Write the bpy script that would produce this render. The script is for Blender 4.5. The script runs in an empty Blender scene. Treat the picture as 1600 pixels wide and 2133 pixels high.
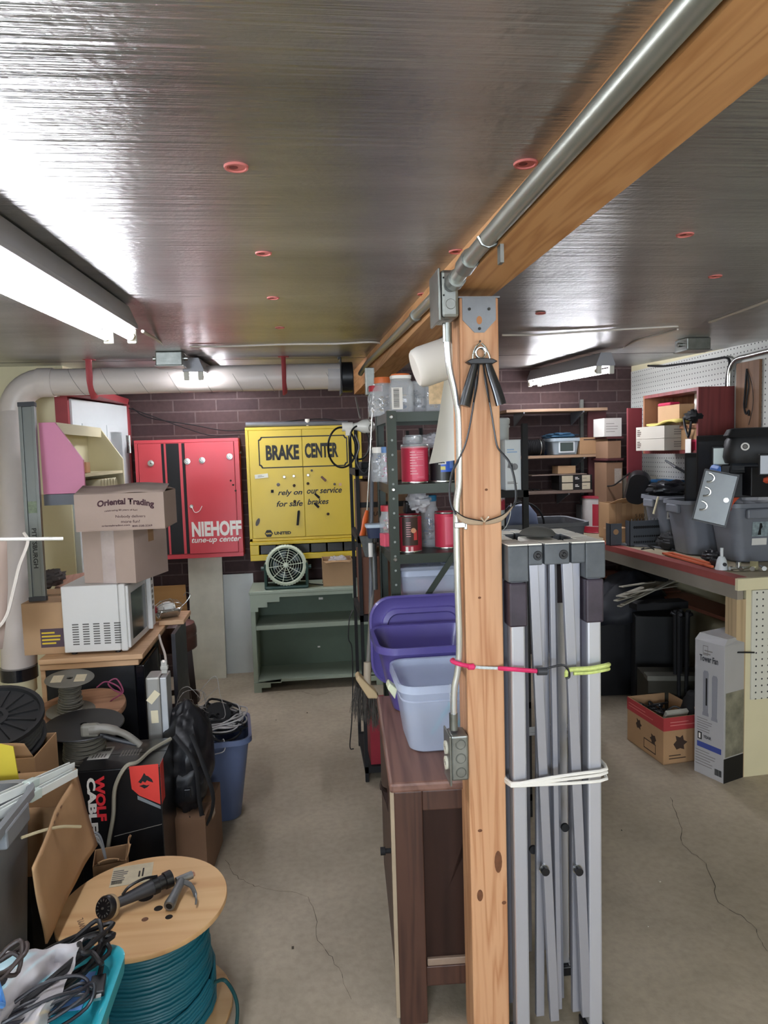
import bpy, bmesh, math, random
from mathutils import Vector, Matrix, noise
V=Vector; PI=math.pi
S=bpy.context.scene; C=S.collection
# ---------------------------------------------------------------- camera
CF,CXP,CYP,CH=1480.0,800.0,1066.5,1.56
def _c(px,py): return V(((px-CXP)/CF,-(py-CYP)/CF,1.0))
fw=_c(630,945).normalized(); rt=V((1,0.03,0)); rt=(rt-rt.dot(fw)*fw).normalized(); up=fw.cross(rt)
up=-up if up.y<0 else up
def _w(v): return V((rt.dot(v),fw.dot(v),up.dot(v)))
def A(px,py,Y):
    d=_w(_c(px,py)); return V((0,0,CH))+d*(Y/d.y)
def F(px,py,z=0.0):
    d=_w(_c(px,py)); return V((0,0,CH))+d*((z-CH)/d.z)
def ZC(y): return 1.998+.0342*max(0,y-1.15)      # the ceiling rises slightly towards the brick wall
def FC(px,py,dz=0.0):
    p=F(px,py,2.06)
    for _ in range(8): p=F(px,py,ZC(p.y)+dz)
    return p
cam=bpy.data.cameras.new('camera'); co=bpy.data.objects.new('camera',cam); C.objects.link(co)
cam.sensor_fit='VERTICAL'; cam.sensor_height=36; cam.lens=CF/2133*36; cam.clip_start=.05
r_,u_,f_=_w(V((1,0,0))),_w(V((0,1,0))),_w(V((0,0,1)))
co.matrix_world=Matrix(((r_.x,u_.x,-f_.x,0),(r_.y,u_.y,-f_.y,0),(r_.z,u_.z,-f_.z,CH),(0,0,0,1)))
S.camera=co
# ---------------------------------------------------------------- world, exposure
S.view_settings.view_transform='Standard'; S.view_settings.look='None'; S.view_settings.exposure=1.27; S.view_settings.gamma=1
S.view_settings.use_curve_mapping=False
S.cycles.use_denoising=True; S.cycles.max_bounces=8; S.cycles.transparent_max_bounces=16; S.cycles.sample_clamp_indirect=6
S.cycles.caustics_reflective=False; S.cycles.caustics_refractive=False
w=bpy.data.worlds.new('daylight'); S.world=w; w.use_nodes=True
w.node_tree.nodes['Background'].inputs[0].default_value=(.55,.72,1,1); w.node_tree.nodes['Background'].inputs[1].default_value=1.2
def area(name,loc,rot,sx,sy,e,col=(1,1,1)):
    l=bpy.data.lights.new(name,'AREA'); l.shape='RECTANGLE'; l.size=sx; l.size_y=sy; l.energy=e; l.color=col
    o=bpy.data.objects.new(name,l); C.objects.link(o); o.location=loc; o.rotation_euler=rot; return o
# daylight coming in through the two windows of the wall behind the photographer
area('window_daylight',(-1.05,-2.62,1.35),(-PI/2,0,PI),1.1,.9,55,(.78,.88,1))
area('window_daylight',(1.15,-2.62,1.35),(-PI/2,0,PI),1.1,.9,24,(.85,.92,1))
TUBE_E=25.0
# ---------------------------------------------------------------- materials
def lin(h):
    h=h.lstrip('#'); r=[int(h[i:i+2],16)/255 for i in (0,2,4)]
    return [((c+.055)/1.055)**2.4 if c>.04045 else c/12.92 for c in r]
_M={}
def mat(name,col='#888888',rough=.6,metal=0.,var=.12,vs=6.,bump=.0,bs=60.,trans=0.,stretch=None,alpha=1.,emit=0.,spec=.5,coat=0.,grain=None,ior=1.45):
    if name in _M: return _M[name]
    m=bpy.data.materials.new(name); m.use_nodes=True; nt=m.node_tree; N=nt.nodes; L=nt.links
    b=N['Principled BSDF']; c=lin(col)
    b.inputs['Roughness'].default_value=rough; b.inputs['Metallic'].default_value=metal
    b.inputs['Specular IOR Level'].default_value=spec; b.inputs['IOR'].default_value=ior
    b.inputs['Transmission Weight'].default_value=trans; b.inputs['Alpha'].default_value=alpha
    b.inputs['Coat Weight'].default_value=coat
    if emit: b.inputs['Emission Color'].default_value=(*c,1); b.inputs['Emission Strength'].default_value=emit
    b.inputs['Base Color'].default_value=(*c,1)
    tc=N.new('ShaderNodeTexCoord'); mp=N.new('ShaderNodeMapping'); L.new(tc.outputs['Object'],mp.inputs[0])
    if stretch: mp.inputs['Scale'].default_value=stretch
    if var>0:
        n=N.new('ShaderNodeTexNoise'); n.inputs['Scale'].default_value=vs; n.inputs['Detail'].default_value=6; n.inputs['Roughness'].default_value=.6
        L.new(mp.outputs[0],n.inputs['Vector'])
        r=N.new('ShaderNodeValToRGB'); e=r.color_ramp.elements
        e[0].position=.3; e[1].position=.7
        d=grain and lin(grain) or [x*(1-var) for x in c]
        e[0].color=(*d,1); e[1].color=(*[min(1,x*(1+var*.6)) for x in c],1)
        L.new(n.outputs['Fac'],r.inputs[0]); L.new(r.outputs[0],b.inputs['Base Color'])
        rr=N.new('ShaderNodeMapRange'); rr.inputs[3].default_value=max(0,rough-.08); rr.inputs[4].default_value=min(1,rough+.08)
        L.new(n.outputs['Fac'],rr.inputs[0]); L.new(rr.outputs[0],b.inputs['Roughness'])
    if bump:
        n2=N.new('ShaderNodeTexNoise'); n2.inputs['Scale'].default_value=bs; n2.inputs['Detail'].default_value=4
        L.new(mp.outputs[0],n2.inputs['Vector'])
        bp=N.new('ShaderNodeBump'); bp.inputs['Strength'].default_value=bump; bp.inputs['Distance'].default_value=.004
        L.new(n2.outputs['Fac'],bp.inputs['Height']); L.new(bp.outputs[0],b.inputs['Normal'])
    _M[name]=m; return m
def wood(name,a,bcol,axis=2,rough=.6,rings=14.):
    if name in _M: return _M[name]
    m=mat(name,a,rough,0,var=0); nt=m.node_tree; N=nt.nodes; L=nt.links; b=N['Principled BSDF']
    mp=[n for n in N if n.type=='MAPPING'][0]; s=[1,1,1]; s[axis]=.06; mp.inputs['Scale'].default_value=s
    n=N.new('ShaderNodeTexNoise'); n.inputs['Scale'].default_value=rings; n.inputs['Detail'].default_value=3; n.inputs['Distortion'].default_value=.6
    L.new(mp.outputs[0],n.inputs['Vector'])
    mu=N.new('ShaderNodeMath'); mu.operation='MULTIPLY'; mu.inputs[1].default_value=9; L.new(n.outputs['Fac'],mu.inputs[0])
    fr=N.new('ShaderNodeMath'); fr.operation='PINGPONG'; fr.inputs[1].default_value=.5; L.new(mu.outputs[0],fr.inputs[0])
    n3=N.new('ShaderNodeTexNoise'); n3.inputs['Scale'].default_value=rings*12; L.new(mp.outputs[0],n3.inputs['Vector'])
    ad=N.new('ShaderNodeMath'); ad.operation='MULTIPLY_ADD'; ad.inputs[1].default_value=.5; L.new(n3.outputs['Fac'],ad.inputs[0]); L.new(fr.outputs[0],ad.inputs[2])
    r=N.new('ShaderNodeValToRGB'); e=r.color_ramp.elements; e[0].color=(*lin(bcol),1); e[1].color=(*lin(a),1); e[0].position=.12; e[1].position=.62
    L.new(ad.outputs[0],r.inputs[0]); L.new(r.outputs[0],b.inputs['Base Color'])
    bp=N.new('ShaderNodeBump'); bp.inputs['Strength'].default_value=.25; bp.inputs['Distance'].default_value=.002
    L.new(ad.outputs[0],bp.inputs['Height']); L.new(bp.outputs[0],b.inputs['Normal'])
    return m
# ---------------------------------------------------------------- mesh builder
class MB:
    def __init__(s): s.v=[]; s.f=[]; s.mi=[]; s.sm=[]; s.ms=[]
    def _m(s,m):
        if m not in s.ms: s.ms.append(m)
        return s.ms.index(m)
    def add(s,vs,fs,m=None,smooth=False,M=None):
        o=len(s.v); s.v+=[tuple(M@V(p)) if M is not None else tuple(p) for p in vs]
        k=s._m(m)
        for f in fs: s.f.append([o+i for i in f]); s.mi.append(k); s.sm.append(smooth)
        return s
    def box(s,c,d,m=None,M=None):
        x,y,z=c; a,b,h=d[0]/2,d[1]/2,d[2]/2
        vs=[(x+i*a,y+j*b,z+k*h) for k in (-1,1) for j in (-1,1) for i in (-1,1)]
        return s.add(vs,[(0,2,3,1),(4,5,7,6),(0,1,5,4),(2,6,7,3),(0,4,6,2),(1,3,7,5)],m,M=M)
    def bb(s,x0,x1,y0,y1,z0,z1,m=None,M=None): return s.box(((x0+x1)/2,(y0+y1)/2,(z0+z1)/2),(x1-x0,y1-y0,z1-z0),m,M)
    def prism(s,pts,t,m=None,M=None,smooth=False):   # 2D outline in XY, extruded z 0..t
        n=len(pts); vs=[(p[0],p[1],0) for p in pts]+[(p[0],p[1],t) for p in pts]
        fs=[tuple(range(n-1,-1,-1)),tuple(range(n,2*n))]+[(i,(i+1)%n,n+(i+1)%n,n+i) for i in range(n)]
        return s.add(vs,fs,m,smooth,M)
    def lathe(s,prof,m=None,n=24,M=None,smooth=True,cap=False):  # prof [(r,z)] around z
        vs=[];fs=[];k=len(prof)
        for i in range(n):
            a=2*PI*i/n; vs+=[(r*math.cos(a),r*math.sin(a),z) for r,z in prof]
        for i in range(n):
            j=(i+1)%n
            fs+=[(i*k+q,j*k+q,j*k+q+1,i*k+q+1) for q in range(k-1)]
        if cap: fs+=[tuple(i*k for i in range(n-1,-1,-1)),tuple(i*k+k-1 for i in range(n))]
        return s.add(vs,fs,m,smooth,M)
    def cyl(s,p0,p1,r,m=None,r1=None,n=16,smooth=True):
        p0=V(p0);p1=V(p1);d=p1-p0; q=d.to_track_quat('Z','Y').to_matrix().to_4x4()
        return s.lathe([(r,0),(r if r1 is None else r1,d.length)],m,n,Matrix.Translation(p0)@q,smooth,cap=True)
    def tube(s,pts,r,m=None,n=8,closed=False,cap=True,flat=1.0):
        P=[V(p) for p in pts]; k=len(P); vs=[];fs=[]
        t0=None
        for i in range(k):
            a=P[(i-1)%k] if (closed or i>0) else P[i]; b=P[(i+1)%k] if (closed or i<k-1) else P[i]
            t=(b-a); t=t.normalized() if t.length>1e-9 else V((0,0,1))
            if t0 is None: u=t.orthogonal().normalized()
            else: u=(u-u.dot(t)*t); u=u.normalized() if u.length>1e-6 else t.orthogonal().normalized()
            t0=t; w_=t.cross(u); rr=r[i] if isinstance(r,(list,tuple)) else r
            vs+=[P[i]+u*math.cos(2*PI*j/n)*rr+w_*math.sin(2*PI*j/n)*rr*flat for j in range(n)]
        for i in range(k if closed else k-1):
            o=i*n;o2=((i+1)%k)*n
            fs+=[(o+j,o+(j+1)%n,o2+(j+1)%n,o2+j) for j in range(n)]
        if cap and not closed: fs+=[tuple(range(n-1,-1,-1)),tuple((k-1)*n+j for j in range(n))]
        return s.add(vs,fs,m,True)
    def grid(s,fn,nu,nv,m=None,smooth=True,M=None):
        vs=[fn(i/nu,j/nv) for j in range(nv+1) for i in range(nu+1)]
        fs=[(j*(nu+1)+i,j*(nu+1)+i+1,(j+1)*(nu+1)+i+1,(j+1)*(nu+1)+i) for j in range(nv) for i in range(nu)]
        return s.add(vs,fs,m,smooth,M)
    def loft(s,rings,m=None,smooth=True,M=None,capb=True,capt=False):
        n=len(rings[0]); vs=[p for r in rings for p in r]
        fs=[(q*n+i,q*n+(i+1)%n,(q+1)*n+(i+1)%n,(q+1)*n+i) for q in range(len(rings)-1) for i in range(n)]
        if capb: fs.append(tuple(range(n-1,-1,-1)))
        if capt: fs.append(tuple((len(rings)-1)*n+i for i in range(n)))
        return s.add(vs,fs,m,smooth,M)
def rrect(w,d,r,z,k=5,cx=0,cy=0):
    pts=[]
    for q,(sx,sy) in enumerate(((1,1),(-1,1),(-1,-1),(1,-1))):
        for i in range(k+1):
            a=PI/2*q+PI/2*i/k; pts.append((cx+sx*(w/2-r)+r*math.cos(a),cy+sy*(d/2-r)+r*math.sin(a),z))
    return pts
def T(x=0,y=0,z=0): return Matrix.Translation((x,y,z))
def RX(a): return Matrix.Rotation(a,4,'X')
def RY(a): return Matrix.Rotation(a,4,'Y')
def RZ(a): return Matrix.Rotation(a,4,'Z')
def D(a): return math.radians(a)
def FR(x,y,z,rz=0): return T(x,y,z)@RZ(rz)@RX(PI/2)      # frame lying on a surface that faces -y
def SL(x,y,z): return T(x,y,z)@RZ(-PI/2)@RX(PI/2)          # on a surface that faces -x
def TP(x,y,z,a=0): return T(x,y,z)@RZ(a)
def ob(name,mb,parent=None,m=None,bev=0,loc=None,rot=None,seg=2,subd=0,solid=0):
    me=bpy.data.meshes.new(name); me.from_pydata(mb.v,[],mb.f)
    for q in (mb.ms or [None]): me.materials.append(q or m)
    me.polygons.foreach_set('material_index',mb.mi); me.polygons.foreach_set('use_smooth',mb.sm)
    bm=bmesh.new(); bm.from_mesh(me); bmesh.ops.recalc_face_normals(bm,faces=bm.faces); bm.to_mesh(me); bm.free()
    if any(mb.sm): me.set_sharp_from_angle(angle=D(40))
    o=bpy.data.objects.new(name,me); C.objects.link(o)
    if parent is not None: o.parent=parent
    if loc is not None: o.location=loc
    if rot is not None: o.rotation_euler=rot
    if solid: q=o.modifiers.new('s','SOLIDIFY'); q.thickness=solid; q.offset=-1
    if bev: q=o.modifiers.new('b','BEVEL'); q.width=bev; q.segments=seg; q.limit_method='ANGLE'; q.angle_limit=D(40)
    if subd: q=o.modifiers.new('u','SUBSURF'); q.levels=subd; q.render_levels=subd
    return o
def tag(o,label,cat,group=None,kind=None):
    if label: o['label']=label
    if cat: o['category']=cat
    if group: o['group']=group
    if kind: o['kind']=kind
    return o
def thing(name,label,cat,loc=(0,0,0),rz=0,group=None,rot=None):
    o=bpy.data.objects.new(name,None); o.empty_display_size=.05; C.objects.link(o); o.location=loc; o.rotation_euler=rot if rot else (0,0,rz)
    return tag(o,label,cat,group)
def struct(name,mb,m,parent=None,**k):
    o=ob(name,mb,parent,m,**k)
    if parent is None: o['kind']='structure'
    return o
def dup(root,loc=None,rz=None,label=None):
    r=root.copy(); C.objects.link(r)
    if loc is not None: r.location=loc
    if rz is not None: r.rotation_euler=(0,0,rz)
    if label: r['label']=label
    for ch in list(root.children):
        c=ch.copy(); C.objects.link(c); c.parent=r
        for g in list(ch.children):
            d=g.copy(); C.objects.link(d); d.parent=c
    return r
def text(parent,s,w,h,m,M,bold=0.,shear=0.,name='lettering',t=.0006,arch=0.):
    cu=bpy.data.curves.new('t','FONT'); cu.body=s; cu.size=1; cu.offset=bold; cu.shear=shear; cu.extrude=.0; cu.resolution_u=3
    to=bpy.data.objects.new('t',cu); C.objects.link(to)
    me=bpy.data.meshes.new_from_object(to.evaluated_get(bpy.context.evaluated_depsgraph_get()))
    bpy.data.objects.remove(to)
    xs=[v.co.x for v in me.vertices]; ys=[v.co.y for v in me.vertices]
    x0,x1,y0,y1=min(xs),max(xs),min(ys),max(ys)
    for v in me.vertices:
        x=(v.co.x-(x0+x1)/2)/(x1-x0); y=(v.co.y-(y0+y1)/2)/(y1-y0)
        v.co=M@V((x*w,y*h+arch*(0.25-x*x)*4,t))
    me.materials.append(m)
    o=bpy.data.objects.new(name,me); C.objects.link(o)
    if parent is not None: o.parent=parent
    return o
def bars(mb,M,w,h,n,m,fill=.9,gap=.45,seed=1,t=.0006):   # lines of print too small to read
    R=random.Random(seed); lh=h/n
    for i in range(n):
        ww=w*R.uniform(fill*.6,fill); mb.box((-w/2+ww/2,h/2-lh*(i+.5),t/2),(ww,lh*gap,t),m,M)
def barcode(mb,M,w,h,m,n=16,seed=2,t=.0006):
    R=random.Random(seed); x=-w/2
    while x<w/2:
        a=R.uniform(.3,1.2)*w/n/2; mb.box((x+a/2,0,t/2),(a,h,t),m,M); x+=a+R.uniform(.4,1.1)*w/n/2
def spline(pts,k=6):
    P=[V(p) for p in pts]; P=[2*P[0]-P[1]]+P+[2*P[-1]-P[-2]]; out=[]
    for i in range(1,len(P)-2):
        for j in range(k):
            t=j/k; a,b,c,d=P[i-1:i+3]
            out.append(.5*((2*b)+(c-a)*t+(2*a-5*b+4*c-d)*t*t+(3*b-a-3*c+d)*t**3))
    out.append(P[-2]); return out
# ---------------------------------------------------------------- palette
card=mat('cardboard','#ab8a68',.85,var=.10,vs=5,bump=.15,bs=30)
card2=mat('cardboard_pale','#a79387',.85,var=.08,vs=4,bump=.15,bs=30)
card3=mat('cardboard_tan','#a8845f',.85,var=.12,vs=5,bump=.15,bs=30)
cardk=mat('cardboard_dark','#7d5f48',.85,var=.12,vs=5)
tape=mat('packing_tape','#9c7a5a',.25,var=.1,coat=.5)
white=mat('white_paint','#d8d5cb',.5,var=.05); whitep=mat('white_paper','#dedbd3',.7,var=.04)
cream=mat('cream_paint','#d6cda9',.6,var=.06,vs=3); blackp=mat('black_plastic','#17171a',.35,var=.15)
blackm=mat('black_matte','#111113',.75,var=.2); galv=mat('galvanised','#8f918c',.38,.85,var=.25,vs=14,bump=.05)
steel=mat('steel','#b9bab6',.25,.95,var=.1); alu=mat('aluminium','#c6c8d1',.3,.6,var=.12,vs=3,stretch=(1,1,.1))
greyp=mat('grey_plastic','#63656a',.5,var=.1); darkgrey=mat('dark_grey_plastic','#35363a',.5,var=.15)
red=mat('red_paint','#c8464e',.35,var=.06,vs=3); yellow=mat('yellow_paint','#cfb22e',.35,var=.05,vs=3)
maroon=mat('maroon_paint','#6f2b30',.5,var=.15,vs=4); rust=mat('red_oxide','#9c3a3d',.6,var=.15)
black=mat('black_ink','#0d0d0e',.6,var=0); whitei=mat('white_ink','#e6e2da',.6,var=0); redi=mat('red_ink','#d8323a',.5,var=0)
greyi=mat('grey_ink','#77726c',.7,var=0); darki=mat('brown_ink','#3a2a20',.8,var=0)
# ================================================================ SETTING
X0,X1,Y0,Y1,Z1=-2.0,2.45,-2.5,5.1,2.15
concrete=mat('concrete','#aea18d',.7,var=.16,vs=1.6,bump=.2,bs=60,grain='#978b78')
def finish_concrete():
    nt=concrete.node_tree; N=nt.nodes; L=nt.links; b=N['Principled BSDF']
    src=b.inputs['Base Color'].links[0].from_socket
    n=N.new('ShaderNodeTexNoise'); n.inputs['Scale'].default_value=38; n.inputs['Detail'].default_value=8
    tc=[q for q in N if q.type=='TEX_COORD'][0]; L.new(tc.outputs['Object'],n.inputs['Vector'])
    r=N.new('ShaderNodeValToRGB'); r.color_ramp.elements[0].position=.28; r.color_ramp.elements[0].color=(.87,.87,.87,1); r.color_ramp.elements[1].position=.6; r.color_ramp.elements[1].color=(1.02,1.02,1.02,1)
    L.new(n.outputs['Fac'],r.inputs[0]); mx=N.new('ShaderNodeMixRGB'); mx.blend_type='MULTIPLY'; mx.inputs[0].default_value=1
    L.new(src,mx.inputs[1]); L.new(r.outputs[0],mx.inputs[2]); L.new(mx.outputs[0],b.inputs['Base Color'])
finish_concrete()
b=MB().bb(X0-.1,X1+.1,Y0-.1,Y1+.1,-.1,0); fl=struct('floor',b,concrete)
crackm=mat('crack','#4a4238',.95,var=.2); palef=mat('floor_scuff','#a89f8f',.9,var=.1)
def crack(pts,w,nm):
    R=random.Random(len(pts)); P=spline([F(*p) for p in pts],7); mb=MB(); L_=[]
    for i,p in enumerate(P):
        o=V((R.uniform(-.006,.006),R.uniform(-.006,.006),.0008)); L_.append(p+o)
    for a,c in zip(L_,L_[1:]):
        d=(c-a).normalized(); s=V((-d.y,d.x,0))*w*R.uniform(.4,1.2)
        mb.add([a-s,a+s,c+s,c-s],[(0,1,2,3)])
    return ob(nm,mb,fl,crackm)
crack([(1396,1660),(1412,1700),(1425,1760),(1470,1800),(1500,1880),(1560,1920),(1600,1980)],.0012,'crack')
crack([(470,1790),(500,1830),(550,1850),(640,1870),(665,1960),(700,2010),(735,2080)],.0008,'crack')
crack([(560,1445),(620,1440),(660,1448),(700,1436)],.0016,'crack')
R=random.Random(5); mb=MB()
for px,py in ((640,1485),(575,1500),(730,1500),(1374,1836),(1295,1730),(610,1975),(560,1660),(1350,1930),(520,1590)):
    p=F(px,py); s=R.uniform(.003,.008); mb.box((p.x,p.y,.0015),(s,s*1.4,.003),R.choice([palef,crackm]),None)
ob('debris_speck',mb,fl)
# foil faced insulation ceiling
foil=mat('foil_ceiling','#c6c6c4',.33,.88,var=.12,vs=1.3,stretch=(.7,2.2,1),grain='#9b9b9a')
nt=foil.node_tree; N=nt.nodes; L=nt.links; b_=N['Principled BSDF']
tc=[q for q in N if q.type=='TEX_COORD'][0]
mp1=N.new('ShaderNodeMapping'); mp1.inputs['Scale'].default_value=(.9,55,1); L.new(tc.outputs['Object'],mp1.inputs[0])
n1=N.new('ShaderNodeTexNoise'); n1.inputs['Scale'].default_value=1.; n1.inputs['Detail'].default_value=4; n1.inputs['Roughness'].default_value=.65; L.new(mp1.outputs[0],n1.inputs['Vector'])
n2=N.new('ShaderNodeTexNoise'); n2.inputs['Scale'].default_value=70; n2.inputs['Detail'].default_value=3; L.new(tc.outputs['Object'],n2.inputs['Vector'])
n4=N.new('ShaderNodeTexNoise'); n4.inputs['Scale'].default_value=3.2; n4.inputs['Detail'].default_value=2; L.new(tc.outputs['Object'],n4.inputs['Vector'])
a1=N.new('ShaderNodeMath'); a1.operation='MULTIPLY_ADD'; a1.inputs[1].default_value=.3; L.new(n2.outputs['Fac'],a1.inputs[0]); L.new(n1.outputs['Fac'],a1.inputs[2])
a2=N.new('ShaderNodeMath'); a2.operation='MULTIPLY_ADD'; a2.inputs[1].default_value=2.2; L.new(n4.outputs['Fac'],a2.inputs[0]); L.new(a1.outputs[0],a2.inputs[2])
bp=N.new('ShaderNodeBump'); bp.inputs['Strength'].default_value=.95; bp.inputs['Distance'].default_value=.006
L.new(a2.outputs[0],bp.inputs['Height']); L.new(bp.outputs[0],b_.inputs['Normal'])
ya,yb2=Y0-.1,Y1+.1
mb=MB()
for a_,b_ in ((ya,1.15),(1.15,yb2)): mb.add([(x,y,ZC(y)+h) for h in (0,.1) for y in (a_,b_) for x in (X0-.1,X1+.1)],[(0,1,3,2),(4,6,7,5),(0,4,5,1),(2,3,7,6),(0,2,6,4),(1,5,7,3)])
ce=struct('ceiling',mb,foil)
seamm=mat('foil_seam','#3a3836',.6,var=.1)
for i,yy in enumerate((4.12,-1.3)):
    ob('seam',MB().bb(X0,X1,yy,yy+.004,ZC(yy)-.0015,ZC(yy)+.001),ce,seamm)
pink=mat('pink_foam','#c4706a',.8,var=.1); pinkd=mat('pink_foam_hollow','#7f3f3c',.9,var=.1)
for px,py in ((492,347),(549,527),(569,620),(583,682),(1095,340),(952,523),(882,612),(835,672),(1427,488),(1490,575),(1126,652)):
    p=FC(px,py); mb=MB().lathe([(.0,-.0012),(.014,-.0012),(.015,-.003),(.018,-.003),(.019,-.0)],pink,20,T(p.x,p.y,p.z))
    mb.lathe([(.0,-.0016),(.006,-.0016),(.007,-.0013)],pinkd,12,T(p.x-.004,p.y,p.z)); ob('insulation_fastener',mb,ce)
# brick far wall
brick=mat('brick','#4d3a3a',.8,var=0,bump=0); nt=brick.node_tree; N=nt.nodes; L=nt.links; b_=N['Principled BSDF']
tc=[q for q in N if q.type=='TEX_COORD'][0]; mp=N.new('ShaderNodeMapping'); mp.inputs['Rotation'].default_value=(PI/2,0,0)
sx=N.new('ShaderNodeSeparateXYZ'); cx_=N.new('ShaderNodeCombineXYZ'); L.new(tc.outputs['Object'],sx.inputs[0]); L.new(sx.outputs[0],cx_.inputs[0]); L.new(sx.outputs[2],cx_.inputs[1])
br=N.new('ShaderNodeTexBrick'); L.new(cx_.outputs[0],br.inputs['Vector']); br.inputs['Scale'].default_value=1
br.inputs['Brick Width'].default_value=.292; br.inputs['Row Height'].default_value=.0815; br.inputs['Mortar Size'].default_value=.006; br.inputs['Mortar Smooth'].default_value=.3
br.inputs['Color1'].default_value=(*lin('#43302e'),1); br.inputs['Color2'].default_value=(*lin('#372627'),1); br.inputs['Mortar'].default_value=(*lin('#544544'),1)
nn=N.new('ShaderNodeTexNoise'); nn.inputs['Scale'].default_value=30; nn.inputs['Detail'].default_value=5; L.new(tc.outputs['Object'],nn.inputs['Vector'])
mx=N.new('ShaderNodeMixRGB'); mx.blend_type='OVERLAY'; mx.inputs[0].default_value=.35; L.new(br.outputs['Color'],mx.inputs[1]); L.new(nn.outputs['Fac'],mx.inputs[2]); L.new(mx.outputs[0],b_.inputs['Base Color'])
bp=N.new('ShaderNodeBump'); bp.inputs['Strength'].default_value=.6; bp.inputs['Distance'].default_value=.006; bp.invert=True
L.new(br.outputs['Fac'],bp.inputs['Height']); L.new(bp.outputs[0],b_.inputs['Normal'])
struct('wall_back',MB().bb(X0-.1,X1+.1,Y1,Y1+.12,0,Z1),brick)
struct('wall_left',MB().bb(X0-.12,X0,Y0,Y1,0,Z1),cream)
struct('wall_right',MB().bb(X1,X1+.12,Y0,Y1,0,Z1),cream)
# wall behind the photographer with two window openings
mb=MB(); yb=(Y0-.12,Y0)
mb.bb(X0,X1,*yb,0,.9); mb.bb(X0,X1,*yb,1.8,Z1); mb.bb(X0,-1.6,*yb,.9,1.8); mb.bb(-.5,.6,*yb,.9,1.8); mb.bb(1.7,X1,*yb,.9,1.8)
struct('wall_front',mb,cream)
for i,x in enumerate((-1.6,.6)):
    mb=MB()
    for a in (x,x+.53,x+1.06): mb.bb(a,a+.04,Y0-.09,Y0-.04,.9,1.8)
    mb.bb(x,x+1.1,Y0-.09,Y0-.04,.9,.94); mb.bb(x,x+1.1,Y0-.09,Y0-.04,1.76,1.8)
    struct('window_%d'%(i+1),mb,white)
# left partition with the panelled white door and its red trim
XP=-1.36
mb=MB().bb(X0,XP,4.35,4.42,0,Z1); struct('wall_partition',mb,cream)
mb=MB().bb(XP-.08,XP,4.42,Y1,0,Z1); struct('wall_alcove',mb,cream)
redtrim=mat('red_trim','#96383c',.55,var=.12)
struct('trim_1',MB().bb(XP-.05,XP+.02,4.33,4.40,1.52,1.93),redtrim)
struct('trim_2',MB().bb(-1.2,-1.17,5.07,5.1,0,1.95),redtrim)
struct('trim_3',MB().bb(XP-.02,-1.17,4.33,5.1,1.93,1.97),redtrim)
dw=mat('door_white','#c9cfce',.45,var=.04)
dr=struct('door_1',MB().bb(0,.04,0,.74,.02,1.92),dw,bev=.003); dr.location=(-1.365,4.37,0); dr.rotation_euler=(0,0,-D(11.5))
for y0 in (.1,.41):
    for z0,z1 in ((1.45,1.78),(.95,1.35),(.2,.85)):
        mb=MB()
        for k,(a,h) in enumerate(((0,.006),(.018,.002),(.04,.006))):
            mb.bb(.04,.04+h,y0+a,y0+.24-a,z0+a,z1-a)
        ob('door_panel',mb,dr,dw,bev=.004)
ob('hinge',MB().cyl((.05,.72,1.6),(.05,.72,1.72),.008,n=8).bb(.04,.046,.68,.74,1.6,1.72),dr,steel)
# pegboard sheet on the right wall
def pegmat(name,col,ax):
    m=mat(name,col,.6,var=0); nt=m.node_tree; N=nt.nodes; L=nt.links; b_=N['Principled BSDF']
    tc=[q for q in N if q.type=='TEX_COORD'][0]; s=N.new('ShaderNodeSeparateXYZ'); L.new(tc.outputs['Object'],s.inputs[0])
    ds=[]
    for k in (ax,2):
        q=N.new('ShaderNodeMath'); q.operation='PINGPONG'; q.inputs[1].default_value=.0155; L.new(s.outputs[k],q.inputs[0])
        p=N.new('ShaderNodeMath'); p.operation='POWER'; p.inputs[1].default_value=2; L.new(q.outputs[0],p.inputs[0]); ds.append(p)
    a=N.new('ShaderNodeMath'); L.new(ds[0].outputs[0],a.inputs[0]); L.new(ds[1].outputs[0],a.inputs[1])
    l=N.new('ShaderNodeMath'); l.operation='LESS_THAN'; l.inputs[1].default_value=.0042**2; L.new(a.outputs[0],l.inputs[0])
    mx=N.new('ShaderNodeMixRGB'); mx.inputs[1].default_value=(*lin(col),1); mx.inputs[2].default_value=(.03,.03,.03,1)
    L.new(l.outputs[0],mx.inputs[0]); L.new(mx.outputs[0],b_.inputs['Base Color']); return m
peg=pegmat('pegboard_holes','#c9c9c2',1); pegx=pegmat('pegboard_holes_side','#cfcdc0',0)
tag(ob('pegboard',MB().bb(X1-.012,X1-.001,2.2,5.08,.99,2.09),None,peg),'large white pegboard sheet covering the right wall above the workbench','pegboard')
# ================================================================ BEAM, POST, CONDUIT
PY=1.70; pw=.093
pxl=A(964,1000,PY).x; pxr=A(1044,1000,PY).x
beamw=wood('beam_wood','#cf9c6a','#b27c4c',1,.55,9); postw=wood('post_wood','#c79770','#a8714a',2,.55,11)
zb=1.92
b0=MB().bb(pxl-.004,pxr+.012,PY+.004,Y1-.01,zb,zb+.10)
x0_,x1_=pxl-.004,pxr+.012
bl=MB().add([(x,y,z) for y,z in ((-2.4,zb-.006),(-2.4,ZC(-2.4)+.02),(Y1-.01,zb+.048),(Y1-.01,ZC(Y1)+.02)) for x in (x0_,x1_)],[(0,1,5,4),(2,6,7,3),(0,4,6,2),(1,3,7,5),(0,2,3,1),(4,5,7,6)])

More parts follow.
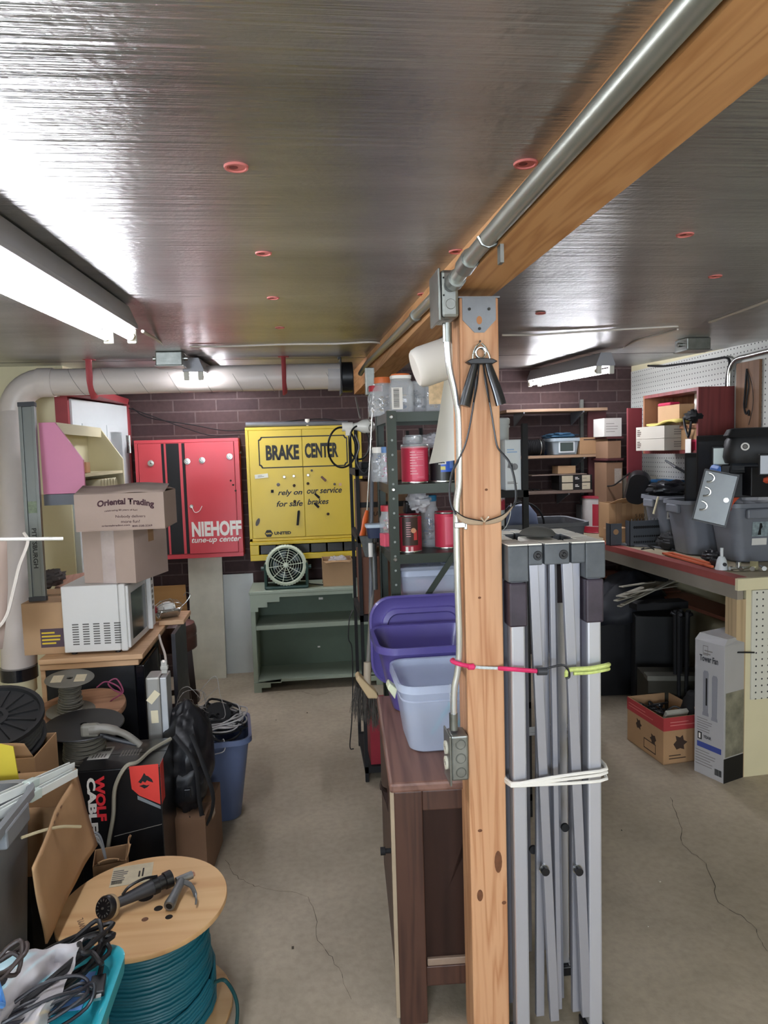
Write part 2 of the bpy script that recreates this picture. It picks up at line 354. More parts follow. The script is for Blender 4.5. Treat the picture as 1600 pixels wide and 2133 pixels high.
tag(ob('ceiling_beam',bl,None,beamw),'long tan wooden beam running under the foil ceiling and resting on the post','beam')
tp=thing('wooden_post','square tan wooden post beside the folded canopy, holding up the beam','post',((pxl+pxr)/2,PY+pw/2,0))
hw=(pxr-pxl)/2
ob('post_body',MB().bb(-hw,hw,-pw/2,pw/2,0,zb),tp,postw,bev=.004)
knot=mat('wood_knot','#6b4228',.7,var=.3,vs=60)
pc=V(tp.location)
for px,py,rx,rz in ((999,1245,.004,.003),(1038,1795,.010,.03),(1000,1865,.008,.016),(1050,1880,.006,.005),(1000,1730,.006,.004),(1013,1020,.004,.003)):
    p=A(px,py,PY)-pc; ob('knot',MB().lathe([(0,.0012),(1,.0006)],None,14,T(p.x,-pw/2,p.z)@RX(PI/2)@Matrix.Diagonal((rx,rz,1,1))),tp,knot)
# post cap plate
mb=MB(); z0=zb-.001
pts=[(-.041,0),(.041,0),(.041,-.052),(.012,-.082),(-.012,-.082),(-.041,-.052)]
mb.prism(pts,.002,None,T(0,-pw/2,z0)@RX(PI/2)); mb.bb(-hw-.003,hw+.003,-pw/2-.003,pw/2+.003,zb-.0015,zb+.002)
bk=ob('post_cap_plate',mb,tp,mat('zinc_plate','#76787a',.45,.7,var=.15,vs=20)); bk['label']='grey galvanised five-sided steel plate nailed at the post top'
nl=mat('nail_head','#33322f',.5,.8)
for x,z in ((-.024,-.027),(.024,-.027),(.0,-.073)): ob('nail',MB().cyl((x,-pw/2-.002,z0+z),(x,-pw/2-.005,z0+z),.0035,n=10),tp,nl)
ob('plate_hole',MB().lathe([(0,.0005),(1,.0004)],None,14,T(0,-pw/2-.002,z0-.053)@RX(PI/2)@Matrix.Diagonal((.007,.010,1,1))),tp,mat('hole_wood','#b07545',.6))
# steel conduit along the beam + boxes
emt=mat('conduit_steel','#a3a69d',.35,.7,var=.1,vs=8); emts=mat('conduit_shiny','#d8dadd',.22,.8,var=.05)
xb=pxl-.022
pb=A(926,625,PY+.0)    # upper junction box centre
def cond(nm,label,pts,r,m=emt,clamps=()):
    t=thing(nm,label,'conduit',pts[0]); o=V(pts[0]); ob('pipe',MB().tube([V(p)-o for p in pts],r,n=14),t,m)
    for a,bb in clamps: ob('coupling',MB().cyl(V(a)-o,V(bb)-o,r*1.28,n=14),t,galv)
    return t
zc=1.957; yq=PY-.055
cond('conduit','fat grey steel conduit strapped along the near beam above the post',[(xb,-2.4,zc-.02),(xb,.9,zc-.006),(xb,yq-.2,zc-.002),(xb,yq,zc-.012)],.0165,emt,[((xb,yq-.16,zc-.002),(xb,yq-.10,zc-.006)),((xb,yq-.03,zc-.011),(xb,yq+.005,zc-.0125))])
bx=tag(ob('conduit_strap',MB().tube([(xb-.02,yq-.3,zc),(xb-.012,yq-.3,zc-.014),(xb,yq-.3,zc-.019),(xb+.014,yq-.3,zc-.014),(xb+.024,yq-.3,zc+.004)],.0035,n=6).bb(xb+.02,xb+.027,yq-.31,yq-.29,zc-.05,zc+.01),None,galv),'small one-hole strap clamping the fat conduit to the beam face','conduit strap')
# upper box (4 inch square) on the left of the post head
tb=thing('junction_box','grey steel square junction box on the left of the post head','junction box',(pxl-.032,PY+.02,1.922))
ob('box_body',MB().bb(-.018,.024,-.055,.055,-.055,.055),tb,galv,bev=.008); ob('cover_plate',MB().bb(-.025,-.019,-.058,.058,-.062,.058),tb,galv,bev=.002)
for dx,dz,r in ((.004,.018,.014),(.004,-.024,.011)):
    ob('knockout',MB().lathe([(0,.001),(r,.001),(r+.0015,-.001)],None,18,T(dx,-.0555,dz)@RX(PI/2)),tb,galv)
for dx,dz in ((-.012,.036),(-.012,-.004)): ob('screw_hole',MB().cyl((dx,-.0552,dz),(dx,-.0562,dz),.0022,n=8),tb,blackm)
# far run of conduit
far=[(xb,PY+.09,1.962),(xb,2.6,1.985),(xb,3.3,2.01),(xb,3.85,2.03),(xb-.005,4.0,2.025),(xb-.02,4.06,2.0)]
cond('conduit','grey steel conduit running along the far beam behind the post head',far,.014,emt,[((xb,2.2,1.974),(xb,2.23,1.975))])
# vertical conduit down the post's left side
yv=PY+.01
pp=[A(931,682,yv),A(933,730,yv),A(937,770,yv),A(948,820,yv),A(956,880,yv),A(957,1000,yv),A(951,1060,yv),A(953,1200,yv),A(957,1340,yv),A(953,1400,yv),A(946,1440,yv),A(945,1510,yv)]
sp=spline(pp,5)
cond('conduit','shiny bent thin conduit running down the left side of the post to the outlet',sp,.0085,emts,[(sp[0]+V((0,0,.01)),sp[0]-V((0,0,.035))),(sp[-1]+V((0,0,.03)),sp[-1]-V((0,0,.012)))])
p=A(955,1093,yv); tag(ob('pipe_strap',MB().bb(p.x-.012,p.x+.018,yv-.012,yv-.006,p.z-.007,p.z+.007).bb(p.x+.012,p.x+.02,yv-.012,yv+.01,p.z-.012,p.z+.012),None,steel,bev=.002),'small steel strap holding the thin conduit to the post side','pipe strap')
# outlet box
p0=A(950,1570,yv); to=thing('outlet_box','grey steel outlet box with white sockets low on the post side','outlet box',(p0.x,yv,p0.z))
ob('box_body',MB().bb(-.018,.026,-.03,.03,-.058,.058),to,galv,bev=.005)
ob('cover_plate',MB().bb(-.024,-.019,-.04,.036,-.066,.062),to,galv,bev=.002)
for z in (-.02,.02):
    q=ob('socket',MB().cyl((-.024,-.002,z),(-.029,-.002,z),.0165,n=20),to,mat('socket_white','#d9d6c4',.5)); ob('socket_slot',MB().bb(-.0296,-.029,-.009,-.007,z-.003,z+.006).bb(-.0296,-.029,.004,.006,z-.003,z+.006),q,black)
for z in (-.036,0,.036): ob('knockout',MB().lathe([(0,.0005),(.010,.0005),(.011,-.001),(.0125,.0012),(.0135,-.001)],None,18,T(.006,-.0303,z)@RX(PI/2)),to,galv)
# ================================================================ FLUORESCENT FIXTURES
tubem=mat('lit_tube','#f5f7ff',.4,emit=TUBE_E,var=0); capm=mat('tube_end','#cfc7a8',.4,var=0); fixm=mat('fixture_enamel','#a9a8ad',.45,.1,var=.04)
def fixture(label,x,y0,y1,z=None,wd=.108,dz=0):
    z=ZC((y0+y1)/2)-.012
    t=thing('fluorescent_fixture',label,'light fixture',(x,(y0+y1)/2,z-dz)); L2=(y1-y0)/2
    prof=[(-.03,.010),(.03,.010),(wd/2,-.05),(wd/2,-.062),(-wd/2,-.062),(-wd/2,-.05)]
    ob('housing',MB().prism([(a,c) for a,c in prof],2*L2,None,T(0,L2,-.002)@RX(PI/2)),t,fixm,bev=.002)
    for sx in (-.036,.036):
        ob('tube',MB().cyl((sx,-L2+.025,-.088),(sx,L2-.025,-.088),.0125,n=16),t,tubem)
        for sy in (-1,1):
            ob('lamp_holder',MB().bb(sx-.014,sx+.014,sy*L2-(.02 if sy>0 else 0),sy*L2+(0 if sy>0 else .02),-.108,-.062),t,mat('lamp_holder','#d8d4c8',.5),bev=.004)
            ob('tube_cap',MB().cyl((sx,sy*(L2-.02),-.088),(sx,sy*(L2-.045),-.088),.0132,n=14),t,capm)
    t.rotation_euler=(.0342 if y0>1.1 else 0,0,0); return t
fixture('lit twin-tube fluorescent light on the foil ceiling above the cable spools',-.55,1.12,2.34)
fixture('lit twin-tube fluorescent light behind the big duct near the brick wall',-.55,3.85,5.05,dz=.01)
fr=fixture('lit twin-tube fluorescent light hanging at the right end of the brick wall',1.68,3.80,5.02,dz=.02)
fixture('unseen added twin-tube light nearest the windows, left of the beam',-.66,-1.4,-.2)  # this and the next: unseen fixtures added behind the camera for more light
fixture('unseen added twin-tube light nearest the windows, right of the beam',1.5,-.9,.3)
ob('conduit_knockout',MB().tube([(.02,-.583,-.02),(.03,-.60,-.03),(.02,-.6,-.045),(.0,-.59,-.04)],.003,n=6),fr,galv)
# ================================================================ GENERIC BUILDERS
def carton(name,label,loc,dim,rz=0,m=None,opened=False,flaps=(),tp_=True,group=None,cat='box',rot=None):
    m=m or card; w,d,h=dim; t=thing(name,label,cat,loc,rz,group,rot); th=.004
    mb=MB()
    if opened:
        mb.bb(-w/2,w/2,-d/2,d/2,0,th); mb.bb(-w/2,w/2,-d/2,-d/2+th,th,h); mb.bb(-w/2,w/2,d/2-th,d/2,th,h)
        mb.bb(-w/2,-w/2+th,-d/2+th,d/2-th,th,h); mb.bb(w/2-th,w/2,-d/2+th,d/2-th,th,h)
    else: mb.bb(-w/2,w/2,-d/2,d/2,0,h-.003)
    ob('box_body',mb,t,m,bev=.0015)
    if not opened:
        ob('flap',MB().bb(-w/2,w/2,-d/2,-.001,h-.003,h),t,m); ob('flap',MB().bb(-w/2,w/2,.001,d/2,h-.003,h),t,m)
        if tp_: ob('tape',MB().bb(-w/2-.0006,w/2+.0006,-.025,.025,h-.0005,h+.0005).bb(w/2,w/2+.0006,-.025,.025,h-.07,h).bb(-w/2-.0006,-w/2,-.025,.025,h-.07,h),t,tape)
    for side,ang,ln in flaps:
        a=D(ang); W=(w if side[0]=='y' else d)-.006; sg=1 if side[1]=='+' else -1
        mb=MB(); R_=random.Random(int(ang*7+ln*100))
        def fn(u,v,W=W,ln=ln,R_=R_):
            k=.012*math.sin(u*PI)*v
            return (-W/2+u*W+ (0.02*v if u==0 else -0.02*v if u==1 else 0), k, v*ln)
        mb.grid(fn,6,4)
        rzq={'y+':PI,'y-':0,'x+':PI/2,'x-':-PI/2}[side]
        base={'y+':(0,d/2-.002),'y-':(0,-d/2+.002),'x+':(w/2-.002,0),'x-':(-w/2+.002,0)}[side]
        o=ob('flap',mb,t,m,solid=.003); o.matrix_local=T(base[0],base[1],h)@RZ(rzq)@RX(a)
    return t
def tote(name,label,loc,bot,top,h,m,rz=0,rim=.016,th=.003,cat='bin',group=None,rot=None,r=.035,ribs=False,handles=True):
    t=thing(name,label,cat,loc,rz,group,rot); bw,bd=bot; tw,td=top
    def L_(k): return bw+(tw-bw)*k, bd+(td-bd)*k
    rg=[]
    for k in (0,.02,.5,.8,1.0):
        a,b=L_(k); rg.append(rrect(a-(.01 if k==0 else 0),b-(.01 if k==0 else 0),r,h*k))
    inn=[rrect(L_(k)[0]-2*th,L_(k)[1]-2*th,r,max(h*k,th)) for k in (1,.5,.02)]
    mb=MB().loft(rg+inn,capb=True,capt=True); ob('tub',mb,t,m)
    mb=MB().loft([rrect(tw-2*th,td-2*th,r,h),rrect(tw+rim*2,td+rim*2,r+.01,h+.002),rrect(tw+rim*2+.002,td+rim*2+.002,r+.01,h-.02),rrect(tw+rim*1.4,td+rim*1.4,r+.01,h-.022),rrect(tw+.001,td+.001,r,h-.004)],capb=False)
    ob('rim',mb,t,m)
    if handles:
        for sx in (-1,1):
            ob('handle',MB().bb(-.012,.012,-td*.22,td*.22,-.05,0),t,m,bev=.006,loc=(sx*(tw/2+.006),0,h-.012))
    return t
clearp=mat('clear_plastic','#eef2f6',.12,var=0,trans=.0,alpha=.22,spec=.8)
clearj=mat('clear_jar','#e9edf0',.08,var=0,alpha=.30,spec=.9)
frost=mat('frosted_plastic','#dbe6fb',.3,var=.03,alpha=.32,spec=.5)
wrap=mat('plastic_film','#e4e3e8',.18,var=.1,alpha=.45,bump=.8,bs=25,spec=1)
def jar(label,loc,r,h,lid,cont,name='plastic_jar',sq=False,label_m=None,cont_h=.6,lidh=.02,group=None,seed=1):
    t=thing(name,label,'jar',loc,seed*.7 if not sq else 0,group); n=4 if sq else 20
    pr=[(r*.9,0),(r,.006),(r,h*.3),(r*.985,h*.33),(r,h*.36),(r,h*.78),(r*.8,h*.88),(r*.78,h)]
    if sq: mb=MB().loft([rrect(2*r*k,2*r*k,r*.3,z) for k,z in ((.92,0),(1,.006),(1,h*.8),(.84,h*.9),(.8,h))])
    else: mb=MB().lathe([(0,0)]+pr)
    ob('jar_body',mb,t,clearj)
    R_=random.Random(seed); mb=MB()
    for i in range(26):
        z=R_.uniform(.01,h*cont_h); a=R_.uniform(0,6.3); q=R_.uniform(0,r*.72); s=R_.uniform(.12,.3)*r
        mb.box((0,0,0),(s*1.6,s*.6,s),R_.choice(cont),T(q*math.cos(a),q*math.sin(a),z+s)@RZ(a)@RX(R_.uniform(0,3)))
    ob('contents',mb,t)
    if lid: ob('lid',MB().lathe([(0,h+lidh),(r*.8,h+lidh),(r*.84,h+lidh-.004),(r*.84,h-.004),(r*.78,h-.004)]),t,lid)
    if label_m: ob('paper_label',MB().lathe([(r*1.012,h*.38),(r*1.012,h*.74)],n=20),t,label_m)
    return t
def can(label,loc,r,h,m,lidm=None,name='coffee_can',cat='can',rz=0,group=None,marks=None,rim=None):
    t=thing(name,label,cat,loc,rz,group); rim=rim or steel
    ob('can_body',MB().lathe([(0,0),(r,0),(r,h),(r*.95,h),(r*.95,h-.01),(0,h-.012)],n=28),t,m)
    ob('rim',MB().lathe([(r*1.01,.0),(r*1.03,.003),(r*1.01,.007)],n=28).lathe([(r*1.0,h-.006),(r*1.03,h-.003),(r*1.0,h+.001)],n=28),t,rim)
    if lidm: ob('lid',MB().lathe([(0,h+.004),(r*.98,h+.005),(r*1.04,h+.003),(r*1.05,h-.012),(r*1.03,h-.012)],n=28),t,lidm)
    if marks: marks(t,r,h)
    return t
def curved(mb,r,a0,a1,z0,z1,m,k=1.004,n=10):
    return mb.grid(lambda u,v:(r*k*math.cos(a0+(a1-a0)*u),r*k*math.sin(a0+(a1-a0)*u),z0+(z1-z0)*v),n,1,m)
def wire(name,label,pts,r,m,cat='cable',k=6,n=6,parent=None,kind=None,group=None):
    sp_=spline(pts,k); c=sp_[0].copy()
    o=ob(name,MB().tube([p-c for p in sp_],r,n=n),parent,m,loc=c)
    if parent is None: tag(o,label,cat,group,kind)
    return o
# ================================================================ FAR WALL, LEFT HALF
WY=Y1
# red tune-up cabinet
YR=4.97
a=A(279,918,YR); c_=A(508,1158,YR); w_=c_.x-a.x; h_=a.z-c_.z
rc=thing('tool_cabinet','red metal wall cabinet with black racing stripes and NIEHOFF lettering','cabinet',((a.x+c_.x)/2,YR,c_.z)); hx=w_/2
ob('cabinet_body',MB().bb(-hx,hx,.004,WY-YR-.001,0,h_),rc,red,bev=.004)
ob('frame',MB().bb(-hx,hx,-.006,.004,h_-.022,h_).bb(-hx,hx,-.006,.004,0,.03).bb(-hx,-hx+.022,-.006,.004,.03,h_-.022).bb(hx-.03,hx,-.006,.004,.03,h_-.022),rc,red,bev=.002)
xm=-hx+w_*.475
dl=ob('door',MB().bb(-hx+.024,xm-.002,-.008,.004,.032,h_-.024),rc,red,bev=.002); dr2=ob('door',MB().bb(xm+.002,hx-.034,-.012,.004,.032,h_-.024),rc,red,bev=.002)
mb=MB()
for x,wd in ((-hx+.205,.018),(-hx+.270,.085),(-hx+.340,.018)): mb.bb(x-wd/2-.02,x+wd/2-.02,-.0090,-.0085,.034,h_-.026)
ob('racing_stripe',mb,dl,black)
text(dr2,'NIEHOFF',.335,.105,whitei,FR(xm+.19,-.0125,.20),bold=.045,name='lettering')
text(dr2,'tune-up center',.335,.045,whitei,FR(xm+.185,-.0125,.118),bold=.02,shear=.3,name='lettering')
for x,zz,dd in ((-hx+.105,h_-.155,dl),(-hx+.345,h_-.15,dl),(xm+.115,h_-.145,dr2),(xm+.30,h_-.125,dr2)):
    q=ob('magnet_hook',MB().lathe([(0,.012),(.008,.012),(.010,.007),(.021,.006),(.022,0)],None,16,FR(x,-.012,zz)),dd,steel); ob('hook_screw',MB().cyl((x,-.024,zz),(x,-.028,zz),.004,n=8),q,blackm)
q=ob('lock',MB().lathe([(0,.008),(.012,.008),(.013,0)],None,14,FR(xm+.03,-.012,h_*.44)),dr2,steel)
wire('pull_string',None,[(xm+.03,-.02,h_*.44),(xm+.05,-.02,h_*.39),(xm+.08,-.018,h_*.40),(xm+.10,-.018,h_*.44)],.0025,whitei,parent=dr2)
for x,zz in ((xm+.30,h_-.29),(xm+.315,h_-.32),(xm+.33,h_-.36),(xm+.375,h_-.10)): ob('magnet',MB().lathe([(0,.003),(.007,.003),(.007,0)],None,12,FR(x,-.012,zz)),dr2,darki)
# yellow brake centre cabinet
YC=4.94
a=A(510,891,YC); c_=A(740,1158,YC); w_=A(752,900,YC).x-a.x; h_=a.z-c_.z
yc=thing('tool_cabinet','yellow metal wall cabinet lettered BRAKE CENTER, hung with magnets','cabinet',(a.x+w_/2,YC,c_.z)); hx=w_/2
zl=h_*.145
ob('cabinet_body',MB().bb(-hx,hx,.004,WY-YC-.001,zl,h_),yc,yellow,bev=.004)
ob('frame',MB().bb(-hx,hx,-.006,.004,h_-.02,h_).bb(-hx,-hx+.02,-.006,.004,zl,h_-.02).bb(hx-.02,hx,-.006,.004,zl,h_-.02).bb(-hx,hx,-.006,.004,zl,zl+.02),yc,yellow,bev=.002)
xd=-hx+(627-510)/(752-510)*w_
d1=ob('door',MB().bb(-hx+.022,xd-.0015,-.010,.004,zl+.022,h_-.022),yc,yellow,bev=.002); d2=ob('door',MB().bb(xd+.0015,hx-.022,-.010,.004,zl+.022,h_-.022),yc,yellow,bev=.002)
ob('tray_shelf',MB().bb(-hx,hx,-.03,WY-YC-.001,0,.04).bb(-hx,hx,-.03,WY-YC-.001,zl-.025,zl-.002).bb(-hx,-hx+.06,-.03,WY-YC-.01,.04,zl-.025).bb(hx-.03,hx,-.03,WY-YC-.01,.04,zl-.025),yc,yellow,bev=.003)
smoke=mat('smoked_drawer','#2e2d2c',.3,var=.3,vs=12)
n_=6
for i in range(n_):
    x=-hx+.065+(2*hx-.10)*(i+.5)/n_; ob('small_drawer',MB().bb(x-.052,x+.052,-.015,.1,.043,zl-.03).bb(x-.03,x+.03,-.018,-.015,.043,.05),yc,smoke,bev=.002)
fx=lambda px:(px-510)/(752-510)*w_-hx
fz=lambda py:h_-(py-891)/(1158-891)*h_
tk=mat('pattern_black','#141310',.5,var=0)
# framed headline
x0_,x1_,z0_,z1_=fx(536),fx(722),fz(973),fz(910); nb=.02
outl=[(x0_,z0_+nb),(x0_+nb*.5,z0_+nb*.8),(x0_+nb,z0_),(x1_-nb,z0_),(x1_-nb*.5,z0_+nb*.8),(x1_,z0_+nb),(x1_,z1_-nb),(x1_-nb*.5,z1_-nb*.8),(x1_-nb,z1_),(x0_+nb,z1_),(x0_+nb*.5,z1_-nb*.8),(x0_,z1_-nb)]
mb=MB(); k=len(outl); cxm=(x0_+x1_)/2; czm=(z0_+z1_)/2
inn=[(p[0]+(.008 if p[0]<cxm else -.008),p[1]+(.008 if p[1]<czm else -.008)) for p in outl]
mb.add([(p[0],-.0105,p[1]) for p in outl]+[(p[0],-.0105,p[1]) for p in inn],[(i,(i+1)%k,k+(i+1)%k,k+i) for i in range(k)])
ob('headline_frame',mb,d1,tk)
text(d1,'BRAKE',fx(620)-fx(551),fz(928)-fz(958),tk,FR((fx(551)+fx(620))/2,-.0105,fz(942)),bold=.045)
text(d2,'CENTER',fx(702)-fx(632),fz(925)-fz(955),tk,FR((fx(632)+fx(702))/2,-.0105,fz(940)),bold=.045)
sx_=.28
text(d1,'rely on',fx(624)-fx(573),.048,tk,FR(fx(598),-.0105,fz(1024)),bold=.02,shear=sx_)
text(d2,'our service',fx(707)-fx(633),.040,tk,FR(fx(670),-.0105,fz(1021)),bold=.02,shear=sx_)
text(d1,'for safe',fx(624)-fx(569),.040,tk,FR(fx(596),-.0105,fz(1045)),bold=.02,shear=sx_)
text(d2,'brakes',fx(678)-fx(633),.040,tk,FR(fx(656),-.0105,fz(1043)),bold=.02,shear=sx_)
text(d1,'UNITED',fx(596)-fx(561),.022,tk,FR(fx(579),-.0105,fz(1104)),bold=.05)
lg=ob('hexagon_emblem',MB().prism([(-.028,0),(-.014,.024),(.014,.024),(.028,0),(.014,-.024),(-.014,-.024)],.0005,None,FR(fx(550),-.0104,fz(1104))),d1,tk)
text(lg,'NAPA',.040,.012,yellow,FR(fx(550),-.0112,fz(1104)),bold=.04)
mg=mat('magnet_grey','#55504a',.5,.4,var=.3); mags=[(540,988,'bar'),(587,991,'disc'),(607,990,'disc'),(637,989,'disc'),(645,980,'sm'),(669,997,'clip'),(574,1006,'disc2'),(607,1009,'disc3'),(636,1006,'disc3'),(692,1009,'sm'),(704,1010,'sq'),(561,1019,'sqd'),(654,1031,'clip'),(607,1041,'disc3'),(652,1050,'clip'),(612,1075,'handle'),(676,1069,'disc3'),(528,1080,'oval')]
for px,py,k in mags:
    x,z=fx(px),fz(py); d_=d1 if px<627 else d2; M=FR(x,-.0105,z)
    if k=='bar': q=ob('name_magnet',MB().box((0,0,.002),(.09,.028,.003),None,M@RZ(.08)),d_,mat('alu_tag','#b9b6a6',.4,.4)); bq=MB(); bars(bq,M@T(0,0,.0035)@RZ(.08),.05,.014,2,greyi); ob('print',bq,q)
    elif k=='handle': ob('bottle_opener_magnet',MB().prism([(-.012,-.05),(.004,-.05),(.016,.045),(.012,.055),(.0,.05)],.012,None,M),d_,blackm,bev=.003)
    elif k=='oval': ob('oval_magnet',MB().lathe([(0,.003),(1,.003),(1.02,0)],None,18,M@RZ(-.4)@Matrix.Diagonal((.012,.028,1,1))),d_,mg)
    elif k=='clip': ob('clip_magnet',MB().prism([(-.02,.01),(-.01,.02),(.022,-.01),(.012,-.024)],.012,None,M),d_,blackm if px<660 else mat('clip_brown','#6a4a42',.5),bev=.003)
    elif k in('sq','sqd'): ob('square_magnet',MB().box((0,0,.003),(.018,.02,.006),None,M),d_,mat('mag_tan','#c9a27a',.6) if k=='sq' else blackm)
    else:
        r={'disc':.011,'sm':.008,'disc2':.012,'disc3':.010}[k]; ob('round_magnet',MB().lathe([(0,.008),(r*.7,.008),(r,.004),(r,0)],None,14,M),d_,{'disc':steel,'sm':mg,'disc2':greyi,'disc3':darki}[k],)
# round vent pipe lying on the yellow cabinet
p=A(512,885,5.03); q=A(725,882,5.03)
tq=thing('pipe_section','grey plastic pipe lying along the top of the yellow cabinet','pipe',p)
ob('pipe',MB().cyl((0,0,0),(q.x-p.x,0,q.z-p.z),.018),tq,greyp); ob('white_coupling',MB().cyl((.62*(q.x-p.x)-.015,0,-.018),(.62*(q.x-p.x)-.015,0,.03),.016),tq,whitei)
wire('black_cable','thin black cable draped across the brick from the door to the yellow cabinet',[A(275,850,5.07),A(310,870,5.07),A(400,885,5.07),A(470,897,5.07),A(525,893,5.07),A(600,878,5.07),A(680,873,5.07),A(728,884,5.0)],.004,blackm)
wire('black_cable','thin black cable drooping over the brick just above the red cabinet',[A(268,850,5.06),A(320,868,5.06),A(390,893,5.06),A(440,907,5.06),A(500,906,5.06)],.0035,blackm)
# leaning boards
def board(nm,label,bl,brt,top,Yb,Yt,th,m,cat='board'):
    p=F(*bl); x0=p.x; x1=F(*brt).x; zt=A(bl[0],top,Yt).z; L_=math.hypot(zt,Yt-p.y); ang=math.atan2(Yt-p.y,zt)
    o=ob(nm,MB().bb(0,x1-x0,0,th,0,L_),None,m,bev=.001); o.location=(x0,p.y,0); o.rotation_euler=(-ang,0,0); return tag(o,label,cat)
wb=mat('white_board','#d0cdbd',.6,var=.12,vs=8); wb2=mat('white_panel','#c9cecb',.55,var=.05)
board('white_plank','tall white painted plank leaning on the wall under the red cabinet','x' and (401,1417),(471,1415),1160,5.0,5.07,.018,wb)
board('melamine_sheet','shorter white panel standing between the tall plank and green bookcase',(470,1404),(536,1402),1197,5.0,5.085,.012,wb2)
ply=wood('plywood_pale','#b98c58','#a57a49',0,.7,5)
board('plywood_sheet','tan plywood sheet behind the stool against the brick wall',(318,1409),(398,1409),1222,5.0,5.05,.010,ply)
# green bookcase
green=mat('green_paint','#98a392',.5,var=.1,vs=4)
pl=F(530,1443); pr_=F(736,1434); zt=A(530,1232,pl.y).z
W=A(800,1434,pl.y).x-pl.x; dpt=.33; gb=thing('bookcase','green painted wooden bookcase with stepped scalloped rails','bookcase',(pl.x+W/2,pl.y+dpt/2,0)); hx=W/2; hy=dpt/2
th=.03
for s in (-1,1): ob('side_panel',MB().bb(s*hx-(th if s>0 else 0),s*hx+(0 if s>0 else th),-hy,hy,0,zt-.02),gb,green,bev=.004)
ob('top_board',MB().bb(-hx-.006,hx+.006,-hy-.012,hy,zt-.025,zt),gb,green,bev=.006)
zs=A(530,1305,pl.y).z; zbm=A(530,1418,pl.y).z
ob('shelf',MB().bb(-hx+th,hx-th,-hy+.004,hy,zs-.03,zs),gb,green,bev=.003)
ob('shelf',MB().bb(-hx+th,hx-th,-hy+.004,hy,zbm-.02,zbm),gb,green,bev=.003)
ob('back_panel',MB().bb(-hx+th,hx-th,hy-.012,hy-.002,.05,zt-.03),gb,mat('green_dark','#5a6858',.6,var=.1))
def steps(zt_,sg,hh):
    n=[(0,hh*1.0),(.05,hh),(.05,hh*.78),(.11,hh*.78),(.11,hh*.52),(.19,hh*.52),(.19,hh*.28),(.30,hh*.28)]
    pts=[(-hx+x,zt_-sg*z) for x,z in n]+[(hx-x,zt_-sg*z) for x,z in reversed(n)]
    return pts
pts=[(-hx,zt-.025),(hx,zt-.025)]; st=steps(zt-.01,1,.125)
ob('top_rail',MB().prism([(-hx,zt-.02)]+st+[(hx,zt-.02)],.018,None,T(0,-hy+.008,0)@RX(PI/2)),gb,green,bev=.002)
st=[(x,z) for x,z in [(-hx,0),(-hx+.05,0),(-hx+.05,.03),(-hx+.11,.03),(-hx+.11,.058),(-hx+.18,.058),(-hx+.18,.082),(hx-.18,.082),(hx-.18,.058),(hx-.11,.058),(hx-.11,.03),(hx-.05,.03),(hx-.05,0),(hx,0)]]
ob('bottom_rail',MB().prism(st+[(hx,zbm-.012),(-hx,zbm-.012)],.018,None,T(0,-hy+.008,0)@RX(PI/2)),gb,green,bev=.002)
ob('sticker',MB().bb(.02,.05,hy-.0135,hy-.012,zs+.09,zs+.105),gb,whitei); ob('sticker',MB().bb(.0,.018,hy-.0135,hy-.012,zbm+.11,zbm+.12),gb,whitei)
# fan on the bookcase
pf=A(596,1176,pl.y-.02+.10); fan=thing('desk_fan','small square green floor fan with round cream grille on the bookcase','fan',(pf.x,pf.y,zt))
fg=mat('fan_green','#2f4741',.35,var=.1); fgr=mat('fan_cream','#c4cdb6',.4,var=.05); rr=.125; zc_=pf.z-zt
ob('stand',MB().bb(-.145,-.125,-.05,.06,0,.17).bb(.125,.145,-.05,.06,0,.17).bb(-.145,.145,-.06,.09,0,.022),fan,fg,bev=.01)
fh=ob('housing',MB().lathe([(0,-.09),(.09,-.09),(rr-.01,-.05),(rr,0),(rr,.012)],None,28),fan,fg); fh.location=(0,-.02,zc_); fh.rotation_euler=(PI/2-.12,0,0)
mb=MB(); mb.lathe([(rr-.014,.028),(rr-.004,.034),(rr+.008,.026),(rr+.010,.0),(rr+.002,-.004)],None,36)
for i in range(44):
    a=2*PI*i/44; mb.box((0,0,0),(.018,.006,.004),None,RZ(a)@T(rr+.0095,0,.012)@RY(PI/2))
for r in (.018,.034,.050,.066,.082,.098): mb.lathe([(r-.0014,.034),(r,.036),(r+.0014,.034),(r,.032)],None,32)
for i in range(10): mb.box((0,0,0),(rr-.03,.004,.003),None,RZ(2*PI*i/10+.1)@T((rr-.03)/2+.016,0,.032))
mb.lathe([(0,.038),(.014,.037),(.016,.030)],None,20)
ob('grille',mb,fh,fgr)
mb=MB()
for i in range(5): mb.box((0,0,0),(.08,.05,.002),None,RZ(2*PI*i/5)@T(.055,0,0)@RX(.5))
mb.lathe([(0,.015),(.02,.012),(.02,-.02)],None,14); ob('blades',mb,fh,blackp)
for s in (-1,1): ob('pivot_knob',MB().cyl((s*.145,0,zc_-.02),(s*.165,0,zc_-.02),.014,n=14),fan,fg)
wire('fan_cord',None,[(.13,.06,.01),(.2,.03,.006),(.25,0,.006),(.3,.06,.006),(.24,.1,.006),(.3,.13,.006)],.004,blackm,parent=fan)
pb_=A(705,1220,pl.y+.05); cb=carton('cardboard_box','open cardboard box with plastic wrap inside on the green bookcase',(pb_.x,pb_.y+.10,zt),(.2,.22,.17),0,card,True,[('y-',120,.03)],cat='box')
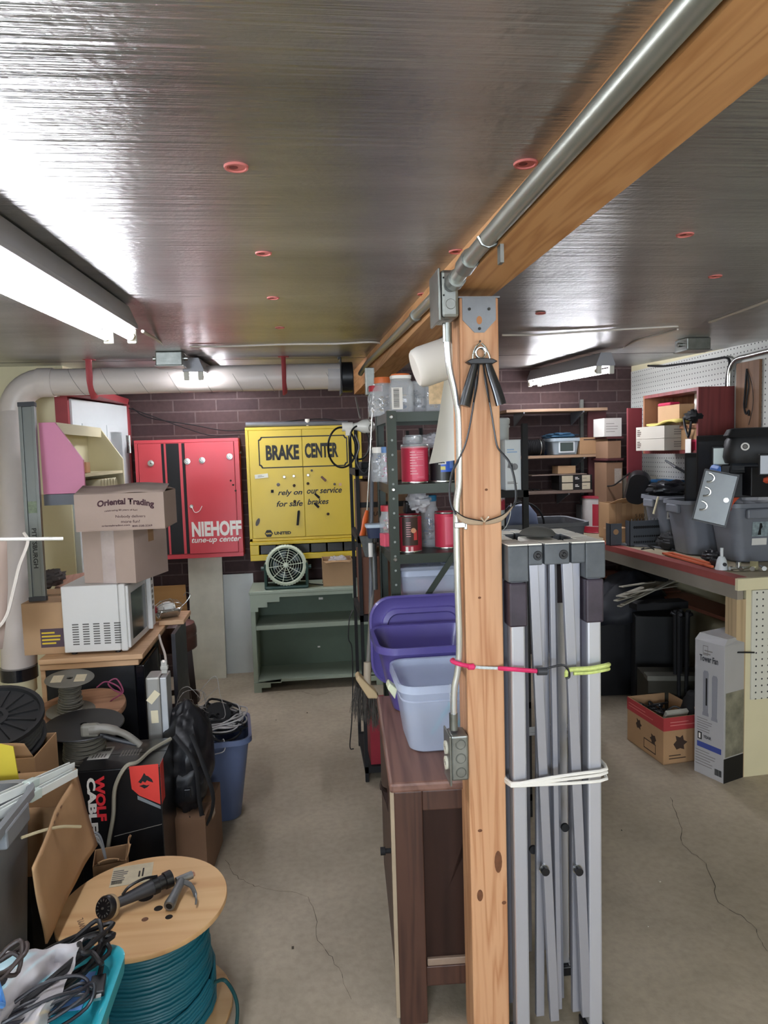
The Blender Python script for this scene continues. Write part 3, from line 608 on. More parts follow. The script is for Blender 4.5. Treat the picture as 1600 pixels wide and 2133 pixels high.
def crumple(nm,par,c,sx,sy,sz,m,seed=0,kind=None,n=20,amp=.35,freq=3.,loc=None):
    def fn(u,v):
        a=u*2*PI; b_=(v-.5)*PI; d=V((math.cos(a)*math.cos(b_),math.sin(a)*math.cos(b_),math.sin(b_)))
        k=1+amp*noise.noise(d*freq+V((seed*7.1,seed*3.3,0)))+amp*.5*noise.noise(d*freq*2.7+V((seed,0,5)))
        return (c[0]+d.x*sx*k,c[1]+d.y*sy*k,c[2]+d.z*sz*k)
    o=ob(nm,MB().grid(fn,n,n),par,m,loc=loc); return o
q=crumple('plastic_wrap',None,(0,0,0),.075,.08,.045,wrap,3,loc=(pb_.x+.01,pb_.y+.10,zt+.14)); tag(q,'crumpled clear plastic wrap inside the box on the green bookcase','plastic wrap')
# stool
br_=mat('brown_leather','#4a2f27',.35,var=.25,vs=9,coat=.2); dkw=mat('dark_stained_wood','#2e1d18',.4,var=.2)
ps=A(356,1440,3.85); st_=thing('bar_stool','round padded brown leather bar stool behind the desk','stool',(A(360,1400,3.9).x,3.98,0),.3)
zs_=A(360,1300,3.9).z; r=.125
ob('seat',MB().lathe([(0,zs_+.005),(r*.6,zs_+.002),(r*.92,zs_-.015),(r,zs_-.045),(r,zs_-.075),(r*.97,zs_-.08),(r,zs_-.09),(r*.99,zs_-.15),(r*.9,zs_-.16),(0,zs_-.16)],None,32),st_,br_)
for i in range(4):
    a=PI/4+i*PI/2; ob('leg',MB().tube([(math.cos(a)*r*.75,math.sin(a)*r*.75,zs_-.15),(math.cos(a)*r*1.05,math.sin(a)*r*1.05,0)],[.024,.018],n=4),st_,dkw)
ob('footrest',MB().lathe([(r*.93,.2),(r*1.0,.2),(r*1.0,.23),(r*.93,.23),(r*.93,.2)],None,24),st_,dkw)
# duct on the ceiling
YD=4.08; rd=.072
dm=mat('duct_white','#d8cdc6',.4,var=.08,vs=3)
pa=A(100,800,YD); pe=A(712,783,YD); zd=(pa.z+pe.z)/2
pb1=A(36,870,YD); xl=A(32,900,YD).x
tdt=thing('round_duct','large white round duct hung under the ceiling, elbowed down at left','duct',(pe.x,YD,zd)); o=V(tdt.location)
rb=.17
el=[V((xl+rb-rb*math.sin(a),YD,zd-rb+rb*math.cos(a))) for a in [PI/2*i/10 for i in range(11)]]
ob('pipe_run',MB().tube([pe-o,V((xl+rb,YD,zd))-o],rd,n=28),tdt,dm)
ob('elbow',MB().tube([q-o for q in el],rd+.004,n=28),tdt,dm)
ob('collar',MB().cyl(V((xl+rb-.03,YD,zd))-o,V((xl+rb+.05,YD,zd))-o,rd+.006,n=28),tdt,dm)
vt=V((xl,YD,zd-rb)); vb=A(41,1412,3.34)
ob('down_pipe',MB().cyl(vt-o,vb-o,rd+.004,n=28),tdt,dm)
for i in range(9):
    x=pe.x-.12-i*.17
    if x<xl+rb+.06: break
    mb=MB().tube([(x-o.x-.04*math.cos(t)*1.0+.04,-(rd+.0006)*math.sin(t),(rd+.0006)*math.cos(t)) for t in [PI*.02+PI*.96*j/12 for j in range(13)]],.0012,n=4); ob('spiral_seam',mb,tdt,greyi)
ob('plastic_sleeve',MB().cyl(V((pe.x-.08,YD,zd))-o,V((pe.x-.01,YD,zd))-o,rd+.004,n=24),tdt,wrap)
ob('blast_gate',MB().bb(pe.x-.012-o.x,pe.x-.004-o.x,-.095,.095,-.10,.10).cyl((pe.x-o.x-.004,0,0),(pe.x-o.x+.06,0,0),.085,n=24).bb(pe.x-.02-o.x,pe.x+.0-o.x,-.01,.01,.10,.125),tdt,blackp,bev=.003)
ob('tape_band',MB().cyl(vb-o,vb-o+V((0,0,.055)),rd+.007,n=24),tdt,mat('black_tape','#191a20',.2,var=.3,bump=.6,bs=25,coat=.6))
ob('lower_pipe',MB().cyl(vb-o-V((0,0,.06)),vb-o,rd-.002,n=24).cyl(vb-o-V((0,0,.42)),vb-o-V((0,0,.06)),rd-.012,n=24),tdt,cream)
rbk=mat('red_bracket','#a8464a',.5,var=.12)
for px,wd,lab in ((193,.045,'red painted bracket holding the duct near its elbow'),(591,.04,'red painted bracket holding the duct near its black gate')):
    x=A(px,745,YD).x; t=thing('duct_bracket',lab,'bracket',(x,YD,zd))
    ob('strap',MB().tube([(0,-rd-.006,.13),(0,-rd-.012,.05),(0,-rd-.010,0),(0,-rd*.8,-rd*.7),(0,-rd*.3,-rd-.012),(0,.02,-rd-.012)],wd*.42,n=6,flat=.35),t,rbk)
    ob('flange',MB().bb(-.03,.03,-rd-.03,-rd+.03,.128,ZC(YD-.1)-zd-.001),t,rbk,bev=.003)
# ceiling boxes, cables
def cbox(label,px,py,Y,d=(.11,.11,.055)):
    p=A(px,py,Y); t=thing('ceiling_box',label,'junction box',(p.x,Y,ZC(Y)-.002)); ob('box_body',MB().bb(-d[0]/2,d[0]/2,-d[1]/2,d[1]/2,-d[2],-.001),t,galv,bev=.005)
    ob('cover_plate',MB().bb(-d[0]/2-.004,d[0]/2+.004,-d[1]/2-.004,d[1]/2+.004,-d[2]-.003,-d[2]),t,galv)
    ob('cable_clamp',MB().cyl((-d[0]/2-.02,-.01,-.03),(-d[0]/2,-.01,-.03),.011,n=10),t,steel); ob('cable_clamp',MB().cyl((d[0]/2+.02,-.01,-.03),(d[0]/2,-.01,-.03),.011,n=10),t,steel); return t
cbox('round grey ceiling box beside the end of the upper left light',355,732,3.72,(.13,.12,.07)); cbox('grey ceiling box with cables over the right workbench area',1443,682,3.42,(.125,.12,.06)); cbox('small grey ceiling box above the orange-lidded jars',842,752,3.6,(.12,.12,.06))
wcb=mat('white_cable','#d9d0c6',.5,var=.05)
wire('white_cable','thin white cable stapled across the ceiling above the duct',[FC(395,722,-.008),FC(480,721,-.008),FC(600,717,-.008),FC(700,716,-.008),FC(783,713,-.008),FC(805,722,-.008)+V((0,0,-.01)),A(815,740,3.55),A(824,750,3.55)],.005,wcb)
wire('white_cable','short pale cord from the upper left light to its ceiling box',[A(297,690,2.36),A(322,705,3.0),A(345,722,3.6)],.006,wcb)
wire('clear_cable','pale cable stapled to the ceiling from the post to the right box',[FC(1046,698,-.008),FC(1120,697,-.008),FC(1230,690,-.008),FC(1330,684,-.008),FC(1400,680,-.008),FC(1412,680,-.008)],.0045,wcb)
wire('clear_cable','pale cord from the right hanging light up to the ceiling box',[A(1293,727,3.93),FC(1330,708,-.008),FC(1380,695,-.008),FC(1412,686,-.008)],.005,wcb)
wire('clear_cable','pale cable running from the ceiling box off to the right',[FC(1478,671,-.008),FC(1530,652,-.008),FC(1600,626,-.008),FC(1700,590,-.008)],.005,wcb)
# ================================================================ LEFT SIDE
# ---- desk hutch (pink end panel, cream inside)
pinkp=mat('pink_end_face','#cf83a0',.5,var=.05); woodL=wood('laminate_oak','#c9a27c','#b58c66',0,.5,5)
Y1h,Y2h=3.28,3.98
h0=A(173,958,Y1h); zb_=A(173,1027,Y1h).z; ztp=A(100,880,Y1h).z; xf=h0.x; xk=A(80,880,Y1h).x
ht=thing('desk_hutch','cream desk hutch with slanted ends, the near end pink, beside the level','hutch',(xf,Y1h,zb_)); zt_=ztp-zb_; zs_=h0.z-zb_; bx_=xk-xf
for yy,m_,nm in ((0,pinkp,'end_panel'),(Y2h-Y1h,cream,'end_panel')):
    o=ob(nm,MB().prism([(0,0),(0,zs_),(bx_*.62,zt_),(bx_,zt_),(bx_,0)],.016,None,T(0,yy+.016,0)@RX(PI/2)),ht,m_,bev=.001)
    if yy==0: o['label']='pink end panel'
L_=Y2h-Y1h
ob('top_board',MB().bb(bx_,bx_*.60,.016,L_,zt_-.02,zt_).bb(bx_*.60,bx_*.58,.016,L_,zt_-.05,zt_),ht,cream,bev=.001)
ob('shelf',MB().bb(bx_,-.004,.016,L_,.07,.085),ht,cream); ob('back_panel',MB().bb(bx_-.01,bx_,.0,L_+.016,0,zt_),ht,cream)
for i in range(6):
    ob('paper_slot',MB().grid(lambda u,v,i=i:(-.01-.10*v,.30+i*.055+.025*math.cos(PI*u),.0+.05*math.sin(PI*u)),10,1),ht,cream,solid=.002)
tag(ob('wood_block',MB().box((0,0,0),(.05,.06,.05)),None,mat('orange_wood','#d3a274',.6),loc=(xf-.05,Y1h+.16,zb_+.085+.026),bev=.003),'small pale orange block on the hutch shelf behind the pink end','block')
ob('under_rail',MB().bb(bx_,-.01,0,L_,-.05,-.002),ht,greyp)
# ---- desk with appliance under it
YDk=3.02; top=A(200,1368,YDk).z
xa,xb_=A(60,1370,YDk).x,A(292,1370,YDk).x
dk=thing('desk','desk with a pale oak laminate top edge under the white microwave','desk',(xa,YDk,0))
ob('desktop',MB().bb(.035,xb_-xa+.01,0,.60,top-.022,top+.0).bb(.035,xb_-xa-.01,.012,.62,top-.05,top-.026),dk,woodL,bev=.003)
ob('desktop_corner',MB().bb(xb_-xa-.02,xb_-xa+.10,.50,.72,top+.0005,top+.022),dk,woodL,bev=.003)
ob('leg_panel',MB().bb(.035,.053,.02,.6,0,top-.051),dk,woodL); ob('leg_panel',MB().bb(xb_-xa+.07,xb_-xa+.088,.32,.62,0,top-.001),dk,mat('dark_laminate','#29262a',.4,var=.1))
bkx=mat('gloss_black','#131319',.18,var=.1,coat=.3)
ap=thing('black_cabinet','big black steel cabinet standing beneath the oak desktop','cabinet',(xa,YDk+.02,0))
W_=xb_-xa-.03
ob('cabinet_body',MB().bb(.055,W_,0,.5,.012,top-.052),ap,mat('black_steel','#0f1014',.5,var=.1),bev=.004)
ob('door',MB().bb(W_,W_+.035,.01,.31,.03,top-.056),ap,bkx,bev=.004)
ob('base',MB().bb(.07,W_-.02,.02,.48,0,.012),ap,blackm)
# ---- microwave
ym=3.06; a=A(125,1222,ym); b2=A(268,1343,ym); mw_w=b2.x-a.x; mh=a.z-top-.001
mw=thing('microwave_oven','white microwave oven under two boxes, vented side toward the camera','microwave',(a.x,ym,top),-.04)
ML=.44; mwm=mat('microwave_white','#cfcdc9',.4,var=.02)
ob('casing',MB().bb(0,mw_w-.03,0,ML,.012,mh),mw,mwm,bev=.005)
fb=ob('front_frame',MB().bb(mw_w-.03,mw_w,0,ML,.008,mh),mw,mwm,bev=.008)
dr_=ob('door',MB().bb(mw_w,mw_w+.012,.004,ML*.72,.02,mh-.008),mw,mwm,bev=.005)
ob('window',MB().bb(mw_w+.0125,mw_w+.0135,.04,ML*.60,.05,mh-.045),dr_,mat('dark_window','#3d413f',.15,var=.2))
ob('door_handle',MB().bb(mw_w+.012,mw_w+.035,ML*.645,ML*.68,.03,mh-.02),dr_,mwm,bev=.006)
cp=ob('control_panel',MB().bb(mw_w,mw_w+.010,ML*.74,ML-.004,.02,mh-.008),mw,mwm,bev=.003)
mb=MB()
for i in range(5):
    for j in range(2): mb.bb(mw_w+.010,mw_w+.0108,ML*.78+j*.045,ML*.78+j*.045+.028,mh-.09-i*.026,mh-.075-i*.026)
ob('button',mb,cp,greyi); ob('display',MB().bb(mw_w+.010,mw_w+.0108,ML*.79,ML*.93,mh-.055,mh-.03),cp,black)
mb=MB()
for c_ in range(5):
    for r_i in range(9): mb.bb(.038+c_*.043,.038+c_*.043+.026,-.0012,.001,.045+r_i*.0105,.045+r_i*.0105+.005)
ob('vent_slot',mb,mw,mat('vent_dark','#5a5753',.6))
for x in (.03,mw_w-.05):
    for y in (.03,ML-.03): ob('foot',MB().cyl((x,y,0),(x,y,.012),.012,n=10),mw,blackp)
zt2=top+mh
# ---- two cartons on the microwave
a=A(148,1108,3.03); q=A(262,1225,3.03); w2=.235; h2=a.z-zt2-.001
c2=carton('cardboard_box','plain cardboard box with crinkled tape sitting on the microwave',(a.x+w2/2+.05,3.04+.19,zt2+.001),(w2,.30,h2),-.27,card2)
ob('front_tape',MB().grid(lambda u,v:(-.03+.06*u,-.1512-.002*abs(noise.noise(V((u*3,v*9,1)))),h2*(1-v)),8,20),c2,mat('clear_tape','#b7a8a4',.15,var=.2,bump=.6,bs=30,coat=.8,spec=1))
a=A(153,1031,3.0); q=A(345,1112,3.0); w1=q.x-a.x; z1c=zt2+h2+.002; h1=a.z-z1c
c1=thing('cardboard_box','cardboard shipping box lettered Oriental Trading, topmost of the stack','box',(a.x+w1/2,3.0+.14,z1c),-.0)
R=random.Random(3)
mb=MB(); mb.bb(-w1/2,w1/2,-.14,.14,0,.004)
for s_,(x0,x1_,y0,y1_) in enumerate(((-w1/2,w1/2,-.14,-.136),(-w1/2,w1/2,.136,.14),(-w1/2,-w1/2+.004,-.136,.136),(w1/2-.004,w1/2,-.136,.136))): mb.bb(x0,x1_,y0,y1_,.004,h1)
ob('box_body',mb,c1,card2,bev=.001)
for sy,an,y in ((1,-76,-.138),(-1,-84,.138)):
    o=ob('flap',MB().grid(lambda u,v:(-w1/2+w1*u,.006*math.sin(u*7),.135*v),8,3),c1,card2,solid=.003); o.matrix_local=T(0,y,h1)@RZ(0 if sy>0 else PI)@RX(D(an))
ink=mat('purple_brown_ink','#43272f',.8,var=0)
def onf(px,py,yy=3.0): p=A(px,py,yy)-V((a.x+w1/2,0,z1c)); return p.x,p.z
x,z=onf(262,1052); text(c1,'Oriental Trading',.225,.034,ink,FR(x,-.1408,z,0)@RZ(-.03),bold=.04,arch=.012)
x,z=onf(252,1062); text(c1,'celebrating 80 years of fun!',.13,.009,ink,FR(x,-.1408,z-.004),bold=.01,arch=.003)
x,z=onf(272,1076); text(c1,'Nobody delivers',.118,.014,ink,FR(x,-.1408,z)@RZ(-.02),bold=.005)
x,z=onf(272,1086); text(c1,'more fun!',.074,.012,ink,FR(x,-.1408,z)@RZ(-.02),bold=.005)
x,z=onf(242,1101); text(c1,'orientaltrading.com',.112,.009,ink,FR(x,-.1408,z+.012),bold=.02)
x,z=onf(297,1101); text(c1,'800-228-2269',.080,.008,ink,FR(x,-.1408,z+.012),bold=.02)
# ---- caged work lamp on the desk corner
lp=A(345,1278,3.55); lt=thing('work_lamp','caged work lamp with hanging hook lying on the desk corner','lamp',(lp.x,3.60,top+.022+.047),.5)
ob('bulb',MB().lathe([(0,.09),(.02,.085),(.033,.06),(.034,.045),(.024,.015),(.016,0),(0,0)],None,18,RY(PI/2)@T(0,0,-.05)),lt,mat('bulb_white','#dcdad2',.3,var=0))
mb=MB()
for i in range(8):
    a_=2*PI*i/8; mb.tube([(x_,rr_*math.cos(a_),rr_*math.sin(a_)) for x_,rr_ in ((-.06,.02),(-.03,.04),(.01,.045),(.05,.034),(.075,.012))],.0014,n=5)
for x_,rr_ in ((-.03,.04),(.02,.045)): mb.tube([(x_,rr_*math.cos(t),rr_*math.sin(t)) for t in [2*PI*k/20 for k in range(20)]],.0014,n=5,closed=True)
mb.tube(spline([(.075,0,.0),(.10,0,.02),(.12,0,.05),(.10,0,.065),(.085,0,.05)]),.002,n=5)
ob('wire_cage',mb,lt,steel); ob('reflector',MB().grid(lambda u,v:(-.05+.1*u,.047*math.cos(PI+PI*v),.046*math.sin(PI+PI*v)),8,12),lt,steel,solid=.001)
ob('handle',MB().cyl((-.06,0,0),(-.14,0,0),.017,.0,n=12) if False else MB().cyl((-.15,0,0),(-.055,0,0),.018,n=12),lt,mat('red_rubber','#9a3034',.6))
# ---- level
pt,pbm=A(56,842,3.22),A(80,1248,3.13)
lv=thing('spirit_level','long grey aluminium spirit level leaning against the duct pipe','level',pbm); dv=(V(pt)-V(pbm)); Lg=dv.length
M_=dv.to_track_quat('Z','Y').to_matrix().to_4x4(); Mi=Matrix.LocRotScale(None,None,None)
lv.rotation_euler=M_.to_euler()
yy=M_.inverted().to_3x3()@V((0,-1,0)); ang_=math.atan2(yy.y,yy.x); K=RZ(ang_+PI/2)   # turn so -y of the part faces the camera
mb=MB(); mb.bb(-.033,-.020,-.012,.012,0,Lg,M=K); mb.bb(.020,.033,-.012,.012,0,Lg,M=K); mb.bb(-.02,.02,-.003,.003,0,Lg,M=K)
ob('bar',mb,lv,mat('level_grey','#737673',.4,.5,var=.05),bev=.001)
ob('end_cap',MB().bb(-.035,.035,-.014,.014,-.008,.012,M=K),lv,darkgrey,bev=.002); ob('end_cap',MB().bb(-.035,.035,-.014,.014,Lg-.012,Lg+.008,M=K),lv,darkgrey,bev=.002)
ob('vial_window',MB().bb(-.018,.018,-.005,-.003,Lg*.44,Lg*.50,M=K),lv,mat('vial_sticker','#6f7a62',.4,var=.4,vs=90))
text(lv,'PITTSBURGH',.17,.019,black,K@FR(0,-.0032,Lg*.26)@RZ(-PI/2),bold=.02)
# box below the level
zl=pbm.z-.01
cs=carton('cardboard_box','tan cardboard box with a dark yellow label under the spirit level',(A(92,1290,3.0).x-.035,3.27,top+.001),(.18,.34,zl-top-.003),0,card)
x_=.03; ob('paper_label',MB().bb(x_-.05,x_+.06,-.1712,-.1702,.03,.11),cs,mat('label_dark','#4a3842',.6)); mb=MB(); bars(mb,FR(x_,-.1714,.07),.09,.06,4,yellow); ob('print',mb,cs)
# shelf board and grey shoe-like clutter behind
pbd=A(120,1215,3.75); tag(ob('wood_board',MB().box((0,0,0),(.24,.5,.025)),None,wood('pinkish_pine','#b98c7c','#a87868',1,.6,6),loc=(pbd.x+.12,3.75,pbd.z),rot=(0,-.1,.25),bev=.002),'pinkish wooden board lying behind the cardboard boxes by the hutch','board')
tag(crumple('cloth_bundle',None,(0,0,0),.07,.10,.04,mat('charcoal_cloth','#4a4442',.9,var=.2),4,loc=(pbd.x+.02,3.58,pbd.z+.055)),'small dark grey cloth bundle on the pinkish board','cloth')
tag(ob('support_post',MB().bb(-.05,.05,-.05,.05,0,pbd.z-.03),None,cream,loc=(pbd.x+.14,3.8,0)),'cream post under the pinkish board behind the boxes','post')
# thin white rod entering from the left edge
r0=A(-60,1124,2.4); r1=A(131,1122,2.55); tag(ob('plastic_rod',MB().cyl((0,0,0),V(r1)-V(r0),.006,n=8),None,whitei,loc=r0),'thin white plastic rod crossing in front of the spirit level','rod')
wire('white_cable','white cord hanging down beside the spirit level',[A(50,1110,2.7),A(58,1130,2.68),A(40,1180,2.66),A(28,1230,2.64),A(10,1290,2.62),A(-30,1330,2.6)],.006,wcb)
pw_=A(-42,1250,2.55); tag(ob('cardboard_sheet',MB().grid(lambda u,v:(-.15+.18*u+.05*v,.02*math.sin(v*4)+.05*u,-.2+.4*v),8,8),None,card2,solid=.004,loc=(pw_.x-.01,2.6,pw_.z)),'curled brown cardboard sheet beside the lower part of the duct pipe','cardboard')
# ---- black cabinet's neighbour: silver case with two stickers
ps0=A(302,1412,2.66); ps1=A(346,1412,2.66)
sc=thing('computer_case','silver grey computer case standing on end with two cream stickers','computer case',(ps0.x,2.66,0),0)
wv=ps1.x-ps0.x; hv=ps0.z
ob('casing',MB().bb(0,wv*.68,0,.09,0,hv),sc,mat('case_grey','#96948f',.4,.4,var=.05),bev=.008); ob('side_panel',MB().bb(wv*.68+.001,wv,0,.09,0,hv-.004),sc,mat('case_light','#b4b6b8',.35,.3,var=.03),bev=.003)
st2=mat('cream_sticker','#d3c8aa',.6,var=.04)
ob('sticker',MB().box((0,0,0),(.05,.026,.001),None,FR(wv*.34,-.0015,hv-.075)@RZ(.85)),sc,st2); ob('sticker',MB().box((0,0,0),(.026,.048,.001),None,FR(wv*.36,-.0015,hv-.15)@RZ(.02)),sc,st2)
cp_=[A(331,1322,3.38),A(336,1340,3.2),A(344,1365,3.0),A(345,1388,2.85),V((ps1.x-.012,2.69,hv+.05))]
tc_=thing('power_cable','pale power cord from the desk plugged into the silver case','cable',(0,0,0))
ob('cord',MB().tube(spline(cp_,6),.005,n=8),tc_,wcb); ob('plug',MB().bb(-.011,.011,-.008,.008,0,.05).bb(-.014,.014,-.01,.01,.015,.03),tc_,mat('plug_grey','#a5a39d',.5),loc=(ps1.x-.012,2.70,hv+.001),bev=.003)
# ---- WOLF CABLES box
yw=2.36; a=A(158,1603,yw); q=A(333,1597,yw); ww=q.x-a.x; hw_=(a.z+q.z)/2
wx=thing('cable_box','glossy black cable box with red corner and WOLF CABLES lettering','box',(a.x+ww/2,yw+.115,0),0)
blk=mat('black_carton','#151517',.32,var=.25,vs=6,bump=.12,bs=20,coat=.2)
ob('box_body',MB().bb(-ww/2,ww/2,-.115,.115,0,hw_-.003),wx,blk,bev=.003)
ob('flap',MB().bb(-ww/2,ww/2,-.115,-.002,hw_-.003,hw_),wx,blk); ob('flap',MB().bb(-ww/2,ww/2,.002,.115,hw_-.003,hw_),wx,blk)
fx2=lambda px:A(px,1650,yw).x-(a.x+ww/2)
fz2=lambda py:A(250,py,yw).z
ob('red_corner',MB().prism([(fx2(272),fz2(1598)),(fx2(333),fz2(1597)),(fx2(333),fz2(1682)),(fx2(290),fz2(1660)),(fx2(275),fz2(1645))],.0006,None,T(0,-.1155,0)@RX(PI/2)).bb(ww/2,ww/2+.0006,-.115,-.06,fz2(1682),hw_),wx,mat('wolf_red','#cf4038',.35,var=.05))
ob('silver_trim',MB().prism([(fx2(286),fz2(1660)),(fx2(333),fz2(1686)),(fx2(333),fz2(1692)),(fx2(286),fz2(1668))],.0006,None,T(0,-.1156,0)@RX(PI/2)),wx,mat('silver_ink','#9aa3a8',.3,.5))
x,z=fx2(304),fz2(1628)
ob('wolf_emblem',MB().prism([(-.028,-.012),(-.012,.006),(-.002,.024),(.004,.014),(.010,.012),(.022,.000),(.026,-.012),(.012,-.006),(.006,-.002),(.0,-.010),(-.008,-.004),(-.014,-.012),(-.022,-.006)],.0005,None,FR(x,-.1162,z)).prism([(-.020,-.020),(-.006,-.016),(.004,-.02),(.014,-.018),(.006,-.026),(-.004,-.03),(-.012,-.024)],.0005,None,FR(x,-.1162,z)),wx,black)
text(wx,'WOLF',.155,.032,redi,FR(fx2(209),-.1157,(fz2(1622)+fz2(1698))/2)@RZ(-PI/2),bold=.05)
text(wx,'CABLES',.215,.028,whitei,FR(fx2(191),-.1157,(fz2(1626)+fz2(1735))/2)@RZ(-PI/2),bold=.05)
ob('paper_label',MB().box((0,0,.0003),(.07,.10,.0006),None,T(-.09,.02,hw_)@RZ(.02)),wx,whitep); mb=MB(); bars(mb,T(-.09,.0,hw_+.0008)@RZ(PI/2),.04,.05,5,greyi); barcode(mb,T(-.085,.045,hw_+.0008),.045,.025,black); ob('print',mb,wx)
mb=MB(); 
for i in range(7): mb.bb(-.02+i*.010,-.014+i*.010,-.02,.03,hw_,hw_+.0005)
ob('print',mb,wx,greyi)
ob('seam_edge',MB().tube([(fx2(232),-.116,fz2(1741)),(fx2(333),-.116,fz2(1724))],.0012,n=4),wx,greyi)
wire('grey_cable','grey cable draped over the front of the black cable box',[V((q.x+.0,2.56,hw_+.008)),V((q.x-.05,2.47,hw_+.008)),V((fx2(288)+wx.location.x,2.38,hw_+.008)),A(262,1597,2.345),A(240,1640,2.335),A(236,1700,2.335),A(226,1760,2.335),A(222,1830,2.33),V((A(222,1850,2.3).x,2.31,.06)),V((A(222,1850,2.3).x-.06,2.25,.008))],.0065,mat('cable_grey','#8d8878',.6,var=.1))
# ---- dark carton hidden left of it, carrying the wire spools
zsup=.505
carton('storage_box','black lidded storage box carrying the stack of wire spools',(-.96,2.64,0),(.36,.40,zsup),0,mat('dark_box','#1b1a1c',.5,var=.2),tp_=False)
def spool_(nm,label,loc,rot,rf,rb_,h,ft,m,wm,turns=16,group=None,hole=.012,rw=None,rib=False,wr=.0026,rnd=1):
    t=thing(nm,label,'spool',loc,0,group,rot=rot)
    for z0 in (0,h-ft):
        o=ob('flange',MB().lathe([(hole,z0),(rf-.003,z0),(rf,z0+ft*.5),(rf-.003,z0+ft),(hole,z0+ft),(hole,z0)],None,40),t,m)
        if rib and z0>0:
            for i in range(16): ob('rib',MB().box((0,0,0),(rf-.05,.008,.008),None,RZ(2*PI*i/16)@T((rf-.05)/2+.03,0,z0+ft+.003)),o,m)
            ob('rib_ring',MB().lathe([(rf-.012,z0+ft),(rf-.012,z0+ft+.014),(rf,z0+ft+.014),(rf,z0+ft)],None,40).lathe([(.03,z0+ft),(.03,z0+ft+.01),(.045,z0+ft+.01),(.045,z0+ft)],None,24),o,m)
    ob('core',MB().lathe([(rb_,ft),(rb_,h-ft)],None,28),t,m)
    R_=random.Random(rnd); pts=[]; rw=rw or (lambda u:rb_+.012); layers=2
    for L in range(layers):
        n_=turns*16
        for i in range(n_+1):
            u=i/n_; 
            if L%2: u=1-u
            a_=2*PI*turns*(i/n_); r_=rw(u)+L*wr*1.5+R_.uniform(-.0006,.0006)
            pts.append((r_*math.cos(a_),r_*math.sin(a_),ft+wr+(h-2*ft-2*wr)*u+(.004*math.sin(a_*.5+L) if L else 0)))
    ob('wound_wire',MB().tube(pts,wr,n=6),t,wm)
    return t
gw=mat('wire_grey','#7a776d',.5,var=.1); dwood=wood('spool_wood','#b08466','#946a50',0,.6,8)
z_=zsup+.003
sp1=spool_('wire_spool','black plastic spool wound with grey wire, in front of the small grey spool',(A(168,1550,2.5).x,2.54,z_-.0),(0.06,0.04,0),.135,.045,.13,.006,mat('spool_black','#1e1e1f',.45,var=.25),gw,15,rw=lambda u:.058+.01*(1-u),wr=.003)
# wooden disc flange behind
wd=tag(ob('wooden_disc',MB().lathe([(.03,0),(.178,0),(.18,.01),(.178,.022),(.03,.022),(.03,0)],None,44),None,dwood,loc=(A(158,1515,2.78).x,2.82,z_+.065),rot=(.12,-.05,0)),'round wooden spool flange lying tilted behind the two wire spools','wooden disc')
tag(ob('spool_drum',MB().cyl((0,0,0),(0,0,.045),.13,n=24),None,blackm,loc=(A(140,1515,2.78).x,2.86,z_)),'dark round drum under the tilted wooden disc','drum')
sp2=spool_('wire_spool','small grey spool with two paper labels standing on the wooden disc',(A(140,1480,2.74).x,2.78,z_+.094),(0.10,.06,0),.088,.032,.135,.005,mat('spool_grey','#706c62',.5,var=.15),gw,12,rw=lambda u:.036+.02*max(0,.5-u),wr=.0022,rnd=4)
for x in (-.042,.04): ob('paper_label',MB().box((x,-.008,.1359),(.038,.066,.0008),None,RZ(.12)),sp2,mat('label_beige','#cbbd9e',.7,var=.12,vs=60))
wire('wire_tangle','magenta and white wires tangled behind the wire spools',[(V((A(215,1490,2.8).x,2.84,z_+.12))+V(p)) for p in ((-.03,0,.04),(.0,.02,.055),(.05,0,.04),(.06,.01,.01),(.03,0,.03),(.01,.02,.05),(.04,.03,.06),(.07,0,.02),(.05,.0,.0),(.02,.01,-.02),(.0,.02,-.05),(.03,.02,-.09))],.003,mat('magenta_wire','#8c3f5c',.5,var=.3,vs=40))
# grey tool handle lying on the spool
h0_=A(188,1520,2.44); h1_=A(292,1552,2.46)
tl=thing('hand_tool','grey double-handled crimping tool lying across the black spool','tool',h0_)
ob('handle',MB().tube(spline([(0,0,0),(.05,0,.0),(.11,.01,-.028),V(h1_)-V(h0_)]),[.02]*4+[.016]*6+[.012]*9,n=12),tl,mat('tool_grey','#77736b',.4,var=.1)); ob('handle',MB().tube(spline([(.03,0,-.02),(.08,.01,-.045),(.15,.015,-.07)]),.008,n=8),tl,darkgrey); ob('jaw',MB().bb(-.03,.03,-.015,.015,-.024,.022),tl,gw,bev=.01)
# ---- big black spool on the left edge + arrow box
ab=A(64,1520,2.2)
bxa=carton('cardboard_box','cardboard box with two up arrows under the big black reel',(ab.x-.14,2.31,0),(.28,.20,.66),0,card3,True,[('y-',14,.05)])
mb=MB()
for x in (-.02,.01): mb.prism([(x-.003,-.045),(x+.003,-.045),(x+.003,.02),(x+.010,.02),(x,.042),(x-.010,.02),(x-.003,.02)],.0006,None,FR(.06,-.1006,.585))
mb.bb(.03,.095,-.1012,-.1005,.530,.534); ob('up_arrows',mb,bxa,black); mb=MB(); bars(mb,FR(.095,-.1006,.60)@RZ(.2),.06,.05,3,darki); ob('print',mb,bxa)
wh=spool_('cable_reel','big black plastic reel with spoked ribs on the arrow-marked box',(A(-8,1500,2.3).x-.03,2.36,.668),(.36,.10,0),.15,.05,.085,.008,mat('reel_black','#232324',.5,var=.2),mat('reel_grey','#4b4c4a',.5,var=.3),8,rib=True,rw=lambda u:.125,wr=.006)
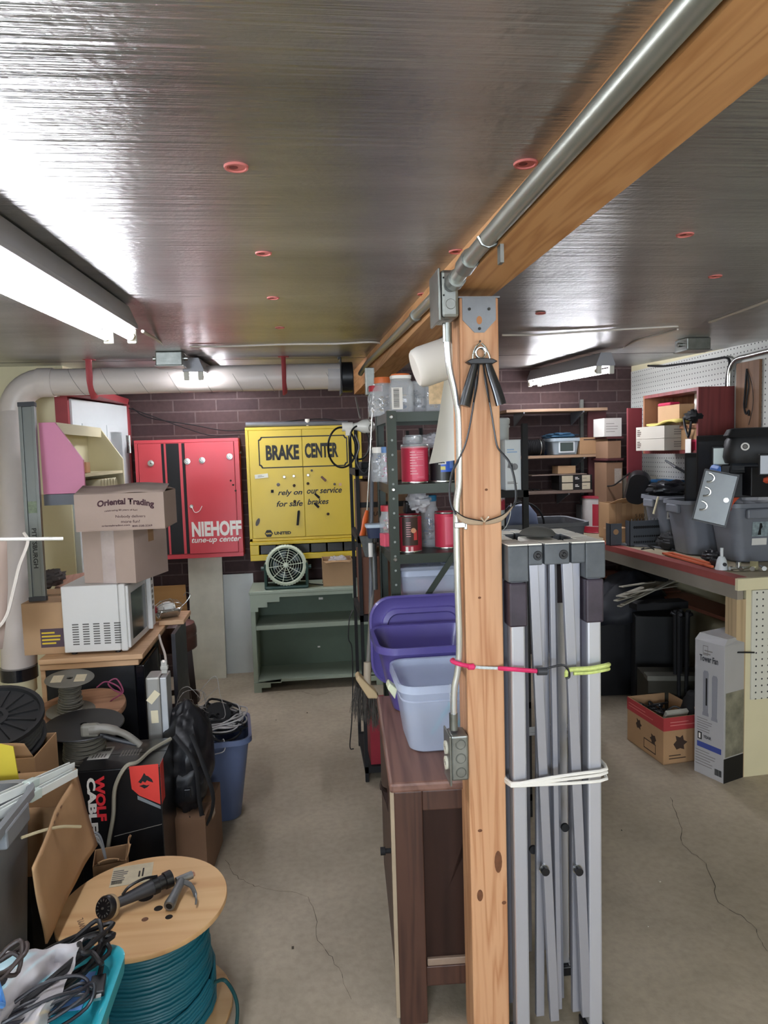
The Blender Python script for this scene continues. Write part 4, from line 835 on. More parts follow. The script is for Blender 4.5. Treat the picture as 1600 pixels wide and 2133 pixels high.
yl=A(2,1630,1.95); tag(ob('yellow_card',MB().prism([(-.12,-.10),(.03,-.06),(.0,.075),(-.12,.09)],.003,None,RX(PI/2)),None,mat('yellow_sheet','#cbb73c',.6,var=.1),loc=(yl.x,2.02,yl.z+.0),rot=(.1,.18,0)),'yellow card with slanted side standing behind the tall grey bin','card')
# ---- open carton, right wall outside visible
oc=thing('cardboard_box','open tan cardboard box with torn edge between grey bin and cable box','box',(0,0,0))
tf=A(156,1600,2.17); tn=A(62,1806,1.70); bf=A(196,1750,2.14); bn=A(92,1965,1.72); 
tl_=V((tf.x-.42,tf.y+.03,tf.z-.02)); tnl=V((tn.x-.42,tn.y+.0,tn.z+.0))
zbb=bf.z-.02; bfl=V((bf.x-.46,bf.y,zbb)); bf2=V((bf.x,bf.y,zbb)); bn2=V(bn); tnl=V((tf.x-.42,2.02,tf.z-.02)); bnl=V((bf.x-.46,2.02,zbb)); tnr=tn.lerp(tf,.7)-V((.008,0,.04)); bnr=bn2.lerp(bf2,.7)-V((.008,0,0)); bnr.z=zbb
def wallq(nm,a,b,c,d,n=10,amp=.006,jag=0):
    def fn(u,v):
        p=(a*(1-u)+b*u)*(1-v)+(d*(1-u)+c*u)*v
        k=V((noise.noise(p*7),noise.noise(p*7+V((9,0,0))),0))*amp
        if jag and v==0: k+=V((0,0,jag*noise.noise(V((u*14,3,0)))))
        return p+k
    return ob(nm,MB().grid(fn,n,n),oc,card3,solid=.005)
wallq('side_wall',tn,tf,bf2,bn2,14,.010,.02); wallq('back_wall',tl_,tf,bf2,bfl); wallq('side_wall',tnl,tl_,bfl,bnl); 
wallq('front_wall',tnl,tnr,bnr,bnl); wallq('box_bottom',bnl,bnr,bf2,bfl,4,0)
carton('storage_box','dark plain box hidden under the open tan cardboard box',(bf.x-.30,2.12,0),(.30,.18,zbb-.006),0,mat('dark_box'),tp_=False)
for i in range(9):
    p=tn.lerp(tf,.2+i*.08)+V((.004,-.004,-.012)); ob('perforation',MB().box(p,(.004,.012,.006)),oc,cardk)
# small carton beside it
c4=A(200,1790,2.1); carton('cardboard_box','small open cardboard box wedged beside the black cable box',(c4.x+.0,2.245,0),(.10,.10,.31),.2,card3,True,[('x+',25,.04),('y-',60,.04)])
R=random.Random(8)
for i,(dz,c_) in enumerate(((.0,'#8f9090'),(.012,'#a3a3a0'),(.024,'#7d8086'))): wire('grey_wire','grey wire loop poking up behind the small wedged cardboard box',[V((c4.x-.06,2.23,.34+dz)),V((c4.x-.045,2.22,.375+dz)),V((c4.x-.02,2.22,.36+dz)),V((c4.x-.005,2.22,.29))],.004,mat('wire_col%d'%i,c_,.5),group='grey wire loops behind the small box')
wire('paper_strip','pale bent strip sticking out of the open tan cardboard box',[A(45,1745,1.8),A(90,1730,1.85),A(130,1722,1.9),A(168,1722,1.95)],.004,mat('strip_pale','#b3a583',.6))
# white rails across
for i,(d0,dz,lab) in enumerate(((0,0,'upper'),(.03,-.028,'lower'))):
    s0=A(-160,1752+i*46,1.60-i*.04); s1=A(150+i*6,1600+i*14,2.14-i*.03); s0=V(s0)+V((0,0,.02)); s1=V(s1)+V((0,0,.008)); d_=s1-s0
    rl=thing('blind_rail','%s of two pale green-white plastic rails lying across the grey bin'%lab,'rail',s0,group=None); rl.rotation_euler=d_.to_track_quat('X','Z').to_euler()
    ob('channel',MB().bb(0,d_.length,-.010,-.006,-.010,.010).bb(0,d_.length,.006,.010,-.010,.010).bb(0,d_.length,-.010,.010,-.012,-.009),rl,mat('rail_white','#dfe3de',.4,var=.04),bev=.001)
    ob('clip',MB().bb(d_.length*.62,d_.length*.70,-.012,.012,-.014,.012),rl,mat('rail_mint','#cbd8d0',.4),bev=.002)
# grey tall bin
gb_=A(60,1690,1.76)
gt=tote('storage_bin','tall scuffed grey plastic bin with two white rails lying across it',(gb_.x-.305,1.79,0),(.42,.26),(.50,.33),gb_.z-.01,mat('bin_grey','#7f8184',.5,var=.22,vs=7),r=.06,rim=.014)
crk=mat('white_scuff','#a9a9a6',.7)
ob('scuff',MB().tube(spline([(.12,-.163,.35),(.14,-.166,.42),(.135,-.171,.5),(.16,-.176,.6)],5),.0015,n=4),gt,crk)
tote('storage_bin','smaller light grey bin tucked behind the tall grey bin',(gb_.x+.055,1.66,0),(.07,.09),(.08,.10),.36,mat('bin_lightgrey','#8d8f8e',.5,var=.1),r=.06,handles=False)
# ---- teal lidded bin in the foreground with cables
tr=F(268,1962,.50); xr=tr.x; yf=tr.y
tw_,td_=.62,.52
tb2=thing('storage_bin','translucent storage bin with an upturned teal lid beside the wooden reel','bin',(xr-tw_/2,yf-td_/2,0))
teal=mat('teal_plastic','#2fa6b4',.35,var=.08,coat=.2)
ob('tub',MB().loft([rrect(tw_*.80,td_*.80,.05,0),rrect(tw_*.80,td_*.80,.05,.004),rrect(tw_-.05,td_-.05,.05,.44),rrect(tw_-.03,td_-.03,.05,.46)]),tb2,mat('translucent_grey','#9c9f9e',.35,var=.05,alpha=.8))
ob('lid',MB().loft([rrect(tw_-.02,td_-.02,.05,.462),rrect(tw_,td_,.05,.466),rrect(tw_+.004,td_+.004,.05,.498),rrect(tw_-.012,td_-.012,.05,.500),rrect(tw_-.03,td_-.03,.05,.495),rrect(tw_-.05,td_-.05,.045,.478),rrect(tw_-.12,td_-.12,.03,.474),rrect(tw_-.13,td_-.13,.03,.468)],capb=True,capt=True),tb2,teal)
ob('sticker',MB().bb(tw_/2-.14,tw_/2-.055,td_/2-.16,td_/2-.055,.4795,.4802,M=None),tb2,mat('blue_label','#5f86c0',.5,var=.15,vs=40))
R=random.Random(21); ctr=A(120,2070,1.42); zl_=.50
cbm=mat('cable_black','#1c1b1d',.42,var=.2)
def hank(nm,label,c,ax,L,W_,n,r,m,seed,group=None):
    R_=random.Random(seed); pts=[]
    for i in range(n):
        a_=R_.uniform(-.14,.14); l=L*R_.uniform(.75,1.05); w_=W_*R_.uniform(.4,1.1); h=R_.uniform(0,.03)
        for t in range(8):
            q=2*PI*t/8; p=V((l*math.cos(q)+R_.uniform(-.006,.006),w_*math.sin(q),h+.012*math.sin(q*2+i)+.006*i/n*4)); pts.append(V(c)+RZ(ax+a_)@p)
    return wire(nm,label,pts,r,m,k=4,n=7)
hank('usb_cable','thick bundle of black cables lying on the teal lid',(ctr.x-.01,ctr.y,zl_+.008),.95,.15,.045,9,.0052,cbm,3)
hank('usb_cable','lower hank of thin black cable looped on the teal lid',(ctr.x+.01,ctr.y-.10,zl_+.006),.55,.11,.03,6,.0035,mat('cable_soft','#25242a',.4,var=.1),9)
hd=thing('hdmi_cable','black cable with a large plug curving over the teal lid','cable',(0,0,0))
pg=F(207,2035,.515); P_=[F(165,1965,.56),F(172,1985,.56),F(192,1985,.55),F(208,2005,.545),V(pg)+V((0,.02,.012)),V(pg)]
ob('cord',MB().tube(spline(P_,6),.0055,n=8),hd,cbm)
e=ob('plug',MB().bb(-.014,.014,-.045,0,-.007,.007),hd,blackp,bev=.002,loc=pg,rot=(.1,0,.15)); ob('plug_tip',MB().bb(-.009,.009,-.056,-.0452,-.003,.003),e,steel)
# clear plastic bag with a blue-white cable
bg=tag(ob('plastic_bag',MB().grid(lambda u,v:tuple(F(-60+235*u*(1-.5*v)+ (30*u*v)+14*noise.noise(V((v*5,u*2,7)))*u,1990+215*v-38*u*u+16*noise.noise(V((u*5,3,v)))*(1-v),.56+.03*noise.noise(V((u*4,v*4,2)))+.012*math.sin(u*12+v*7)-.03*u*v)),26,20),None,mat('milky_film','#fbf5f7',.55,var=.03,alpha=.5,bump=.35,bs=22,spec=.4),subd=0),'milky clear plastic bag spread over the cables on the teal lid','plastic bag')
hank('power_cable','brown-black cable looped on top of the milky plastic bag',F(-2,2045,.60),.9,.06,.03,3,.0042,mat('cable_brown','#3f3533',.45,var=.1),31)
hank('blue_cable','bright blue cable loop lying on the milky plastic bag',F(-22,2098,.595),1.4,.026,.02,2,.005,mat('cable_blue','#5b96dc',.4),12)
for px,c_,lab in ((62,'#d8d9c4','pale green card tab lying on the teal lid'),(78,'#d9b33c','orange-yellow card tab lying on the teal lid')):
    p=F(px,2125,.52); tag(ob('card_tab',MB().bb(-.02,.02,-.05,.015,-.001,.001),None,mat('tab'+c_[1:],c_,.7,var=.1,vs=50),loc=(p.x,p.y,.525+.003*(px>70)),rot=(.15,.05,-.5)),lab,'card')
# ---- wooden cable reel
rc_=F(473,2096,.0); rx=rc_.x; Yr=rc_.y; tp1=A(472,1858,Yr); tp0=A(122,1900,Yr); zr=(tp1.z+tp0.z)/2; rr_=(tp1.x-tp0.x)/2; cxr=(tp1.x+tp0.x)/2
rl=thing('wooden_cable_reel','wooden cable reel wound with teal cable standing on the floor','cable reel',(cxr,Yr,0))
birch=wood('birch_ply','#d4ad7c','#c29463',0,.55,3.2)
def disc(z0,z1,hl=()):
    mb=MB(); mb.lathe([(0,z0),(rr_-.001,z0),(rr_,z0+.002),(rr_,z1-.002),(rr_-.001,z1),(0,z1)],None,64); return mb
ob('flange',disc(0,.014),rl,birch); ft=ob('flange',disc(zr-.014,zr),rl,birch)
hol=mat('hole_dark','#1a1310',.9,var=0)
def hl(px,py,rx_,m=hol):
    p=F(px,py,zr)-V((cxr,Yr,0)); ob('hole',MB().lathe([(0,.0006),(rx_,.0006),(rx_+.001,0)],None,20,T(p.x,p.y,zr)),ft,m)
hl(303,1868,.021); hl(330,1892,.011); hl(352,1910,.009); hl(302,1915,.008,mat('plug_wood','#6b4a36',.8,var=.3,vs=70))
ob('drum',MB().lathe([(rr_*.66,.014),(rr_*.66,zr-.014)],None,40),rl,teal)
pts=[]; turns=30; cr=.0052; rdm=rr_*.70
for i in range(turns*24+1):
    a_=2*PI*i/24; u=i/(turns*24); r_=rdm+.006+.012*(1-u)**2+ .0035*math.sin(u*37)
    pts.append((r_*math.cos(a_),r_*math.sin(a_),.014+cr+(zr-.028-2*cr)*u))
tcm=mat('teal_cable','#1c6473',.42,var=.12); ob('wound_cable',MB().tube(pts,cr*1.08,n=8),rl,tcm)
pts=[]
for i in range(5*24): a_=2*PI*i/24; pts.append(((rdm+.022)*math.cos(a_),(rdm+.022)*math.sin(a_),.05+.03*math.sin(a_+.6)+.012*i/24))
ob('wound_cable',MB().tube(pts,cr,n=8),rl,tcm)
e0=[V((rdm+.02,-.02,.09)),V((rdm+.05,.01,.07)),V((rdm+.085,-.04,.045)),V((rdm+.09,-.12,.03)),V((rdm+.07,-.2,.02)),V((rdm+.0,-.28,.008))]
ob('loose_end',MB().tube(spline(e0,6),cr,n=8),rl,mat('teal_dark','#1c4a4b',.45,var=.1))
lb=F(275,1822,zr)-V((cxr,Yr,0)); lo=ob('paper_label',MB().box((0,0,.0006),(.115,.10,.001),None,T(lb.x,lb.y,zr)@RZ(.12)),ft,mat('label_old','#c9bfa2',.7,var=.12,vs=30))
mb=MB(); bars(mb,T(lb.x-.03,lb.y,zr+.0012)@RZ(.12),.05,.06,6,greyi); barcode(mb,T(lb.x-.035,lb.y-.035,zr+.0014)@RZ(.12),.03,.018,black); bars(mb,T(lb.x+.025,lb.y+.01,zr+.0012)@RZ(.12+PI/2),.05,.02,2,black); ob('print',mb,lo)
mb=MB(); R=random.Random(4)
pH=[F(x,y,zr)-V((cxr,Yr,0)) for x,y in ((160,1905),(165,1920),(172,1935),(178,1948),(186,1955),(192,1968),(200,1978))]
hw=text(ft,'HOSE 0060-WWYL',.17,.016,mat('pencil','#5c4a3a',.8),T(pH[3].x+.004,pH[3].y-.005,zr+.0004)@RZ(2.05),bold=-.0,name='handwriting')
# nozzles lying on it
def nz(px,py,z): p=F(px,py,z); return V((p.x,p.y,z))
n1=thing('hose_nozzle','black hose nozzle with a round spray head lying on the wooden reel','hose nozzle',nz(225,1890,zr+.03))
o=V(n1.location); e1=nz(350,1832,zr+.035); ax_=(e1-o); 
hd_=(nz(212,1897,zr+.03)-o)
q_=ax_.to_track_quat('Z','Y').to_matrix().to_4x4(); Ln=ax_.length
qh=V((.50,.80,-.42)).to_track_quat('Z','Y').to_matrix().to_4x4()
ob('spray_head',MB().lathe([(0,-.018),(.026,-.018),(.030,-.012),(.030,.004),(.022,.016),(.012,.02),(0,.02)],None,28,qh),n1,blackp)
ob('head_ring',MB().lathe([(.0302,-.006),(.0315,-.004),(.0315,.004),(.0302,.006)],None,28,qh@T(0,0,.006)),n1,mat('ring_tan','#a08a6a',.5)); 
mb=MB()
for i in range(14): mb.box((0,0,0),(.006,.002,.002),None,qh@RZ(2*PI*i/14)@T(.020,0,-.0185))
mb.cyl(qh@V((0,0,-.022)),qh@V((0,0,-.018)),.003,n=8); ob('spray_slot',mb,n1,mat('slot_grey','#565450',.6))
ob('grip',MB().tube([q_@V((0,0,z)) for z in (.015,.04,.07,.1,Ln-.04,Ln-.02)],[.013,.014,.016,.019,.021,.018],n=16),n1,darkgrey)
ob('hose_thread',MB().lathe([(0,Ln-.045),(.023,Ln-.045),(.023,Ln-.03),(.019,Ln-.028),(.019,Ln-.012),(.023,Ln-.010),(.023,Ln+.01),(.015,Ln+.01),(.015,Ln-.01),(0,Ln-.01)],None,20,q_),n1,blackp)
ob('trigger_lever',MB().tube(spline([q_@V((-.0,.016,.04)),q_@V((-.0,.030,.06)),q_@V((0,.034,.1)),q_@V((0,.024,Ln-.03))]),.004,n=6),n1,blackp)
n2=thing('hose_nozzle','grey metal trigger hose nozzle lying beside the black one on the reel','hose nozzle',nz(352,1888,zr+.016)); o=V(n2.location)
zn=mat('zinc_cast','#7d7f80',.4,.6,var=.2,vs=30)
e2=nz(378,1835,zr+.03)-o
q_=e2.to_track_quat('Z','Y').to_matrix().to_4x4(); L2_=e2.length
ob('barrel',MB().lathe([(.009,0),(.0145,0),(.0155,.006),(.0145,.02),(.012,.04),(.012,L2_),(0,L2_)],None,20,q_),n2,zn); ob('bore',MB().lathe([(0,.002),(.010,.001)],None,16,q_),n2,black)
ob('trigger',MB().tube(spline([e2,nz(398,1845,zr+.03)-o,nz(408,1868,zr+.022)-o,nz(408,1884,zr+.01)-o]),[.007]*6+[.006]*6+[.003]*7,n=8,flat=.6),n2,zn)
ob('valve_body',MB().cyl(e2-V((.014,0,0)),nz(400,1822,zr+.03)-o,.011,n=14),n2,zn); ob('brass_stem',MB().cyl(nz(400,1822,zr+.03)-o,nz(404,1820,zr+.03)-o,.007,n=10),n2,mat('copper','#b98a78',.4,.7))
# ---- backpack and its box, blue bin of wire
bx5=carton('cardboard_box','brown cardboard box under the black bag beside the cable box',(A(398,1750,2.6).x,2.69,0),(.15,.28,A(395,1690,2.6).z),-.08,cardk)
bag=thing('backpack','slouched black bag with straps leaning between cable box and blue bin','bag',(A(395,1600,2.62).x,2.72,0))
zb5=A(395,1690,2.6).z
lth=mat('black_nylon','#18181b',.45,var=.25,vs=12,bump=.35,bs=18)
crumple('bag_body',bag,(-.02,.0,zb5+.17),.095,.15,.20,lth,11,n=40,amp=.14,freq=2.0)
crumple('bag_pocket',bag,(-.01,-.10,zb5+.10),.07,.06,.10,lth,5,n=22,amp=.2)
for a_ in (0,1):
    ob('strap',MB().tube(spline([(.02-.06*a_,-.14,zb5+.30),(.06-.03*a_,-.17,zb5+.2),(.09-.05*a_,-.165,zb5+.06),(.05,-.155,zb5-.05),(.0+.05*a_,-.16,zb5-.0)],6),.009,n=6,flat=.3),bag,blackm)
ob('buckle',MB().bb(-.012,.012,-.175,-.16,zb5+.08,zb5+.11),bag,blackp,bev=.003)
bb_=F(452,1732); tp5=A(518,1530,3.0)
bluet=mat('blue_grey_plastic','#566280',.4,var=.12)
yb5=2.98; hb=A(518,1530,2.98).z
bt=tote('waste_bin','blue-grey plastic tub stuffed with wire beside the black bag',(A(452,1640,yb5).x+.0,yb5+.10,0),(.17,.20),(.27,.33),hb,bluet,r=.05,rim=.01,handles=False,rz=.1)
R=random.Random(17); cc=V((A(446,1530,yb5).x,yb5+.09,hb))
def tangle(nm,label,c,rad,n,r,m,seed,hz_=.5,k=5,dz=0,spread=.4):
    R_=random.Random(seed); pts=[]; a_=0
    for i in range(n):
        a_+=R_.uniform(.5,1.1); rr=rad*R_.uniform(1-spread,1.08); pts.append(V(c)+V((rr*math.cos(a_),rr*math.sin(a_)*1.0,dz+rad*hz_*R_.uniform(-.3,1))))
    return wire(nm,label,pts,r,m,k=k)
tangle('wire_coil','thick light grey coil of cable on top of the blue-grey tub',cc+V((-.02,-.02,.045)),.145,80,.0034,mat('wl','#a9a5a3',.5),2,.25,spread=.18)
tangle('wire_coil','dark wires filling the blue-grey tub',cc+V((-.03,-.02,.02)),.15,90,.005,blackm,3,.5,spread=.9)
tangle('loose_wire','loose thin pale wires springing up above the blue-grey tub',cc+V((-.08,-.02,.10)),.13,26,.0016,mat('wl2','#9e9a95',.4),14,1.0,spread=.9)
tangle('loose_wire','pale wires hanging over the near rim of the blue-grey tub',cc+V((-.02,-.15,-.05)),.08,26,.0022,mat('wl','#a9a5a3',.5),19,1.0,spread=.9)
tangle('loose_wire','thin green wires among the black spools in the tub',cc+V((-.04,.06,.03)),.1,18,.002,mat('wg','#2f5548',.5),23,.5,spread=.9)
s5=spool_('wire_spool','small black spool propped up among the wires in the tub',cc+V((.01,-.02,.055)),(.9,.2,0),.055,.02,.05,.005,blackm,blackm,4,hole=.006,rw=lambda u:.03)
# ================================================================ CENTRE
# ---- brown panelled cabinet
zc_=.69; cf=1.797; p=A(800,1640,cf); CX0=.205; CXR=.478; cdp=.66
dkb=wood('dark_oak','#4a3026','#33201a',2,.45,8); dkb_x=wood('dark_oak_top','#7d5c50','#5c4037',1,.5,6)
bc=thing('wooden_cabinet','old dark brown panelled wooden cabinet under the purple and clear tubs','cabinet',(CX0,cf,0),-.055)
WB=CXR-CX0
ob('cabinet_body',MB().bb(.012,WB,.012,cdp,.10,zc_-.03),bc,dkb)
ob('top_board',MB().bb(-.012,WB+.01,-.012,cdp+.01,zc_-.028,zc_),bc,dkb_x,bev=.008)
mb=MB(); mb.bb(0,.075,0,.02,0,zc_-.03); mb.bb(WB-.06,WB,0,.02,0,zc_-.03); mb.bb(.075,WB-.06,0,.02,zc_-.085,zc_-.03); mb.bb(.075,WB-.06,0,.02,.11,.165)
ob('side_frame',mb,bc,dkb,bev=.003)
ob('side_panel',MB().bb(.07,WB-.055,.012,.018,.16,zc_-.08),bc,wood('dark_oak_panel','#3b2620','#2b1b17',2,.4,5))
ob('panel_moulding',MB().bb(.078,WB-.06,.002,.013,.165,.185),bc,mat('worn_moulding','#8b7767',.5,var=.2,vs=20),bev=.002)
ob('front_edge',MB().bb(-.010,.0,.004,.03,.02,zc_-.03),bc,mat('pale_edge','#a08f78',.6,var=.15))
dd=ob('door',MB().bb(-.006,.010,.03,cdp-.02,.08,zc_-.05),bc,dkb,bev=.002)
ob('knob',MB().cyl((-.006,.12,.43),(-.022,.12,.43),.007,n=10).cyl((-.022,.12,.43),(-.036,.12,.43),.011,n=12),dd,blackm)
ob('latch',MB().prism([(0,0),(.022,.012),(.018,.03),(0,-.06)],.03,None,T(-.006,.22,.55)@RZ(PI)@RX(PI/2)),dd,dkw)
# ---- frosted clear tub
nr=1.93; a=A(845,1433,nr); za=a.z; ft_=frost
def bintub(nm,label,xl,xr,y0,y1,zb,zt,tap,m,**k):
    w_=xr-xl; d_=y1-y0; return tote(nm,label,((xl+xr)/2,(y0+y1)/2,zb),(w_-2*tap,d_-2*tap),(w_,d_),zt-zb,m,**k)
xl=a.x-.012
t=bintub('storage_tub','frosted clear plastic tub on the near edge of the brown cabinet',xl,xl+.28,nr+.0,nr+.27,zc_+.001,za,.028,ft_,r=.045,rim=.006,handles=False,th=.002)
ob('rib',MB().bb(-.002,.002,-.1365,-.1335,za-zc_-.075,za-zc_),t,whitei); ob('latch',MB().prism([(0,0),(-.022,.02),(-.030,.005),(-.008,-.03)],.045,None,T(-.14,0,za-zc_-.035)@RX(PI/2)),t,mat('latch_green','#c9cdb0',.4),bev=.003)
ob('band',MB().loft([rrect(.272,.262,.045,za-zc_-.05),rrect(.277,.267,.045,za-zc_-.048),rrect(.277,.267,.045,za-zc_-.046),rrect(.272,.262,.045,za-zc_-.044)],capb=False),t,ft_)
wire('teal_strap','teal cord lying inside the frosted clear tub',[V((xl+.09,nr+.04,zc_+.05)),V((xl+.14,nr+.06,zc_+.11)),V((xl+.2,nr+.10,zc_+.17)),V((xl+.22,nr+.12,zc_+.1)),V((xl+.17,nr+.12,zc_+.02))],.006,teal)
# ---- purple tub and lid
purple=mat('purple_plastic','#5a5194',.32,var=.06,coat=.25,vs=3)
n2_=2.22; a=A(800,1353,n2_); xl2=a.x-.012
bintub('storage_tub','deep purple plastic tub behind the frosted clear tub',xl2,xl2+.36,n2_,n2_+.30,zc_+.001,a.z,.05,purple,r=.06,rim=.010,handles=False)
lz0=zc_+.002; la=A(775,1243,2.60); lh=la.z-lz0; LW=.40; L0=thing('storage_cover','purple rounded lid standing upright behind the purple tub','lid',(A(772,1330,2.57).x+LW/2,2.57,lz0),0,rot=(-.10,0,0))
def lidr(w_,d_,r_,y): return [(p_[0],y,p_[1]+lh/2) for p_ in rrect(w_,d_,r_,0,6)]
ob('lid_shell',MB().loft([lidr(LW-.02,lh-.02,.08,.016),lidr(LW,lh,.085,.014),lidr(LW,lh,.085,-.006),lidr(LW-.014,lh-.014,.08,-.010),lidr(LW-.03,lh-.03,.075,-.004),lidr(LW-.09,lh-.09,.055,-.004),lidr(LW-.10,lh-.10,.05,-.012),lidr(LW-.13,lh-.13,.045,-.014),lidr(LW-.14,lh-.14,.04,-.006)],capb=True,capt=True),L0,purple)
# ---- green slotted steel shelf unit
SG=mat('shelf_green','#343b33',.45,.2,var=.1); gx0,gx1,gy0,gy1=.318,.69,2.66,3.08
su=thing('shelf_unit','dark green slotted steel shelf unit holding jars and coffee cans','shelf unit',(gx0,gy0,0)); gw_,gd_=gx1-gx0,gy1-gy0
ZS=[1.705,1.432,1.165,.895,.12]
for nm_,x,y,sx,sy in (('upright',0,0,1,1),('upright',gw_,0,-1,1),('upright',0,gd_,1,-1),('upright',gw_,gd_,-1,-1)):
    o=ob('upright',MB().bb(*sorted((x,x+sx*.036)),*sorted((y,y+sy*.003)),0,1.71).bb(*sorted((x,x+sx*.003)),*sorted((y+sy*.003,y+sy*.036)),0,1.71),su,SG)
    if (x,y)==(0,0):
        mb=MB()
        for i in range(18): mb.lathe([(0,.0006),(.0045,.0005)],None,10,FR(.018,-.0004,1.60-i*.055))
        ob('slot_hole',mb,o,mat('hole_light','#8f9691',.6,var=.3,vs=30)); 
for z in ZS:
    o=ob('shelf',MB().bb(.003,gw_-.003,.003,gd_-.003,z-.004,z).bb(.003,gw_-.003,.003,.006,z-.036,z-.004).bb(.003,gw_-.003,gd_-.006,gd_-.003,z-.036,z-.004).bb(.003,.006,.006,gd_-.006,z-.036,z-.004).bb(gw_-.006,gw_-.003,.006,gd_-.006,z-.036,z-.004),su,SG)
    ob('bolt',MB().lathe([(0,.005),(.005,.005),(.008,.002),(.008,0)],None,12,FR(.018,-.0005,z-.018)),o,steel)
ob('brace',MB().box((0,0,0),(.022,.003,.36),None,T(.17,-.006,1.16-.11)@RY(.62)),su,SG)
def sit(px,z,Y): return (A(px,1000,Y).x,Y,z+.0006)
R=random.Random(2); cA=[mat('bits_grey','#6e6a66',.5,.3,var=.3),blackm,mat('bits_tan','#a58e72',.6),mat('bits_blue','#3c5a85',.5)]
orange=mat('orange_lid','#d9733f',.5,var=.03); redl=mat('red_lid','#b2303c',.45,var=.03); lblw=mat('jar_label','#ded8cf',.6,var=.04); 
z=ZS[0]
j=jar('big square clear jar with white barcode label and orange-white lid',sit(840,z,2.76),.045,.135,orange,cA,sq=True,lidh=.014,cont_h=.45,seed=3)
ob('lid_skirt',MB().loft([rrect(.078,.078,.02,.130),rrect(.08,.08,.02,.142)],capb=True,capt=True),j,whitei)
ob('paper_label',MB().bb(-.042,.0,-.0468,-.0458,.012,.095),j,lblw); mb=MB(); barcode(mb,FR(-.024,-.0471,.055)@RZ(PI/2),.07,.022,black,20); ob('barcode',mb,j)
j=jar('clear ribbed jar with orange lid at the back left of the top green shelf',sit(803,z,2.93),.042,.135,orange,[cA[0],cA[2],mat('bits_clear','#b9b4ad',.4)],seed=4,cont_h=.5)
j=jar('small clear jar with red lid at the far left of the top green shelf',sit(788,z,3.02),.035,.11,redl,[cA[2],cA[0]],seed=5)
j=jar('clear jar full of dark parts right of the square barcode jar',sit(876,z,2.80),.038,.125,None,[blackm,darkgrey],seed=6,cont_h=.75)
j=jar('clear jar with beige picture label, partly behind the paper roll',sit(912,z,2.78),.045,.15,None,[cA[2]],seed=7,sq=True,label_m=None); ob('paper_label',MB().bb(-.036,.036,-.0468,-.0458,.03,.13),j,mat('label_snack','#d3b48a',.6,var=.3,vs=40))
z=ZS[1]
j=jar('white-lidded clear jar of blue and white bits on the middle green shelf',sit(792,z,2.98),.036,.125,whitei,[mat('bits_white','#cfd2d6',.5),cA[3]],seed=8,cont_h=.8)
j=jar('narrow clear bottle of magenta liquid on the middle green shelf',sit(805,z,2.90),.022,.125,mat('blue_lid','#5b7fae',.5),[mat('magenta','#b52f68',.4,var=.1)],seed=9,cont_h=.85)
redc=mat('can_red','#c4304a',.42,var=.05,vs=3); redd=mat('can_darkred','#9f2334',.42,var=.1); brownc=mat('can_brown','#3b2620',.45,var=.15)
pinkc=mat('can_pink','#d6586e',.45,var=.03)
def mk1(t,r,h):
    mb=MB(); curved(mb,r,-PI*.62,-PI*.30,h*.10,h*.86,pinkc); ob('paper_label',mb,t)
    mb=MB()
    for i in range(9): curved(mb,r,-PI*.66,-PI*.54+.1*(i%3),h*(.80-i*.07),h*(.825-i*.07),mat('print_pale','#e0a5a8',.6,var=0),1.008,5)
    for i in range(4): curved(mb,r,-PI*.50,-PI*.34,h*(.80-i*.06),h*(.81-i*.06),mat('print_pale'),1.008,5)
    curved(mb,r,-PI*.50,-PI*.34,h*.46,h*.47,mat('print_pale'),1.008,5); curved(mb,r,-PI*.50,-PI*.34,h*.16,h*.17,mat('print_pale'),1.008,5)
    ob('print',mb,t)
can('large red coffee can with pink ingredients label on the middle green shelf',sit(865,z,2.755),.053,.148,redc,clearj,marks=mk1)
def mkb(t,r,h):
    mb=MB(); curved(mb,r,-PI*.60,-PI*.20,h*.30,h*.92,mat('can_blue','#2f59b8',.4)); ob('blue_label',mb,t)
    mb=MB(); curved(mb,r,-PI*.66,-PI*.46,h*.52,h*.72,whitei,1.01,6); curved(mb,r,-PI*.60,-PI*.48,h*.36,h*.46,mat('yl','#c9c06a',.5),1.01,6); curved(mb,r,-PI*.36,-PI*.2,h*.4,h*.9,mat('bl2','#6d8dcf',.5),1.008,6); ob('white_label',mb,t)
    text(t,'Classic',.040,.020,black,T(-.004,0,0)@FR(-.020+.004,-r*1.02,h*.62,-.25),bold=.05)
can('dark coffee can with blue label, half hidden by the hanging paper sheet',sit(922,z,2.76),.048,.135,blackp,None,marks=mkb)
j=jar('empty clear jar on its side atop the red coffee can',V(sit(862,z+.152,2.76)),.040,.035,None,[clearj],seed=12); 
tag(crumple('plastic_bag',None,(0,0,0),.045,.06,.045,wrap,8,loc=(A(905,1000,2.9).x,2.93,z+.15)),'crumpled clear bag behind the blue labelled can on the green shelf','plastic bag')
tag(ob('paper_bundle',MB().bb(-.05,.05,-.03,.03,0,.13),None,mat('pleat_brown','#8a5b48',.7,var=.2,vs=60,stretch=(8,1,.2)),loc=V(sit(803,z,3.04))+V((.03,0,.13)) if False else (gx0+.10,3.05,z+.001),bev=.004),'pleated brown packet at the back of the middle green shelf','packet')
z=ZS[2]
